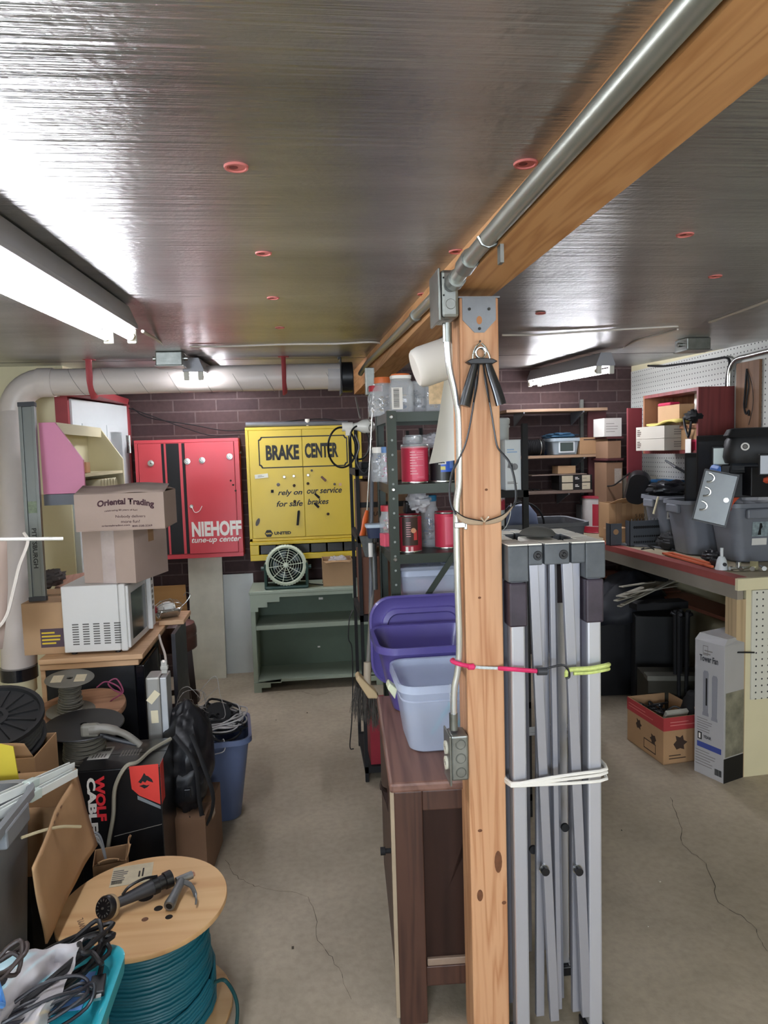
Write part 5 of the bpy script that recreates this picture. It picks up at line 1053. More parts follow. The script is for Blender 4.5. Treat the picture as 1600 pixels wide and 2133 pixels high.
def mk2(t,r,h):
    mb=MB(); curved(mb,r,-PI*.70,-PI*.30,h*.20,h*.95,brownc); ob('brown_label',mb,t)
    mb=MB(); curved(mb,r,-PI*.42,-PI*.33,h*.34,h*.60,mat('mug_red','#c23b3c',.4),1.01,5)
    for i in range(7): curved(mb,r,-PI*.60,-PI*.49,h*(.80-i*.06),h*(.815-i*.06),mat('print_pale'),1.01,4)
    curved(mb,r,-PI*.62,-PI*.56,h*.05,h*.17,whitei,1.012,4); curved(mb,r,-PI*.50,-PI*.44,h*.05,h*.17,mat('print_pale'),1.012,4); ob('print',mb,t)
    mb=MB(); mb.lathe([(0,0),(.010,0)],None,14,FR(.0,-r*1.02,h*.60)@T(.012,0,0)); ob('mug_picture',mb,t,mat('cocoa','#c98f6a',.6))
can('brown and red hot-drink can with mug picture on the lower green shelf',sit(848,z,2.74),.052,.145,redd,None,marks=mk2)
def mk3(t,r,h):
    mb=MB(); curved(mb,r,-PI*.60,-PI*.36,h*.12,h*.88,pinkc); ob('paper_label',mb,t)
can('open red can with pink label at the right of the lower green shelf',sit(928,z,2.80),.048,.145,redc,None,marks=mk3)
j=jar('clear jar with dark red lid, lying behind the lower shelf cans',sit(806,z,2.93),.036,.15,redl,[cA[2],mat('bits_pink','#c46a7a',.5)],seed=14,cont_h=.7)
j=jar('tall clear bottle with teal-blue lid on the lower green shelf',sit(893,z,2.86),.036,.19,mat('tealblue_lid','#2c6f93',.4),[cA[0],cA[3]],seed=15,cont_h=.55)
tag(crumple('plastic_bag',None,(0,0,0),.05,.05,.04,wrap,9,loc=V(sit(868,z+.19,2.78))+V((0,0,.0))),'clear bag with black parts bulging above the brown and red can','plastic bag')
tag(ob('black_pouch',MB().box((0,0,0),(.05,.03,.05),None,RZ(.3)@RX(.2)),None,blackp,loc=V(sit(852,z+.172,2.77)),bev=.008),'small black pouch poking out of the brown and red can','pouch')
tag(ob('pink_card',MB().box((0,0,0),(.03,.05,.05),None,RZ(.3)),None,pinkc,loc=V(sit(800,z+.02,2.74))+V((-.0,0,.03)),bev=.002),'small pink-red plastic card at the left end of the lower shelf','card')
# clear boxes below
zb4=ZS[3]
for x_,y_,lab,w_ in ((.365+.11,2.82,'wide clear storage box under the lower green shelf, nearest',.24),(.60,2.9,'second clear storage box beside the wide one under the lower shelf',.12)):
    t=tote('clear_box',lab,(x_,y_,zb4+.001),(w_-.03,.24),(w_,.28),.20,frost,r=.03,rim=.006,handles=False,th=.002)
    ob('lid',MB().loft([rrect(w_+.01,.295,.03,.201),rrect(w_+.015,.30,.03,.205),rrect(w_+.015,.30,.03,.215),rrect(w_-.02,.26,.03,.216),rrect(w_-.03,.25,.03,.210)],capb=True,capt=True),t,frost)
    ob('contents',MB().box((0,0,.09),(w_-.06,.18,.05),None,RZ(.1)).box((.02,-.02,.13),(w_*.4,.1,.03),None,RZ(.5)),t,mat('pale_pink_bits','#c99aa8',.6,var=.3,vs=30))
# ---- black rack at the left of the shelf unit
rk0,rk1,ry0,ry1=.195,.31,3.24,3.70; p=A(743,980,ry0); rk0=p.x-.006
rk=thing('wire_rack','narrow black steel rack with boxes between aisle and green shelf unit','rack',(rk0,ry0,0)); rw_=.30; rdp=.42; rh=A(742,895,ry0).z
for x,y in ((0,0),(rw_,0),(0,rdp),(rw_,rdp)): ob('upright',MB().bb(x,x+.016,y,y+.016,0,rh),rk,blackm)
zz=[A(742,py,ry0).z for py in (978,1118,1283,1600)]
for z in zz: ob('shelf',MB().bb(.0,rw_+.016,.0,rdp+.016,z-.03,z-.0),rk,blackm)
# rack contents
def rb(nm,lab,z,w_,d_,h_,m,x=.018,y=.02,cat='box'):
    return carton(nm,lab,(rk0+x+w_/2,ry0+y+d_/2,z+.001),(w_,d_,h_),0,m,tp_=False,cat=cat)
q=rb('cardboard_box','brown box marked on its side on the black rack below the bulb',zz[1],.25,.36,.25,cardk); text(q,'FRA',.05,.022,darki,FR(-.06,-.1806,.10),bold=.02); ob('dark_band',MB().bb(-.1253,.1253,-.1806,-.18,.13,.155),q,blackm)
rb('cardboard_box','reddish brown box on the black rack behind the broom handle',zz[2],.25,.36,.27,mat('box_redbrown','#6b4636',.8,var=.1))
q=rb('red_box','dark red box on the bottom shelf of the black rack',zz[3],.22,.36,.21,mat('box_red','#8c2230',.5,var=.15),x=.03); text(q,'RICH',.09,.03,blackm,FR(0,-.1806,.13)@RZ(PI/2),bold=.03)
tag(ob('books_stack',MB().bb(0,.24,0,.3,0,.03),None,blackm,loc=(rk0+.03,ry0+.03,zz[0]+.001),bev=.004),'flat black tray on the top shelf of the black rack','tray')
# bulb with socket on the rack corner
bp_=A(722,889,3.22); lb=thing('light_bulb','white light bulb in a socket clipped to the top of the black rack','light bulb',(bp_.x,3.22,bp_.z))
ob('socket',MB().cyl((-.02,0,0),(.028,0,0),.020,n=16).bb(-.005,.018,-.018,.018,-.04,0),lb,whitei); ob('bulb',MB().lathe([(0,.10),(.014,.098),(.028,.085),(.033,.066),(.030,.045),(.018,.02),(.014,0)],None,22,T(.028,0,0)@RY(PI/2)),lb,mat('bulb_white'))
def loop(nm,lab,c,rx,rz,r,m,y=0,n=14,tilt=0,group=None):
    c=V(c); return wire(nm,lab,[c+V((rx*math.cos(2*PI*i/n+.3),y*math.sin(2*PI*i/n*2),rz*math.sin(2*PI*i/n+.3)+tilt*math.cos(2*PI*i/n))) for i in range(n+1)],r,m,k=4,group=group)
loop('cable_loop','large black cable loop hanging from the rack over the yellow cabinet',A(712,932,3.21),.062,.090,.0048,blackp,.02)
loop('cable_loop','smaller black cable loop hanging right of the rack post',A(748,922,3.2),.045,.075,.0044,blackp,.02)
wire('black_cable','black cord trailing down the rack post beside the yellow cabinet',[A(740,905,3.19),A(748,930,3.18),A(742,960,3.18),A(758,985,3.18),A(772,970,3.18),A(786,960,3.18)],.004,blackp)
wire('black_cable','thin black cord hanging down the front of the rack',[A(735,1270,3.2),A(728,1290,3.2),A(726,1330,3.2),A(733,1350,3.2),A(735,1420,3.2),A(733,1500,3.2),A(729,1555,3.2),A(737,1560,3.2)],.0028,blackp)
# chain and rods by the left of the green shelf
mb=MB(); c0=A(769,812,3.16); 
for i in range(22):
    z=c0.z-i*.021; a=(i%2)*PI/2
    mb.tube([(c0.x+.006*math.cos(t)*math.cos(a),c0.y+.006*math.cos(t)*math.sin(a),z+.014*math.sin(t)) for t in [2*PI*k/10 for k in range(10)]],.0018,n=5,closed=True)
tag(ob('hanging_chain',mb,None,steel),'steel chain hanging beside the clear jars at the left of the shelf','chain')
fbk=A(770,795,3.18); tag(ob('wall_bracket',MB().bb(-.02,.02,-.02,.02,-.06,.06),None,galv,loc=fbk,bev=.003),'flat grey steel box hanging at the end of the far conduit','bracket')
# grey pole, broom, orange squeegee
def pole(nm,lab,a,b,r,m,cat): a=V(a);b=V(b); t=thing(nm,lab,cat,b); ob('handle',MB().cyl((0,0,0),a-b,r,n=12),t,m); return t
t=pole('mop','grey pole with white clip leaning in front of the black rack',A(775,940,3.12),A(771,1400,2.95),.009,greyp,'mop'); 
q=A(771,1145,3.0)-V(t.location); ob('clip',MB().cyl(q-V((0,0,.03)),q+V((0,0,.03)),.013,n=12),t,whitei)
bh=A(765,1425,2.88); t=pole('broom','broom with cream head and dark bristles leaning by the cabinet',A(781,1120,3.1),bh,.010,mat('broom_grey','#77736d',.5),'broom')
ob('broom_head',MB().prism([(-.05,.035),(-.035,.05),(.035,-.03),(.045,-.055),(-.0,-.052)],.07,None,T(0,.035,0)@RX(PI/2)),t,mat('broom_cream','#cdb48c',.55,var=.08),bev=.006)
ob('socket',MB().cyl((0,0,-.01),(.005,.01,.09),.016,n=14),t,mat('broom_cap','#b9ab98',.5))
R=random.Random(6); mb=MB()
for i in range(260):
    u=R.random(); v=R.uniform(-.032,.032); x=-.05+.095*u; z0=-.0-.052*u*.9; e=V((x-.012+R.uniform(-.02,.02)+.02*u,v*1.5+R.uniform(-.01,.01),z0-.12-.02*u+R.uniform(-.018,.018)))
    mb.add([(x-.0008,v,z0),(x+.0008,v,z0),e+V((.0006,0,0)),e-V((.0006,0,0))],[(0,1,2,3)])
o=ob('bristles',mb,t,mat('bristle_grey','#4b4640',.7,var=.3,vs=40)); o['kind']='stuff'
a=A(779,800,3.1); b=A(765,1063,3.05); t=thing('squeegee','thin steel rod with a bright orange handle hanging beside the black rack','squeegee',b); ob('rod',MB().cyl((0,0,0),a-b,.0035,n=8),t,steel)
e=A(755,1116,3.05)-b; ob('handle',MB().tube([(0,0,0),e*.35,e*.75,e],[.010,.018,.015,.020],n=10,flat=.5),t,mat('orange_plastic','#d8632a',.4))
p=A(781,1098,2.98); t=thing('small_caddy','dark blue and white plastic caddy hooked on the poles','caddy',p); ob('cup',MB().loft([rrect(.06,.05,.012,-.045),rrect(.075,.06,.015,.0)]),t,mat('navy_plastic','#26304a',.4)); ob('white_rim',MB().loft([rrect(.08,.066,.016,0),rrect(.084,.07,.018,.004),rrect(.084,.07,.018,.014),rrect(.06,.05,.012,.015)],capt=True),t,mat('pale_blue_plastic','#b9c9d6',.4))
p=A(763,1130,3.02); tag(ob('brush_head',MB().prism([(-.03,.03),(.03,.03),(.012,-.06),(-.008,-.06)],.03,None,RX(PI/2)),None,mat('brush_grey','#4f5250',.7,var=.3,vs=40),loc=p,bev=.004),'grey-green brush head among the poles','brush')
p=A(779,1180,3.02); tag(ob('spray_tube',MB().cyl((0,0,-.10),(0,0,.06),.014,n=12).cyl((0,0,.06),(0,0,.10),.009,n=12),None,mat('tube_grey','#5f605f',.4,.5,var=.3),loc=p),'grey metal tube hanging beside the poles','tube')
# slanting dark braces / wood near ceiling corner left of jars
w0=A(741,828,4.6); tag(ob('grey_strap',MB().cyl((0,0,0),A(750,870,3.6)-A(741,828,4.0)+V((0,0,0)),.005,n=6),None,greyi,loc=A(741,828,4.0)),'grey metal strap slanting down near the end of the far beam','strap')
# ---- paper roll with hanging sheet on the post's left side
rl0=A(900,757,2.02); t=thing('paper_roll','white paper roll mounted beside the post top with its sheet hanging down','paper roll',(rl0.x,2.02,rl0.z))
pw2=mat('roll_white','#dcd6cc',.75,var=.03)
q_=V((.62,.0,.20)).normalized(); M_=q_.to_track_quat('Z','Y').to_matrix().to_4x4()
ob('roll',MB().lathe([(0,-.052),(.048,-.052),(.054,-.046),(.058,-.03),(.058,.06),(.03,.062),(.03,-.0)],None,30,M_),t,pw2); ob('roll_core',MB().lathe([(.029,.063),(.018,.063),(.018,-.03),(0,-.03)],None,18,M_),t,mat('core_brown','#8c7558',.7))
def sheet(u,v):
    a=A(895+60*u-4*v+12*v*(1-v)-(1-u)*(-12*v*v),0,2.0)
    P0=A(925-20*(1-u)*(.2+.9*v**1.2)-3*(1-u),785+180*v-14*v*u,1.98+.05*u); return tuple(P0-V(t.location)+V((.012*u*2,.012*math.sin(u*3+v*2),0)))
ob('hanging_sheet',MB().grid(lambda u,v:(-.0+( -.006-.052*v**1.3)*(1-u)+.05*u,.03*math.sin(u*2.2)+.008*math.sin(v*6),-.03-(.255+.0*u)*v+.01*u*v),10,18),t,whitep,loc=(.042,0,0))
ob('holder_arm',MB().bb(.045,.06,-.03,-.015,-.01,zb-t.location.z+.012),t,blackm)
# ---- black shelf with buckets right of the post
bx0,bx1=.70,.845; by0,by1=2.80,3.15; p=A(1095,1000,by0); bx1=p.x+.012
bu=thing('shelf_unit','black steel shelf unit with white buckets seen right of the post','shelf unit',(bx0,by0,0)); bw_=bx1-bx0
for x in (0,bw_-.022):
    for y in (0,.33): ob('upright',MB().bb(x,x+.022,y,y+.022,0,A(1095,882,by0).z),bu,blackm)
zsA=A(1070,1022,by0).z; zsB=A(1070,1128,by0).z
for z in (zsA,zsB,.5,.1): ob('shelf',MB().bb(.0,bw_,.0,.352,z-.028,z),bu,blackm)
def bucket(lab,loc,r,h,m,red_=False):
    t=thing('bucket',lab,'bucket',loc); ob('pail',MB().lathe([(0,0),(r*.88,0),(r*.9,.004),(r,h-.04),(r*1.05,h-.04),(r*1.05,h-.03),(r,h-.03),(r,h-.012)],None,28),t,m)
    ob('lid',MB().lathe([(r*1.04,h-.026),(r*1.06,h-.018),(r*1.06,h-.004),(r*.98,h),(r*.9,h-.006),(0,h-.006)],None,28),t,m); return t
wpl=mat('white_plastic','#cdd2d3',.4,var=.03)
t=bucket('plain white plastic bucket with lid on the black shelf right of the post',(A(1035,900,2.94).x+.005,3.01,zsA+.001),.066,.30,wpl)
sxp=A(1068,1000,by0+.03).x; t=carton('white_box','white box with a pump picture on the black shelf beside the bucket',(sxp,by0+.07,zsA+.001),(.066,.10,.205),0,wpl,tp_=False)
ob('pump_picture',MB().lathe([(0,.0006),(.014,.0006)],None,14,FR(.006,-.0502,.095)).prism([(-.03,-.006),(-.008,-.012),(-.008,.012),(-.026,.014)],.0006,None,FR(.006,-.0502,.098)),t,mat('pic_grey','#77777a',.5,var=.4,vs=120)); mb=MB(); bars(mb,FR(.0,-.0502,.16),.05,.02,2,mat('pic_blue','#8fb0d4',.5)); bars(mb,FR(.0,-.0502,.03),.05,.012,2,greyi); ob('print',mb,t)
q=mat('label_crimson','#a8283e',.4,var=.05)
t=bucket('caulk bucket with crimson and white label on the lower black shelf',(A(1038,1060,by0).x,by0+.155,zsB+.001),.072,.235,wpl)
mb=MB(); curved(mb,.070,-PI*.62,-PI*.08,.12,.205,q,1.01,12); ob('crimson_label',mb,t); text(t,'Caulk',.062,.022,black,FR(.028,-.0705,.045,.35),bold=.05); mb=MB(); curved(mb,.066,-PI*.6,-PI*.15,.008,.024,mat('label_green','#5b6b60',.5),1.01,8); ob('green_band',mb,t)
ob('handle',MB().tube(spline([(.072*math.cos(a),-.072+.02*math.sin(a)-.02,.15-.12*math.sin(-a)) for a in [-PI*i/8 for i in range(9)]]),.0022,n=6),t,steel)
tag(ob('round_tin',MB().lathe([(0,0),(.034,0),(.034,.03),(.036,.031),(.036,.042),(0,.044)],n=24),None,wpl,loc=(A(1064,1110,2.83).x,2.836,zsB+.001)),'small round white tin in front of the caulk bucket','tin')
# grey tote far with black handle
gq=A(1120,1100,3.7); t=thing('side_table','low black table carrying the grey tub near the brick wall','table',(gq.x+.04,3.9,0)); ob('table_top',MB().bb(-.26,.26,-.2,.2,.78,.80),t,blackm)
for sx in (-1,1):
    for sy in (-1,1): ob('leg',MB().bb(sx*.24-.015,sx*.24+.015,sy*.18-.015,sy*.18+.015,0,.78),t,blackm)
t=tote('storage_bin','grey tub with blue-grey bag and black arc handle beyond the canopy',(gq.x+.04,3.9,.802),(.42,.3),(.5,.38),gq.z+.02-.802,greyp,r=.05)
ob('inner_bag',MB().lathe([(0,.12),(.06,.11),(.10,.06),(.11,0)],None,20,T(-.08,0,gq.z-.802)@Matrix.Diagonal((1,.7,1,1))),t,mat('blue_grey_bag','#6c7690',.6,var=.1)); ob('bail_handle',MB().tube([(-.08+.125*math.cos(a),-.06,gq.z-.802+.13*math.sin(a)) for a in [PI*i/14 for i in range(15)]],.006,n=8),t,blackm)
# ---- folded canopy
KY=1.67; l=A(1058,1132,KY); r=A(1262,1132,KY); KW=r.x-l.x; zt=(l.z+r.z)/2; kc=l.x+KW/2
cn=thing('folded_canopy','folded pop-up canopy frame of aluminium legs strapped beside the wooden post','canopy frame',(kc,KY+KW/2*1.2,0)); cn.scale=(1,1.2,1)
kp=mat('canopy_plastic','#54585c',.5,var=.35,vs=14,bump=.1,bs=40,grain='#45494d'); ktop=mat('canopy_dusty_top','#efece0',.75,var=.12,vs=14); sleeve=mat('slider_brown','#39303a',.45,var=.35,vs=22); h=KW/2
def corner(sx,sy):
    x0,x1=sorted((sx*h,sx*(h-.052))); y0,y1=sorted((sy*h,sy*(h-.052)))
    return x0,x1,y0,y1
for sx in (-1,1):
    for sy in (-1,1):
        x0,x1,y0,y1=corner(sx,sy)
        cm=ob('corner_bracket',MB().bb(x0,x1,y0,y1,zt-.092,zt-.002).bb(*sorted((sx*(h-.052),sx*(h-.088))),y0,y1,zt-.052,zt-.002).bb(x0,x1,*sorted((sy*(h-.052),sy*(h-.088))),zt-.052,zt-.002),cn,kp,bev=.004)
        ob('dusty_cap',MB().bb(x0+.002,x1-.002,y0+.002,y1-.002,zt-.002,zt+.001).bb(*sorted((sx*(h-.052),sx*(h-.086))),y0+.002,y1-.002,zt-.002,zt+.001).bb(x0+.002,x1-.002,*sorted((sy*(h-.052),sy*(h-.086))),zt-.002,zt+.001),cm,ktop)
        if True: ob('bolt',MB().lathe([(0,.004),(.004,.004),(.006,.0015),(.011,.0015),(.012,0)],None,16,FR(sx*(h-.075) if sx<0 else h-.092-.016,-h-.0002,zt-.028)),cm,blackp) if sy<0 else None
        s0,s1=(x0+.004,x1-.006); u0,u1=(y0+.004,y1-.006)
        lg=ob('leg',MB().bb(s0+.004,s1-.002,u0+.004,u1-.002,.03,zt-.09),cn,alu,bev=.005)
        ob('slider_sleeve',MB().bb(s0-.001,s1+.003,u0-.001,u1+.003,zt-.205,zt-.094),lg,sleeve,bev=.005); ob('foot',MB().bb(s0-.006,s1+.008,u0-.006,u1+.008,0,.03),lg,blackp,bev=.004)
ob('centre_bracket',MB().bb(-.032,.032,-h+.0,-h+.046,zt-.052,zt-.001),cn,kp,bev=.003); ob('centre_bracket',MB().bb(-.032,.032,h-.046,h,zt-.052,zt-.001),cn,kp,bev=.003)
ob('side_bracket',MB().bb(-h,-h+.046,-.032,.032,zt-.052,zt-.001),cn,kp,bev=.003); ob('side_bracket',MB().bb(h-.046,h,-.032,.032,zt-.052,zt-.001),cn,kp,bev=.003)
for sx,sy,a_,b_ in ((0,-1,.030,.022),(0,1,.030,.022),(-1,0,.022,.03),(1,0,.022,.03)): ob('dusty_cap',MB().box((sx*(h-.023),sy*(h-.023),zt),(a_*2,b_*2,.002)),cn,ktop)
ob('hub',MB().bb(-.04,.04,-.04,.04,zt-.03,zt-.004),cn,ktop,bev=.003); ob('peak_disc',MB().lathe([(0,.018),(.02,.017),(.038,.010),(.047,.0),(.044,-.004),(0,-.004)],None,36,T(-.0,0,zt+.008)),cn,mat('peak_rubber','#55544f',.75,var=.15))
al2=mat('aluminium_bar','#a9aab3',.32,.6,var=.1,vs=3,stretch=(1,1,.1))
def bar(xt,xb,y,w_,d_=.012,m=al2,zb=.06,z1=None):
    z1=z1 or zt-.05; mb=MB(); vs=[]
    for z,x in ((zb,xb),(z1,xt)): vs+=[(x-w_/2,y-d_/2,z),(x+w_/2,y-d_/2,z),(x+w_/2,y+d_/2,z),(x-w_/2,y+d_/2,z)]
    mb.add(vs,[(3,2,1,0),(4,5,6,7),(0,1,5,4),(1,2,6,5),(2,3,7,6),(3,0,4,7)]); return ob('truss_bar',mb,cn,m,bev=.0015)
K=lambda px:A(px,1300,KY+.02).x-kc
yb_=-h+.016
b1=bar(K(1111),K(1146),yb_,.0235); b2=bar(K(1181),K(1216),yb_,.0255)
bar(K(1132),K(1120),yb_+.018,.022); bar(K(1160),K(1167),yb_+.03,.014); bar(K(1205),K(1200),yb_+.018,.022); bar(K(1148),K(1158),yb_+.05,.02); bar(K(1172),K(1180),yb_+.06,.02)
for bx_,yo in ((-h+.016,0),(h-.016,0)):
    for yy_ in (-.04,.0,.04): bar(bx_,bx_,yy_,.014,.02)
for yy_ in (-.03,.03): 
    for x in (-.05,0,.05): bar(x,x,h-.016+0*yy_,.022,.012) if yy_<0 else None
dk_=blackp
for b_,px,py in ((b1,1136,1815),(b2,1206,1815)):
    p=A(px,py,KY)-V((kc,KY+h,0)); q=ob('bolt',MB().cyl((p.x,yb_-.006,p.z),(p.x,yb_-.010,p.z),.0125,steel,n=20).cyl((p.x,yb_-.010,p.z),(p.x,yb_-.020,p.z),.0105,dk_,n=20),b_)
for px,py in ((1110,1768),(1226,1772),(1176,1722)): p=A(px,py,KY+.06)-V((kc,KY+h,0)); ob('bolt_hole',MB().cyl((p.x,yb_+.028,p.z),(p.x,yb_+.034,p.z),.011,n=14),cn,blackm)
# bungee cords and white cord
def Q(px,py,y): return A(px,py,y)
kf=KY-.012
pk=mat('bungee_pink','#d62f64',.6,var=.15,vs=60); ygn=mat('bungee_yellow','#c3cf7a',.6,var=.2,vs=90); whb=mat('bungee_white','#cdd6d6',.6,var=.25,vs=150)
t=thing('bungee_cord','pink and yellow bungee cord hooked around post and folded canopy','bungee cord',(0,0,0))
P1=[A(944,1374,1.80),A(942,1377,1.72),A(956,1383,kf+.035),A(985,1389,kf+.038)]; P2=[A(985,1389,kf+.038),A(1010,1391,kf+.035),A(1040,1392,kf+.03)]; P3=[A(1040,1392,kf+.03),A(1052,1393,kf+.01),A(1080,1395,kf),A(1118,1398,kf)]
ob('pink_cord',MB().tube(spline(P1,5),.0055,n=8),t,pk); ob('pink_knot',MB().lathe([(0,-.012),(.007,-.008),(.008,.006),(0,.012)],None,12,T(*A(982,1389,kf+.035))@RY(PI/2)),t,pk); ob('white_cord',MB().tube(spline(P2,5),.0038,n=8),t,whb); ob('pink_cord',MB().tube(spline(P3,5),.0055,n=8),t,pk)
c=A(1129,1398,kf); ob('hook_sleeve',MB().tube([c-V((.012,0,0)),c+V((.012,0,-.001))],.0095,n=12),t,darkgrey)
ob('hook',MB().tube(spline([A(1140,1392,kf),A(1160,1387,kf-.004),A(1175,1386,kf-.006),A(1184,1396,kf-.008),A(1186,1410,kf-.008),A(1178,1413,kf-.006)],5),.0028,n=8),t,blackp)
P4=[A(1180,1410,kf),A(1182,1398,kf-.004),A(1195,1394,kf-.002),A(1230,1392,kf-.002),A(1262,1386,kf-.002),A(1268,1384,kf+.03),A(1262,1386,kf+.1)]
ob('yellow_cord',MB().tube(spline(P4,5),.0058,n=8),t,ygn); ob('yellow_cord',MB().tube(spline([p+V((.0,0,-.011)) for p in P4[2:]],5),.0045,n=8),t,ygn)
e=KW/2+.006; ycen=KY+KW/2*1.2
for i,dz in enumerate((0,-.0085,-.017)):
    zz_=A(1160,1616,KY).z+dz; P=[]
    for q in range(40):
        a=2*PI*q/40; x=e*max(-1,min(1,1.35*math.cos(a))); y=e*max(-1,min(1,1.35*math.sin(a))); P.append((kc+x,ycen+y*1.2,zz_+.009*(x/e)*(1 if i<2 else -.1)+.002*math.sin(a*3+i)))
    tag(ob('white_rope',MB().tube(P,.0044,n=7,closed=True),None,whitei),('topmost','middle','lowest')[i]+' of three turns of white rope wrapped around the folded canopy','rope')
# ---- hand gripper on the post
gy=PY-.014; t=thing('hand_gripper','spring hand gripper with black handles hanging on the post','hand gripper',A(1000,735,gy)); o=V(t.location)
G=lambda px,py,y=gy:A(px,py,y)-o
mb=MB(); c=G(1001,735)
cx_p=[c+V((.0125*math.cos(a),-.008+.016*i/40,.0125*math.sin(a))) for i,a in enumerate([PI*1.9*k/16 for k in range(40)])]
ob('spring',MB().tube(cx_p,.0022,n=8),t,steel)
ob('spring_arm',MB().tube(spline([G(985,750),G(986,735),G(992,722),G(999,715)],5),.0024,n=8),t,steel); ob('spring_arm',MB().tube(spline([G(1022,750),G(1017,735),G(1010,722),G(1003,715)],5),.0024,n=8),t,steel)
ob('guard',MB().prism([(-.037,-.002),(-.026,.004),(-.012,.006),(.012,.006),(.028,.004),(.040,-.002),(.028,-.008),(-.026,-.008)],.022,None,T(*G(1001,752))@T(0,.011,0)@RX(PI/2)),t,blackp,bev=.002)
for pts in (((990,757),(984,780),(975,815),(968,846)),((1017,757),(1024,780),(1036,815),(1044,843))):
    P=spline([G(*p) for p in pts],5); n_=len(P); ob('handle',MB().tube(P,[.0115+.007*math.sin(PI*.5*i/n_) for i in range(n_)],n=12,flat=.6),t,mat('gripper_black','#232325',.28,var=.1,coat=.3))
for pts in (((998,757),(994,800),(987,838)),((1006,757),(1014,800),(1020,838))): ob('inner_wire',MB().tube(spline([G(*p) for p in pts],4),.0018,n=6),t,blackm)
ob('hanging_nail',MB().cyl(G(1000,712,PY-.001),G(1000,710,gy-.008),.002,n=8),t,nl)
# ---- glasses on a strap
t=thing('safety_glasses','clear-lensed glasses on a black neck strap hanging from the post','glasses',A(1000,760,gy-.004)); o=V(t.location); g2=gy+.004
for pts in (((990,758),(992,790),(985,850),(976,900),(968,930),(955,958)),((1007,758),(1012,800),(1022,850),(1030,900),(1036,930),(1047,945))):
    ob('neck_strap',MB().tube(spline([A(*p,g2)-o for p in pts],5),.0022,n=6),t,blackp)
ob('temple_arm',MB().tube(spline([A(*p,g2-.004*i)-o for i,p in enumerate(((955,958),(942,985),(937,1020),(940,1050),(950,1072)))],5),.0038,n=8,flat=.6),t,darkgrey); ob('temple_arm',MB().tube(spline([A(*p,g2-.004*i)-o for i,p in enumerate(((1047,945),(1062,965),(1072,1000),(1075,1035),(1070,1055)))],5),.0038,n=8,flat=.6),t,darkgrey)
lm=mat('lens_amber','#c9b49a',.1,var=.05,alpha=.75,spec=1)
g3=g2-.018
for a_,b_,cc_ in (((948,1064),(970,1078),(1008,1086)),((1072,1048),(1048,1072),(1012,1086))):
    L3=spline([A(*p,g3)-o for p in (a_,b_,cc_)],6); ob('lens',MB().grid(lambda u,v,L3=L3:tuple(L3[min(len(L3)-1,int(u*(len(L3)-1)+.5))]+V((0,.010*v,-.010*v-.006*math.sin(u*PI)*v))),12,4),t,lm,solid=.0015); ob('lens_rim',MB().tube(L3,.0014,n=6),t,blackp)
ob('nose_pad',MB().tube([A(1002,1078,g3)-o,A(1009,1087,g3)-o,A(1018,1076,g3)-o],.003,n=6),t,lm)
# ================================================================ RIGHT SIDE
# ---- wall shelves on the brick
pine=wood('pine_shelf','#94785f','#7c6350',0,.6,5)
def wshelf(label,pxa,pxb,py,Yf,dep,th=.02,m=None):
    a=A(pxa,py,Yf);b=A(pxb,py,Yf); z=(a.z+A(pxb,py,Yf).z)/2; t=thing('wall_shelf',label,'shelf',(a.x,Yf,z)); w_=b.x-a.x
    ob('board',MB().bb(0,w_,0,dep,-th,0),t,m or pine,bev=.002)
    for x in (w_-.18,.12): ob('bracket',MB().prism([(0,0),(dep*.9,0),(dep*.9,-.09),(.0,-.008)],.01,None,T(x,0,-th)@RZ(0)@Matrix(((0,0,1,0),(1,0,0,0),(0,1,0,0),(0,0,0,1)))),t,greyp)
    return t
ysf=4.82
s1=wshelf('uppermost empty wooden shelf on the brick wall',1055,1266,851,ysf,.26); s2=wshelf('middle wooden wall shelf holding hose, tote and cardboard box',1060,1267,948,ysf,.26); s3=wshelf('lowest wooden wall shelf with two long striped boxes',1060,1235,1023,ysf,.26,m=wood('worn_shelf','#6b5a50','#5a4a42',0,.6,4))
for px in (1213,):
    a=A(px,832,5.07); b=A(px,1080,5.07); tag(ob('shelf_standard',MB().bb(-.012,.012,0,.02,b.z-a.z,0),None,galv,loc=(a.x,5.075,a.z)),'steel slotted standard holding the wall shelves on the brick','shelf standard')
z2=s2.location.z+.001; z3=s3.location.z+.001
def ax(px,Y=ysf+.02): return A(px,950,Y).x
t=thing('duct_hose','black ribbed flexible hose coil with steel clamp on the middle wall shelf','hose',(ax(1090),ysf+.09,z2+.058)); hx_=ax(1130)-ax(1090)
ob('hose',MB().lathe([(.052+.004*math.cos(i*PI),hx_*1.2*i/26) for i in range(27)],None,24,RY(PI/2),cap=True),t,blackm); ob('clamp',MB().cyl((hx_*.98,0,0),(hx_*1.02,0,0),.059,n=24),t,steel)
tag(ob('navy_bag',MB().grid(lambda u,v:(.16*(u-.5)*(1-.3*v),.12*(math.cos(u*PI*2)*.2+v*.0),.10*v+.02*noise.noise(V((u*5,v*5,1)))),12,8),None,mat('navy_cloth','#1f2b45',.7,var=.2),solid=.04,loc=(ax(1135),ysf+.16,z2)),'dark navy bag between the hose and the grey tote on the shelf','bag')
t=tote('storage_tote','pale grey tote with a dark window and blue cloth on the middle shelf',((ax(1160)+ax(1203))/2-.01,ysf+.105,z2),(.17,.17),(.205,.20),.115,mat('tote_pale','#8b959b',.4,var=.05),r=.02,rim=.008,handles=False)
ob('front_window',MB().bb(-.045,.05,-.101,-.094,.025,.085),t,mat('dark_glass','#3d4643',.3)); ob('window_frame',MB().bb(-.055,.06,-.0985,-.093,.015,.095),t,wpl)
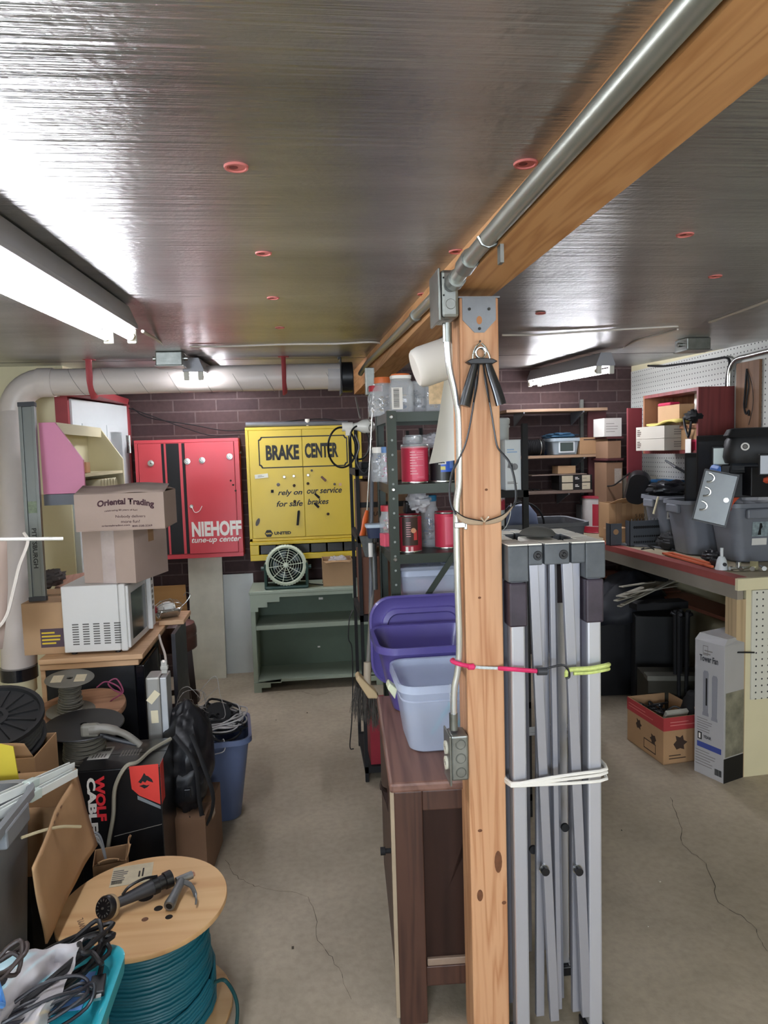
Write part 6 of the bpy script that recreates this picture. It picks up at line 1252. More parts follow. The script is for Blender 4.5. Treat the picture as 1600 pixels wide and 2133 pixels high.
tag(crumple('blue_cloth',None,(0,0,0),.12,.085,.022,mat('blue_cloth','#27475e',.8,var=.15),7,loc=((ax(1160)+ax(1203))/2-.02,ysf+.105,z2+.132),amp=.5),'rumpled dark blue cloth heaped on the pale grey tote','cloth')
c5=carton('cardboard_box','cardboard box with printed top edge at the right end of the middle shelf',((ax(1206)+ax(1264))/2,ysf+.10,z2),(ax(1264)-ax(1206),.2,A(1230,911,ysf).z-z2),0,mat('card_dim','#967453',.85,var=.08),tp_=False); mb=MB(); bars(mb,FR(0,-.1006,A(1230,911,ysf).z-z2-.015),.15,.012,1,darki,gap=.7,fill=1); ob('print',mb,c5)
c6w=ax(1232)-ax(1172)
for i,zz_ in enumerate((0,.053)):
    t=carton('long_box',('lower' if i==0 else 'upper')+' of two long cream and black striped boxes on the lowest wall shelf',(ax(1202)-.01,ysf+.10,z3+zz_),(c6w+.03,.16,.052),0,mat('box_black','#141313',.5),tp_=False)
    ob('paper_label',MB().bb(-c6w*.48,-c6w*.10,-.0806,-.08,.003,.049),t,mat('cream_label','#b5ab93',.6)); q=ob('end_label',MB().bb(c6w*.22,c6w*.5,-.0806,-.08,.003,.049),t,mat('cream_label')); mb=MB(); bars(mb,FR(c6w*.06,-.0806,.03),.035,.02,2,whitei); bars(mb,FR(c6w*.36,-.081,.028),.05,.008,1,greyi); ob('print',mb,t)
tag(ob('thin_board',MB().bb(0,ax(1222)-ax(1108),-.06,.14,0,.006),None,mat('panel_brown','#7d6c62',.6),loc=(ax(1108),ysf+.08,z3+.108)),'thin flat board lying on the two long striped boxes','board')
t=carton('kraft_pack','rounded brown paper pack on top of the thin board',(ax(1184),ysf+.11,z3+.116),(.13,.12,.055),0,card,tp_=False)
tag(ob('wire_bits',MB().tube(spline([(0,0,.004),(.05,.02,.01),(.1,-.02,.005),(.14,.01,.012),(.19,0,.004)]),.004,n=6).tube(spline([(.02,.03,.004),(.08,-.02,.02),(.15,.02,.004)]),.003,n=6),None,blackm,loc=(ax(1075),ysf+.08,z3)),'tangled dark odds and ends at the left of the lowest wall shelf','hardware')
# ---- dark red upright and boxes in the corner
yk=4.55
a=A(1308,850,yk); b=A(1338,850,yk)
t=thing('corner_shelf','narrow maroon corner shelf with boxes beside the wall shelves','shelf unit',(a.x,yk,.945)); hk=a.z-.945; wk=b.x-a.x; lft=A(1268,900,yk).x-a.x
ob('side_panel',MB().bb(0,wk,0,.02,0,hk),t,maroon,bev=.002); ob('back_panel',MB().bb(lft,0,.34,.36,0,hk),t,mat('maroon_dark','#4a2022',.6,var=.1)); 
zq=[A(1285,py,yk).z-.945 for py in (909,955,1040)]
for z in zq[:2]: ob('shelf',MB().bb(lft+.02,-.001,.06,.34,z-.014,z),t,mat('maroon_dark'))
x_=a.x+lft*.5-.005
q=carton('white_box','white and grey striped box on the narrow maroon corner shelf',(x_,yk+.16,.945+zq[0]+.001),(-lft*.92,.18,A(1285,870,yk).z-.945-zq[0]),0,mat('box_white','#b9b5ae',.6,var=.05),tp_=False); mb=MB(); bars(mb,FR(0,-.0906,.06),.10,.07,4,greyi,gap=.2); ob('print',mb,q)
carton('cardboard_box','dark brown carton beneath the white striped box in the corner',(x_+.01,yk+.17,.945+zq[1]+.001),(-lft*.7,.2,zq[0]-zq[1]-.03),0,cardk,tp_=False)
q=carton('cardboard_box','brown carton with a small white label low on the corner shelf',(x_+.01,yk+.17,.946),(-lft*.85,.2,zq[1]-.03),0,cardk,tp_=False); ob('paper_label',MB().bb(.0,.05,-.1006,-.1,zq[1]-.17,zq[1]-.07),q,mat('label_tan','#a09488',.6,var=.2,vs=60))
# ---- red open wall unit on the pegboard
rf=2.22
def X(px,py,x):  # point at world x along the pixel's ray
    d=_w(_c(px,py)); return V((0,0,CH))+d*(x/d.x)
n0=X(1455,802,rf); f0=X(1340,828,rf); nb=X(1455,945,rf); fb=X(1340,956,rf)
ux=thing('wall_unit','open maroon wooden shelf unit fixed to the pegboard wall','shelf unit',(rf,n0.y,nb.z)); L_=f0.y-n0.y; H_=(n0.z+f0.z)/2-nb.z; Dp=X1-.013-rf
redw=wood('maroon_wood','#7c3a38','#652c2c',2,.5,5)
ob('near_side',MB().bb(0,Dp,0,.018,-.12,H_+.0),ux,redw,bev=.001); ob('far_side',MB().bb(0,Dp,L_-.018,L_,0,H_),ux,wood('brown_edge','#8c5f42','#70452f',2,.5,5)); ob('top_board',MB().bb(0,Dp,.018,L_-.018,H_-.02,H_),ux,redw); ob('back_rail',MB().bb(Dp-.02,Dp,.018,L_-.018,H_-.09,H_-.02),ux,mat('brown_edge'))
zsh=X(1400,888,rf).z-nb.z
ob('shelf',MB().bb(.0,Dp,.018,L_-.018,zsh-.018,zsh),ux,mat('brown_edge')); ob('bottom_board',MB().bb(.0,Dp,.018,L_-.018,0,.02),ux,redw)
zu=nb.z
def UY(px,x=rf): return X(px,900,x).y
# on it
q=carton('cardboard_box','small cardboard box with red lid-tape on the middle of the maroon unit',(rf+.10,UY(1408,rf+.08),zu+zsh+.001),(.14,.26,.13),.0,card,tp_=False); ob('red_cover',MB().bb(-.072,.0,-.02,.132,.128,.150),q,mat('crimson_wrap','#b02a4a',.5),bev=.01)
tag(ob('yellow_papers',MB().grid(lambda u,v:(.17*v,.36*u,.012*math.sin(u*6)+.006*math.sin(v*4)+.012),12,5),None,mat('yellow_paper','#c9b566',.7,var=.1),solid=.010,loc=(rf-.05,UY(1425),zu+zsh+.004)),'curled yellow papers hanging off the middle board of the maroon unit','papers')
tag(ob('white_sheet',MB().bb(0,.002,0,.10,0,.19),None,whitep,loc=(rf+.12,UY(1456,rf+.1),zu+zsh+.002),rot=(0,.05,0)),'white paper sheet standing in the near corner of the maroon unit','paper')
y0_=UY(1345); y1_=UY(1440)
bw=mat('box_white2','#aaa498',.65,var=.05)
for lab,za,zb_,yc_,ln in (('lower white archive box at the bottom front of the maroon unit',0,.072,y0_-.24,.36),('upper white archive box at the bottom front of the maroon unit',.073,.148,y0_-.24,.36)):
    q=carton('archive_box',lab,(rf+.075-.06,yc_,zu+.021+za),(.22,ln,zb_-za),0,bw,tp_=False); mb=MB(); bars(mb,FR(0,-ln/2-.0006,.037)@RZ(0),.1,.04,3,greyi); bars(mb,SL(-.1106,.13,.037),.06,.045,4,darki); ob('print',mb,q)
q=carton('cardboard_box','long brown cardboard box beside the archive boxes in the maroon unit',(rf+.09,UY(1428),zu+.021),(.16,.22,.15),0,card3,tp_=False); ob('red_patch',MB().bb(-.081,-.0801,-.13,.0,.0,.06),q,mat('crimson_wrap'))
q=thing('pliers','black handled pliers with a white price tag hanging on the maroon unit','pliers',(rf-.012,UY(1438),zu+zsh-.01))
ob('handle',MB().tube(spline([(0,0,-.06),(0,.035,-.0),(0,.05,.05)]),.007,n=8),q,blackp); ob('handle',MB().tube(spline([(0,0,-.06),(0,-.02,-.01),(0,-.03,.05)]),.007,n=8),q,blackp); ob('jaw',MB().prism([(-.012,0),(.012,0),(.004,-.04),(-.004,-.04)],.008,None,T(0,0,-.055)@RZ(PI/2)@RX(PI/2)),q,steel); ob('price_tag',MB().bb(-.001,.001,-.03,.03,-.15,-.07),q,whitep)
tag(crumple('dark_bundle',None,(0,0,0),.05,.05,.035,blackm,15,loc=(rf-.0,UY(1446),zu+zsh+.05)),'black bundle on the near end of the maroon unit shelf','bundle')
# ---- brown saw board, pipe and cable on pegboard
xs=X1-.03
a=X(1534,752,xs); b=X(1580,905,xs); sb=thing('display_board','brown wooden board with a bent wire hook hung on the pegboard','board',(xs,b.y,X(1580,910,xs).z))
wbd=a.y-b.y; hb_=X(1580,748,xs).z-sb.location.z; ob('board',MB().bb(0,.016,0,wbd,0,hb_),sb,wood('brown_board','#7d5b40','#6a4a32',2,.6,4),bev=.001)
S_=lambda px,py: V((-.006,X(px,py,xs).y-b.y,X(px,py,xs).z-sb.location.z))
ob('bent_wire',MB().tube(spline([S_(1558,768),S_(1556,790),S_(1554,820),S_(1552,845),S_(1556,862),S_(1562,855),S_(1562,866)],5),.005,n=6),sb,blackm); ob('thin_string',MB().tube(spline([S_(1558,770),S_(1566,790),S_(1571,820),S_(1570,850),S_(1562,885)],5),.0018,n=5),sb,blackm); ob('bent_wire',MB().tube(spline([S_(1558,775),S_(1562,800),S_(1558,830),S_(1556,850)],5),.004,n=6),sb,blackm)
xp=X1-.035
def XP_(px,py): return X(px,py,xp)
cond('conduit','shiny steel conduit rising up the pegboard and bending along the ceiling',spline([XP_(1519,1000),XP_(1519,930),XP_(1519,850),XP_(1519,790),XP_(1523,765),XP_(1535,748),XP_(1560,741),XP_(1600,731),XP_(1680,712)],5),.013,steel)
wire('black_cable','black cable stapled along the top of the pegboard wall',[XP_(1350,762),XP_(1380,763),XP_(1420,758),XP_(1450,754),XP_(1490,748),XP_(1512,745),XP_(1520,755),XP_(1514,790),XP_(1513,850),XP_(1513,930)],.007,blackm)
# ---- workbench
zbn=.94; bf_=F(1542,1205,zbn); bfar=F(1267,1135,zbn); bx_=bf_.x
x0b=1.935; yn=2.98
wbk=thing('workbench','long workbench with red-brown front edge along the pegboard wall','workbench',(x0b,yn,0),.058); BL=Y1-.04-yn; BD=X1-.018-x0b
benchtop=mat('bench_top','#a59a80',.6,var=.15,vs=5); redtop=mat('bench_red','#8f4540',.6,var=.2,vs=6)
ob('bench_top',MB().bb(.0,BD,0,BL,zbn-.035,zbn-.001),wbk,benchtop,bev=.002); ob('red_edge',MB().bb(-.012,.0,0,BL,zbn-.034,zbn),wbk,redtop); ob('red_strip',MB().bb(-.012,.055,.012,BL,zbn-.001,zbn+.0005),wbk,redtop)
ob('front_rail',MB().bb(.0,.03,.0,BL,zbn-.10,zbn-.035),wbk,mat('rail_grey','#8c8478',.6,var=.1)); ob('end_rail',MB().bb(-.012,BD,-.02,.0,zbn-.055,zbn-.001),wbk,cream,bev=.001)
ob('leg',MB().bb(-.002,.045,.0,.08,0,zbn-.10),wbk,wood('leg_pine','#b39b78','#95805f',2,.6,8)); ob('leg',MB().bb(-.002,.045,BL-.1,BL-.02,0,zbn-.10),wbk,mat('leg_pine'))
ob('end_panel',MB().bb(.045,BD,.0,.018,0,zbn-.055),wbk,cream); ob('peg_panel',MB().bb(.07,BD,-.010,-.001,.37,zbn-.06),wbk,pegx,bev=.001)
for yy_ in (.25,1.2): ob('lower_shelf',MB().bb(.30,BD,yy_+.02,yy_+.93,.60,.62),wbk,mat('dark_shelf','#7a4a38',.6,var=.1))
# three big grey bins
gm=mat('tote_grey','#75787f',.42,var=.12,vs=6)
bins=[]
def gtote(lab,yc,dx=0):
    t=tote('storage_bin',lab,(2.235+dx,yc,zbn+.002),(.24,.20),(.33,.25),.30,gm,r=.05,rim=.013,handles=False)
    for sy in (-1,): ob('handle',MB().bb(-.10,.10,-.012,.012,-.05,0),t,gm,bev=.008,loc=(0,sy*.138,.275))
    ob('handle',MB().bb(-.016,.012,-.06,.06,-.05,0),t,gm,bev=.008,loc=(-.168,0,.28))
    return t
ytn=[3.45,3.73,4.13]
T1=gtote('nearest of three grey bins on the workbench, with a picture label',ytn[0],.06); T2=gtote('middle of three grey bins on the workbench',ytn[1],-.03); T3=gtote('farthest of three grey bins on the workbench, with barcode label',ytn[2],.035)
def lbl(t,xx,zz_,w_,h_,m,tilt=.22):
    # stuck to the tapering -x wall
    q=ob('paper_label',MB().box((0,0,0),(w_,h_,.001),m,T(xx-.004,0,zz_)@RY(-.155)@RZ(-PI/2)@RX(PI/2)),t); return q
def fl_(t,nm,xx,zz_,w_,h_,m): return ob(nm,MB().box((0,0,0),(w_,h_,.001),m,T(xx,-(.1025+.025*zz_/.30),zz_)@RX(PI/2+.083)),t)
fl_(T3,'paper_label',-.095,.20,.05,.075,whitep); fl_(T3,'barcode',-.095,.20,.03,.055,mat('barcode_grey','#3c3d3c',.6,var=.4,vs=80)).location.y-=.001
fl_(T1,'picture_label',-.012,.17,.085,.075,mat('picture_label','#8c9a9c',.5,var=.5,vs=50)); fl_(T1,'paper_label',-.012,.105,.08,.035,whitep)
ob('label_figure',MB().prism([(-.012,-.03),(.006,-.03),(.004,.0),(.012,.01),(.006,.03),(-.004,.03),(-.006,.0)],.0008,None,T(-.012,-.1185,.17)@RX(PI/2+.083)),T1,black)
# contents of bins
ztop=zbn+.302
def bd(nm,lab,x,y,z,d,m,rot,cat,bev=.004,extra=None):
    t=thing(nm,lab,cat,(x,y,z),rot=rot); ob('body',MB().box((0,0,0),d),t,m,bev=bev)
    if extra: extra(t)
    return t
tag(crumple('plastic_film',None,(0,0,0),.11,.09,.07,wrap,21,loc=(2.30,ytn[0]-.03,ztop+.03)),'crumpled clear plastic film piled in the nearest grey bin','plastic wrap')
wire('orange_strap','thick orange strap curving up out of the nearest grey bin',[X(1516,1062,2.12),X(1524,1045,2.13),X(1545,1025,2.15),X(1570,1010,2.16),X(1595,1000,2.18),X(1640,1000,2.22)],.016,mat('orange_webbing','#cf5638',.6,var=.1))
def rings(t):
    mb=MB(); 
    for z in (-.13,-.02,.09): mb.tube([(-.02+.03*math.cos(a),-.0075-.004,z+.035*math.sin(a)) for a in [PI*.5+PI*i/8 for i in range(9)]],.006,n=6)
    ob('embossed_slot',mb,t,steel)
pb3=X(1494,1037,2.0)
t=thing('metal_tray','tilted grey metal chassis tray with curved slots propped on the middle bin','tray',(pb3.x-.01,pb3.y,pb3.z),rot=(-.10,.22,-.62+.0))
ob('plate',MB().box((0,0,0),(.150,.008,.25)),t,mat('tray_metal','#6c6f70',.35,.6,var=.15),bev=.008)
ob('rim',MB().box((-.076,.004,0),(.006,.02,.255)).box((.076,.004,0),(.006,.02,.255)).box((0,.004,-.127),(.155,.02,.006)).box((0,.004,.127),(.155,.02,.006)),t,blackp)
mb=MB()
for z in (.09,.02,-.05): mb.tube([(-.055+.03*math.cos(a),-.006,z+.022*math.sin(a)) for a in [-PI*.5+PI*i/8 for i in range(9)]],.005,n=6)
ob('curved_slot',mb,t,steel); ob('screw_boss',MB().cyl((.05,-.004,0),(.05,-.010,0),.012,n=14),t,steel)
tag(ob('blue_bag',MB().bb(-.03,.03,-.05,.05,-.12,.13),None,mat('bright_blue','#3f74c4',.5,var=.2),loc=(pb3.x+.02,pb3.y+.07,pb3.z+.03),rot=(.1,.25,0),bev=.02),'bright blue plastic packet behind the tilted metal tray','packet')
# monitors and electronics standing in/behind the bins
mon=mat('monitor_black','#0c0c0e',.45,var=.1,spec=.3); scr=mat('screen_pale','#bac6bb',.3,var=.03); scrd=mat('screen_dark','#2b2e33',.15,var=.1)
def monitor(lab,px,py,x,w_,h_,rz,tilt=0,sm=scrd,roll_=0):
    p=X(px,py,x); t=thing('computer_monitor',lab,'monitor',p,rot=(tilt,roll_,rz)); ob('bezel',MB().box((0,.012,0),(w_,.024,h_)),t,mon,bev=.004); ob('screen',MB().box((0,-.001,0),(w_*.86,.003,h_*.82)),t,sm); return t
monitor('black monitor standing on edge behind the farthest bin, left',1458,1000,2.16,.17,.30,-.9)
monitor('taller black monitor standing on edge right of the other dark one',1487,975,2.12,.19,.34,-1.0)
monitor('small monitor with a pale lit-looking screen among the electronics',1511,953,2.10,.125,.115,-.55,sm=scr)
monitor('dark glossy screen tilted back below the black bag',1560,955,2.14,.17,.14,-.5,-.3)
monitor('grey-white screen beside the orange strap under the black zipped bag',1597,968,2.08,.06,.10,-.4,sm=mat('screen_grey','#a9adb5',.3))
tag(ob('laptop_base',MB().box((0,0,0),(.22,.26,.012)),None,darkgrey,loc=X(1430,985,2.2),rot=(.15,.55,-.2),bev=.004),'dark grey panel tilted over the blue bin','panel')
bgp=X(1572,925,2.2); t=thing('equipment_bag','black zipped bag with a round white logo on top of the electronics','bag',(bgp.x,bgp.y,bgp.z),rot=(0,0,-.5))
bagm=mat('bag_black','#161618',.55,var=.2,bump=.2,bs=20)
ob('bag_body',MB().loft([rrect(.26,.20,.05,-.09),rrect(.28,.22,.05,-.06),rrect(.26,.21,.05,.02),rrect(.22,.18,.05,.05)],capt=True),t,bagm); ob('bag_flap',MB().loft([rrect(.25,.22,.03,.035),rrect(.27,.23,.03,.045),rrect(.24,.20,.03,.075),rrect(.20,.16,.03,.08)],capt=True),t,bagm)
q=ob('round_logo',MB().lathe([(.012,.001),(.012,.002),(.019,.002),(.019,.001)],None,20,FR(-.05,-.1075,-.01)),t,whitei); ob('logo_centre',MB().lathe([(0,.0015),(.009,.0015)],None,14,FR(-.05,-.1075,-.01)),q,greyi); mb=MB(); bars(mb,FR(-.05,-.108,-.04),.06,.006,1,greyi,fill=1); ob('print',mb,t)
R=random.Random(77)
for i,(px,py,x,d,lab) in enumerate(((1540,1000,2.16,(.22,.20,.16),'black electronic box with vents behind the tilted tray'),(1580,1000,2.22,(.2,.24,.14),'black box directly under the black zipped bag with white logo'),(1505,1015,2.2,(.14,.18,.16),'black device between the monitors and middle bin'))):
    bd('electronic_box',lab,*X(px,py,x),d,mon,(0,0,-.3+.2*i),'box')
tag(crumple('black_bag',None,(0,0,0),.13,.10,.05,mat('bag_gloss','#1c1c1f',.35,var=.2,bump=.3,bs=20),31,loc=(2.22,ytn[2]-.0,ztop+.035),amp=.3),'glossy black bag stuffed in the top of the farthest grey bin','bag')
tag(ob('cream_bar',MB().tube([(0,0,0),(-.03,-.0,-.10)],.006,n=6),None,cream,loc=X(1368,1034,2.04)+V((-.0,-.02,0))),'small cream stick hanging over the rim of the farthest grey bin','stick')
# blue open bin and white file boxes behind
bb=X(1392,1010,2.1); t=tote('blue_bin','open blue plastic bin behind the farthest grey bin',(2.31,4.44,zbn+.265),(.20,.20),(.25,.26),.11,mat('bin_blue','#2c618f',.4,var=.1),r=.02,rim=.006,handles=False); ob('hand_slot',MB().bb(-.144,-.138,-.05,.04,.06,.09),t,black)
carton('archive_box','low white file box supporting the blue bin, set back on the bench',(2.31,4.44,zbn+.001),(.20,.24,.26),0,bw,tp_=False)
yf2=X(1345,1000,2.1).y
for i,(z,lab) in enumerate(((0,'lower of two pale file boxes under the maroon unit'),(.126,'upper of two pale file boxes under the maroon unit'))):
    q=carton('file_box',lab,(2.31,4.82,zbn+.14+z),(.24,.28,.125),0,mat('file_grey','#b2aa98',.65,var=.05),tp_=False); ob('finger_hole',MB().bb(-.1206,-.12,-.02,.02,.05,.10),q,black); ob('finger_hole',MB().bb(-.09,-.06,-.1406,-.14,.04,.09),q,black)
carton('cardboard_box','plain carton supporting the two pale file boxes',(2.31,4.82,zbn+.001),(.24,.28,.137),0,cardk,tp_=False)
# cardboard box with red-white tub
cbx=X(1315,1085,x0b+.02); yb0=4.40
q1=carton('cardboard_box','taped cardboard box with handwriting on the workbench',(2.135,4.50,zbn+.001),(.33,.16,A(1320,1047,4.42).z-zbn),.0,card3,True,[('x+',60,.08),('y-',70,.09)]); 
text(q1,'5 FERN',.10,.022,darki,FR(.06,-.0906,.15),bold=.0,name='handwriting'); text(q1,'QUALITY',.11,.020,darki,FR(.06,-.0906,.12),bold=.0,name='handwriting')
for x in (-.10,-.03): ob('tape',MB().bb(x-.02,x+.02,-.0908,-.0902,.03,.25),q1,tape)
carton('cardboard_box','small plain carton in front of the taped box',(1.96,4.30,zbn+.001),(.13,.08,.09),0,card3,tp_=False)
tb_=X(1266,1080,x0b+.07); t=can('red and white round tub behind the taped cardboard box',(2.09,4.86,zbn+.001),.115,A(1270,1036,4.7).z-zbn,mat('tub_white','#b5b0ac',.5),mat('tub_red','#8c2634',.45),name='round_tub',cat='tub',rim=redd,marks=lambda t,r,h:ob('red_mark',(lambda mb:(curved(mb,r,-PI*.75,-PI*.6,h*.2,h*.8,redd),curved(mb,r,-PI*1.0,-PI*.0,0,h*.18,redd,1.003,20),mb)[-1])(MB()),t))
tag(ob('box_fan_housing',MB().loft([[(p_[0],0,p_[1]) for p_ in rrect(.12,.20,.05,0)],[(p_[0],.05,p_[1]) for p_ in rrect(.14,.22,.06,0)],[(p_[0],.09,p_[1]) for p_ in rrect(.12,.20,.05,0)]],capt=True),None,blackp,loc=X(1328,1020,2.1),rot=(.3,.2,-.4),bev=.0),'black oval device leaning above the taped cardboard box','device')
wire('black_cable','black cable running from the tub lid to the oval device',[X(1250,1012,2.05),X(1275,1012,2.05),X(1290,1003,2.05),X(1312,985,2.06)],.005,blackm)
# corrugated metal tray at the far end
t=thing('ribbed_box','grey ribbed metal box at the far end of the workbench','box',(A(1211,1080,4.92).x,4.92,zbn+.001)); ob('box_body',MB().bb(0,.07,0,.10,0,.19),t,mat('ribbed_grey','#5e5f60',.5,.3,var=.1),bev=.002)
for i in range(4): ob('rib',MB().bb(.004+i*.017,.012+i*.017,-.006,.0,.02,.18),t,mat('ribbed_grey'))
# perforated trays
def ptray(lab,x,y,z,w_,h_,rz,big=False):
    t=thing('perforated_tray',lab,'metal panel',(x,y,z),rz); m_=mat('perf_grey','#55595f',.45,.5,var=.1); ob('panel',MB().bb(0,w_,0,.003,0,h_).bb(0,w_,0,.06,0,.003).bb(0,.003,0,.06,0,h_),t,m_)
    mb=MB(); 
    if big: mb.lathe([(0,.0006),(.017,.0006)],None,20,FR(w_/2,-.0002,h_*.62)); ob('round_hole',mb,t,card3)
    else:
        for i in range(12):
            for j in range(3): mb.lathe([(0,.0006),(.0065 if j<2 else .009,.0006)],None,10,FR(.03+i*(w_-.05)/11,-.0002,.025+j*.035+(0.02 if j==2 else 0)))
        ob('hole',mb,t,blackm); ob('pin',(lambda mb:([mb.bb(.01+i*(w_-.02)/9,.014+i*(w_-.02)/9,0,.003,h_,h_+.012) for i in range(10)],mb)[-1])(MB()),t,steel)
    return t
ptray('small perforated grey metal panel with one big round hole on the bench',1.852,4.14,zbn+.001,.075,.135,.0,True); ptray('long perforated grey metal panel standing in front of the cardboard boxes',1.945,4.07,zbn+.001,.205,.155,.0)
# small things at the front of the bench
tag(crumple('black_bag',None,(0,0,0),.04,.06,.03,mat('bag_gloss'),41,loc=(2.075,3.42,zbn+.032),amp=.3),'low black bag lying between the middle and nearest bins','bag')
tag(crumple('black_cloth',None,(0,0,0),.055,.09,.05,blackm,43,loc=(2.10,3.90,zbn+.045),amp=.3),'black bundle lying between the farthest and middle bins','bundle')
for i in range(2): tag(ob('metal_bar',MB().bb(-.16,.16,-.008,.008,0,.012),None,greyp,loc=(2.05-.03*i,3.98+.04*i,zbn+.001+.0*i),rot=(0,0,-1.1+.15*i),bev=.001),('left' if i else 'right')+' of two grey metal bars lying on the bench beside the long perforated panel','bar')
t=thing('caulk_gun','orange-framed tool lying along the red edge of the workbench','tool',(x0b+.040,3.49,zbn+.010)); og=mat('tool_orange','#cb6440',.5,var=.08); ob('frame',MB().bb(-.016,.0,-.26,.22,-.006,.006).bb(.03,.046,-.20,.20,-.006,.006).bb(-.016,.046,.20,.216,-.006,.006).bb(-.016,.046,-.20,-.184,-.006,.008),t,og,bev=.003); ob('grip',MB().bb(.02,.05,-.28,-.18,-.008,.03),t,blackp,bev=.01)
t=thing('webcam','small white camera on a round base at the bench front edge','camera',(1.995,3.20,zbn+.001)); ob('base',MB().lathe([(0,.065),(.014,.062),(.022,.045),(.028,.01),(.030,0),(0,0)],None,20),t,wpl); ob('lens',MB().cyl((-.0,-.022,.028),(-.002,-.031,.028),.009,n=14),t,blackp); ob('stem',MB().cyl((0,0,.062),(0,0,.105),.0075,n=12),t,wpl)
R=random.Random(9)
for i,lab in enumerate(('steel knob fitting beside the white camera on the bench','steel bolt lying at the bench front, second from the camera','brass-grey bracket fitting on the bench front edge','steel bolt nearest the end of the bench front')):
    x=2.05+.04*i; y=3.15-.0*i
    t=thing('metal_fitting',lab,'fitting',(x,y,zbn+.012),.4*i); ob('shaft',MB().cyl((-.035,0,0),(.03,0,0),.006,n=10),t,steel); i==0 and ob('knob',MB().cyl((0,0,.004),(0,0,.03),.012,n=12),t,steel); ob('head',MB().cyl((-.045,0,0),(-.033,0,0),.011,n=12),t,steel)
    if i==2: ob('plate',MB().bb(-.002,.002,-.018,.018,-.01,.03),t,mat('brass_grey','#8f8868',.35,.7))
wire('thin_black_wire','small black looped wire on the bench by the metal bars',[V((x0b+.03,3.93,zbn+.01)),V((x0b+.0,3.90,zbn+.008)),V((x0b+.03,3.84,zbn+.02)),V((x0b+.06,3.87,zbn+.008)),V((x0b+.04,3.90,zbn+.03)),V((x0b+.09,3.92,zbn+.01))],.003,blackm)
# ---- below the bench
t=thing('tower_fan_box','tall white cardboard box printed Tower Fan standing under the bench','box',(0,0,0))
bl=F(1446,1605); br_b=F(1507,1633); ang=math.atan2(br_b.y-bl.y,br_b.x-bl.x); t.location=(bl.x,bl.y,0); t.rotation_euler=(0,0,ang); wf=(br_b-bl).length; hf=A(1434,1318,bl.y).z; df=.20
tfm=mat('fanbox_white','#a9a7a6',.55,var=.04)
ob('box_body',MB().bb(0,wf,0,df,0,hf-.03),t,tfm,bev=.002)
ob('top_flap',MB().add([(0,0,hf-.03),(wf,0,hf-.03),(wf,df,hf-.03),(0,df,hf-.03),(.01,.02,hf),(wf-.01,.03,hf-.005),(wf-.02,df-.02,hf-.01),(.01,df-.01,hf)],[(0,1,5,4),(1,2,6,5),(2,3,7,6),(3,0,4,7),(4,5,6,7)]),t,tfm)
ob('side_print',MB().bb(wf,wf+.0006,.01,df-.01,.12,hf-.25),t,mat('photo_print','#83806f',.5,var=.5,vs=14)); ob('side_print',MB().bb(wf,wf+.0006,.0,df,.0,.115),t,black)
text(t,'Tower Fan',wf*.62,.030,darkgrey,FR(wf*.48,-.0005,hf*.835),bold=.03); mb=MB(); bars(mb,FR(wf*.48,-.0005,hf*.87),wf*.35,.012,1,greyi,fill=1); bars(mb,FR(wf*.40,-.0005,hf*.36),wf*.6,.07,6,greyi,gap=.22); bars(mb,FR(wf*.45,-.0005,hf*.12),wf*.8,.08,6,greyi,gap=.2); ob('print',mb,t)
ob('logo_square',MB().bb(wf*.28,wf*.29,-.0008,-.0002,hf-.095,hf-.05).bb(wf*.44,wf*.45,-.0008,-.0002,hf-.095,hf-.05).bb(wf*.28,wf*.45,-.0008,-.0002,hf-.053,hf-.05).bb(wf*.28,wf*.45,-.0008,-.0002,hf-.095,hf-.092).bb(wf*.33,wf*.6,-.0008,-.0002,hf-.076,hf-.071),t,greyi)
for i,xx in enumerate((wf*.38,wf*.68)):
    pm=mat('fan_picture','#85858a',.5,var=.15); ob('fan_picture',MB().prism([(-.022,0),(.022,0),(.020,.02),(-.020,.02)],.0006,None,FR(xx,-.0002,hf*.43-.012*i)@Matrix.Scale(.78,4)).prism([(-.017,.02),(.017,.02),(.020,.26),(.014,.275),(-.010,.275),(-.018,.26)],.0006,None,FR(xx,-.0002,hf*.43-.012*i)@Matrix.Scale(.78,4)),t,pm)
    if i==0: ob('fan_grille_picture',MB().bb(xx+.001,xx+.009,-.0012,-.0008,hf*.43+.05,hf*.43+.18),t,black)
ob('warranty_mark',MB().bb(wf*.12,wf*.26,-.0008,-.0002,hf*.25,hf*.25+.035),t,black); text(t,'1',.010,.024,whitei,FR(wf*.19,-.0009,hf*.25+.0175),bold=.06); text(t,'YEAR',wf*.28,.014,black,FR(wf*.45,-.0005,hf*.25+.02),bold=.03)
ob('blue_band',MB().prism([(-wf*.4,.0),(wf*.42,-.0),(wf*.42,.026),(-wf*.4,.026)],.0006,None,FR(wf*.5,-.0003,hf*.195)),t,mat('print_blue','#3c4a8c',.5)); mb=MB(); barcode(mb,FR(wf*.82,-.0005,.04),.035,.03,black,10); ob('barcode',mb,t)
tbx=V(t.location)
# carton with red band
bl=F(1382,1594); q0=F(1307,1540); q2=F(1440,1590)
ang=math.atan2(bl.y-q0.y,bl.x-q0.x); Wc=(bl-q0).length; 
t=thing('produce_box','open cardboard carton with a red printed band and leaf marks on the floor','box',(q0.x,q0.y,0),ang); hc=A(1378,1497,bl.y).z; Dc=.24; th=.005
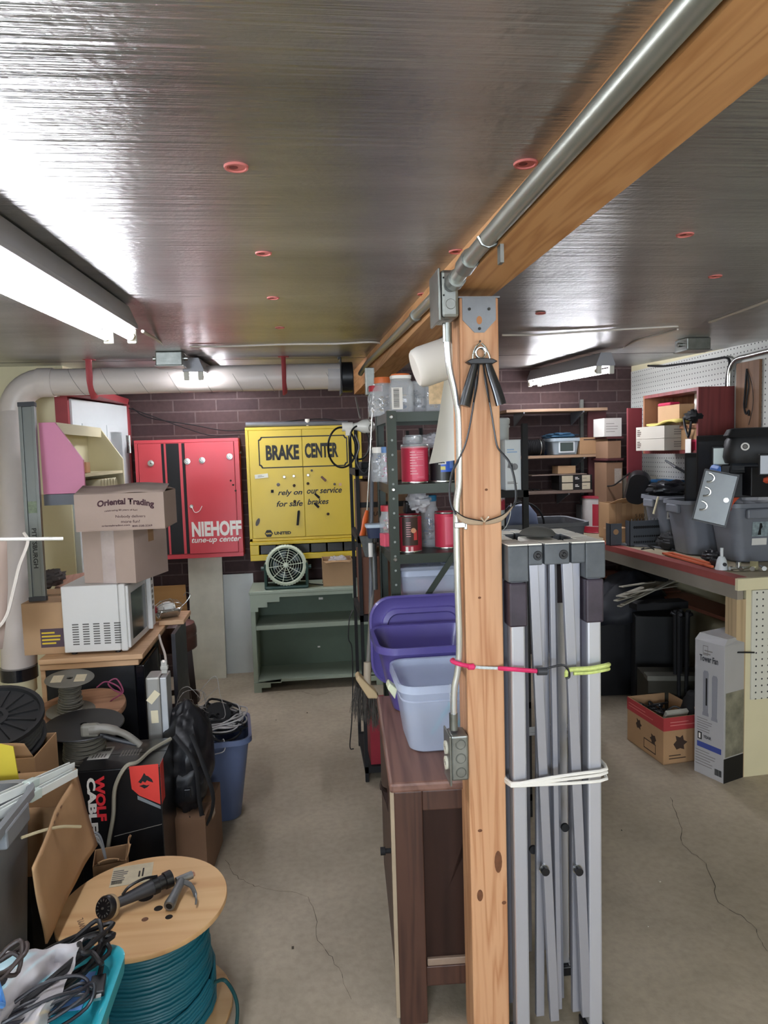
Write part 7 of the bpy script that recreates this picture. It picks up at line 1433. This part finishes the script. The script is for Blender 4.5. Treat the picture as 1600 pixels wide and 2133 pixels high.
# local: x along q0->bl (left face), y away; right face is the short end at x=Wc
ob('box_body',MB().bb(0,Wc,0,th,0,hc).bb(0,Wc,Dc-th,Dc,0,hc).bb(0,th,th,Dc-th,0,hc).bb(Wc-th,Wc,th,Dc-th,0,hc).bb(0,Wc,0,Dc,0,th),t,card3,bev=.001)
rbm=mat('band_red','#a8383a',.6,var=.1)
ob('red_band',MB().bb(-.0008,Wc+.0008,-.0008,-.0001,hc*.72,hc).bb(Wc+.0001,Wc+.0009,0,Dc,hc*.72,hc),t,rbm)
mb=MB(); bars(mb,FR(Wc*.45,-.001,hc*.86),Wc*.8,.03,2,mat('band_print','#cf7c74',.6),gap=.2); bars(mb,T(Wc+.0011,Dc*.5,hc*.86)@RZ(PI/2)@RX(PI/2),Dc*.7,.03,2,mat('band_print'),gap=.25); ob('print',mb,t)
leaf=[(-.03,0),(-.018,.012),(-.022,.03),(-.004,.022),(.006,.03),(.010,.012),(.024,.004),(.010,-.006),(.012,-.022),(-.004,-.016),(-.018,-.02)]
ob('leaf_print',MB().prism(leaf,.0006,None,FR(Wc*.35,-.0003,hc*.52)),t,darki); ob('leaf_print',MB().prism(leaf,.0006,None,FR(Wc*.72,-.0003,hc*.42)@RZ(PI)),t,darki); ob('leaf_print',MB().prism(leaf,.0006,None,T(Wc+.0002,Dc*.4,hc*.42)@RZ(PI/2)@RX(PI/2)@Matrix.Scale(1.4,4)),t,darki)
ob('panel_outline',MB().bb(Wc*.48,Wc*.80,-.0008,-.0002,hc*.10,hc*.12).bb(Wc*.48,Wc*.80,-.0008,-.0002,hc*.30,hc*.32).bb(Wc*.48,Wc*.49,-.0008,-.0002,hc*.1,hc*.32).bb(Wc*.79,Wc*.80,-.0008,-.0002,hc*.1,hc*.32),t,darki); mb=MB(); bars(mb,T(Wc+.0005,Dc*.35,hc*.15)@RZ(PI/2)@RX(PI/2),Dc*.45,.03,2,darki,gap=.3); ob('print',mb,t)
cb_=V(t.location)
Mt=T(*t.location)@RZ(ang)
R=random.Random(40)
for i in range(5):
    p=Mt@V((Wc*R.uniform(.15,.75),Dc*R.uniform(.25,.75),hc*.78)); wire('black_adapter_cord',None,[p+V((R.uniform(-.06,.06),R.uniform(-.05,.05),R.uniform(-.02,.03))) for _ in range(6)],.005,blackp) and None
    C.objects[-1]['label']=('coiled black cord filling the red-banded carton'); C.objects[-1]['category']='cable'; C.objects[-1]['group']='black cords in the red-banded carton'; C.objects[-1].name='black_cable'
tag(bd('white_slab','white plastic slab standing among cords in the red-banded carton',*(Mt@V((Wc*.72,Dc*.45,hc*.72))),(.022,.12,.17),mat('slab_white','#aaa698',.5),(0,.5,ang),'plastic part'),None,None)
# tripod bundle
p=F(1420,1500); tx,ty=A(1420,1400,3.5).x,3.50; t=thing('tripod','bundle of black folded tripod legs standing behind the fan box','tripod',(tx,ty,0)); ht_=A(1420,1272,3.5).z
for i in range(5):
    a=2*PI*i/5; ob('leg',MB().cyl((.03*math.cos(a),.03*math.sin(a),0),(.034*math.cos(a),.034*math.sin(a),ht_),.010,n=10),t,blackm)
for i in range(5):
    a=2*PI*i/5+.3; ob('clamp_knob',MB().cyl((.036*math.cos(a),.036*math.sin(a),ht_-.02),(.055*math.cos(a),.055*math.sin(a),ht_-.01),.010,n=10),t,blackp)
tag(crumple('black_sack',None,(0,0,0),.09,.09,.14,blackm,51,loc=(tx+.0,ty-.17,.16),amp=.2),'black sack standing between the carton and the tower fan box','sack')
# black case, computer chassis, garment bag
t=thing('steel_chassis','low dark olive steel chassis with vent slots under the bench','chassis',(F(1265,1480).x+.06,3.52,0),-.22); och=mat('chassis_olive','#38352b',.45,.3,var=.2)
ob('chassis_body',MB().bb(0,.42,0,.24,0,.30),t,och,bev=.004); ob('top_rail',MB().bb(-.004,.424,-.004,.07,.30,.325),t,mat('rail_light','#77766c',.4,.5,var=.1)); ob('vent_slot',(lambda mb:([mb.bb(.03+i*.035,.05+i*.035,-.001,.001,.18,.186) for i in range(12)],mb)[-1])(MB()),t,black)
t=bd('equipment_rack','black speckled steel rack panel behind the red-banded carton',A(1375,1400,3.75).x+.10,3.95,.28,(.30,.16,.54),mat('speckled_black','#101112',.5,var=.5,vs=90),(0,0,-.3),'panel')
def drape(u,v):
    x=-.30+.66*u; top_=.24*math.exp(-((u-.62)/.33)**2)+.05; return (x+.02*noise.noise(V((u*6,v*6,0))),-.20+.40*v+.03*noise.noise(V((u*5,v*3,9))),-.05+top_*(1-abs(2*v-1)**3)+.02*noise.noise(V((u*9,v*9,4))))
gbg=A(1350,1330,3.8); tag(ob('garment_bag',MB().grid(drape,30,20),None,mat('charcoal_nylon','#191b22',.6,var=.25,bump=.2,bs=14),solid=.01,loc=(gbg.x-.02,4.22,.53)),'large black nylon bag slumped on equipment under the bench','bag')
bd('footlocker','black footlocker beneath the slumped nylon bag under the bench',gbg.x-.02,4.30,.25,(.46,.34,.5),mat('trunk_black','#17171a',.5,var=.2),(0,0,-.1),'footlocker')
bd('dark_crate','dark box standing at the back under the bench top',2.28,4.55,.74,(.24,.2,.22),blackm,(0,0,0),'box')
tag(bd('support_crate','low black crate under the dark box at the back',2.28,4.55,.31,(.26,.2,.62),blackm,(0,0,0),'crate'),None,None)
# white slats piled under the bench
R=random.Random(14); sw=mat('slat_white','#aaa596',.5,var=.05)
labs=['uppermost pale slat in the pile lying under the bench','long pale slat crossing the pile under the bench','pale slat at the left of the pile under the bench','wide flat pale slat at the bottom of the pile','short pale slat at the back of the pile','thin pale slat sticking toward the aisle']
for i in range(6):
    p0=A(1282+R.uniform(-5,45),1210+i*5,3.5+.0*i); p1=A(1425+R.uniform(-70,10),1205+i*9,4.0+R.uniform(-.15,.1)); p0.z=.70+.014*i+R.uniform(-.02,.05); p1.z=.72+.006*i+R.uniform(-.03,.05)
    d=p1-p0; o=ob('plastic_strip',MB().bb(0,d.length,-.012 if i!=3 else -.03,.012 if i!=3 else .03,-.003,.003),None,sw,loc=p0,bev=.001); o.rotation_euler=d.to_track_quat('X','Z').to_euler(); tag(o,labs[i],'slat')
tag(bd('slat_crate','dark crate carrying the pile of pale slats',A(1340,1250,3.9).x,3.72,.66,(.3,.10,.04),blackm,(0,0,0),'crate'),None,None)
# cables on the side of the bench leg
wire('black_strap','black strap around the pale bench leg',[V((x0b-.006,yn-.012,.60)),V((x0b+.03,yn-.014,.598)),V((x0b+.075,yn-.018,.596))],.004,blackm)
t=thing('cord_bundle','white extension cord bundle hanging behind the bench leg','cable',(x0b-.008,yn+.14,.60))
ob('cord_loop',MB().tube(spline([(0,0,.05),(-.006,0,.02),(-.006,0,-.10),(0,.01,-.14),(.01,.02,-.1),(.01,.02,.02),(0,0,.05)],5),.007,n=8),t,whitei)
tag(ob('black_stand',MB().cyl((0,0,-.25),(0,0,.16),.012,n=10).bb(-.02,.02,-.02,.02,-.20,-.05),None,blackp,loc=(x0b+.03,yn+.18,.30)),'black stand pole between the fan box and the bench leg','pole')
# ================================================================ GROUPS OF REPEATS
_G=[('fluorescent_fixture','','twin-tube lights on the ceiling'),('wall_shelf','','wooden shelves on the brick wall'),('plastic_jar','','clear jars on the green shelf unit'),('coffee_can','','drink cans on the green shelf unit'),
('duct_bracket','','red brackets holding the duct'),('ceiling_box','','electrical boxes on the ceiling'),('tool_cabinet','','metal tool cabinets on the brick wall'),('plastic_strip','','pale strips piled under the workbench'),('white_rope','','rope turns around the folded canopy'),
('blind_rail','','plastic rails across the grey bin'),('archive_box','maroon unit','white archive boxes in the maroon unit'),('file_box','','pale file boxes under the maroon unit'),('long_box','','striped boxes on the lowest wall shelf'),('computer_monitor','','monitors among the electronics'),
('electronic_box','','black electronic boxes behind the bins'),('storage_bin','workbench','grey bins on the workbench'),('bucket','','white buckets on the black shelf unit'),('clear_box','','clear boxes under the lower green shelf'),('metal_fitting','','metal fittings on the bench front'),
('metal_bar','','grey bars lying on the bench'),('perforated_tray','','perforated metal panels on the bench'),('card_tab','','card tabs on the teal lid'),('hose_nozzle','','hose nozzles lying on the wooden reel'),('cable_loop','','black cable loops on the rack'),('wire_spool','','wire spools in the pile on the left'),('storage_tub','','plastic tubs on the brown cabinet')]
for o in list(C.objects):
    if o.parent is None and o.get('label') and not o.get('group'):
        base=o.name.split('.')[0]
        for n,k,g in _G:
            if base==n and (not k or k in o['label']): o['group']=g
        if base=='cardboard_box': o['group']='cardboard boxes around the workbench' if o.location.x>1 else 'cardboard boxes in the left pile' if o.location.x<-.3 else 'cardboard boxes on the rack and bookcase'
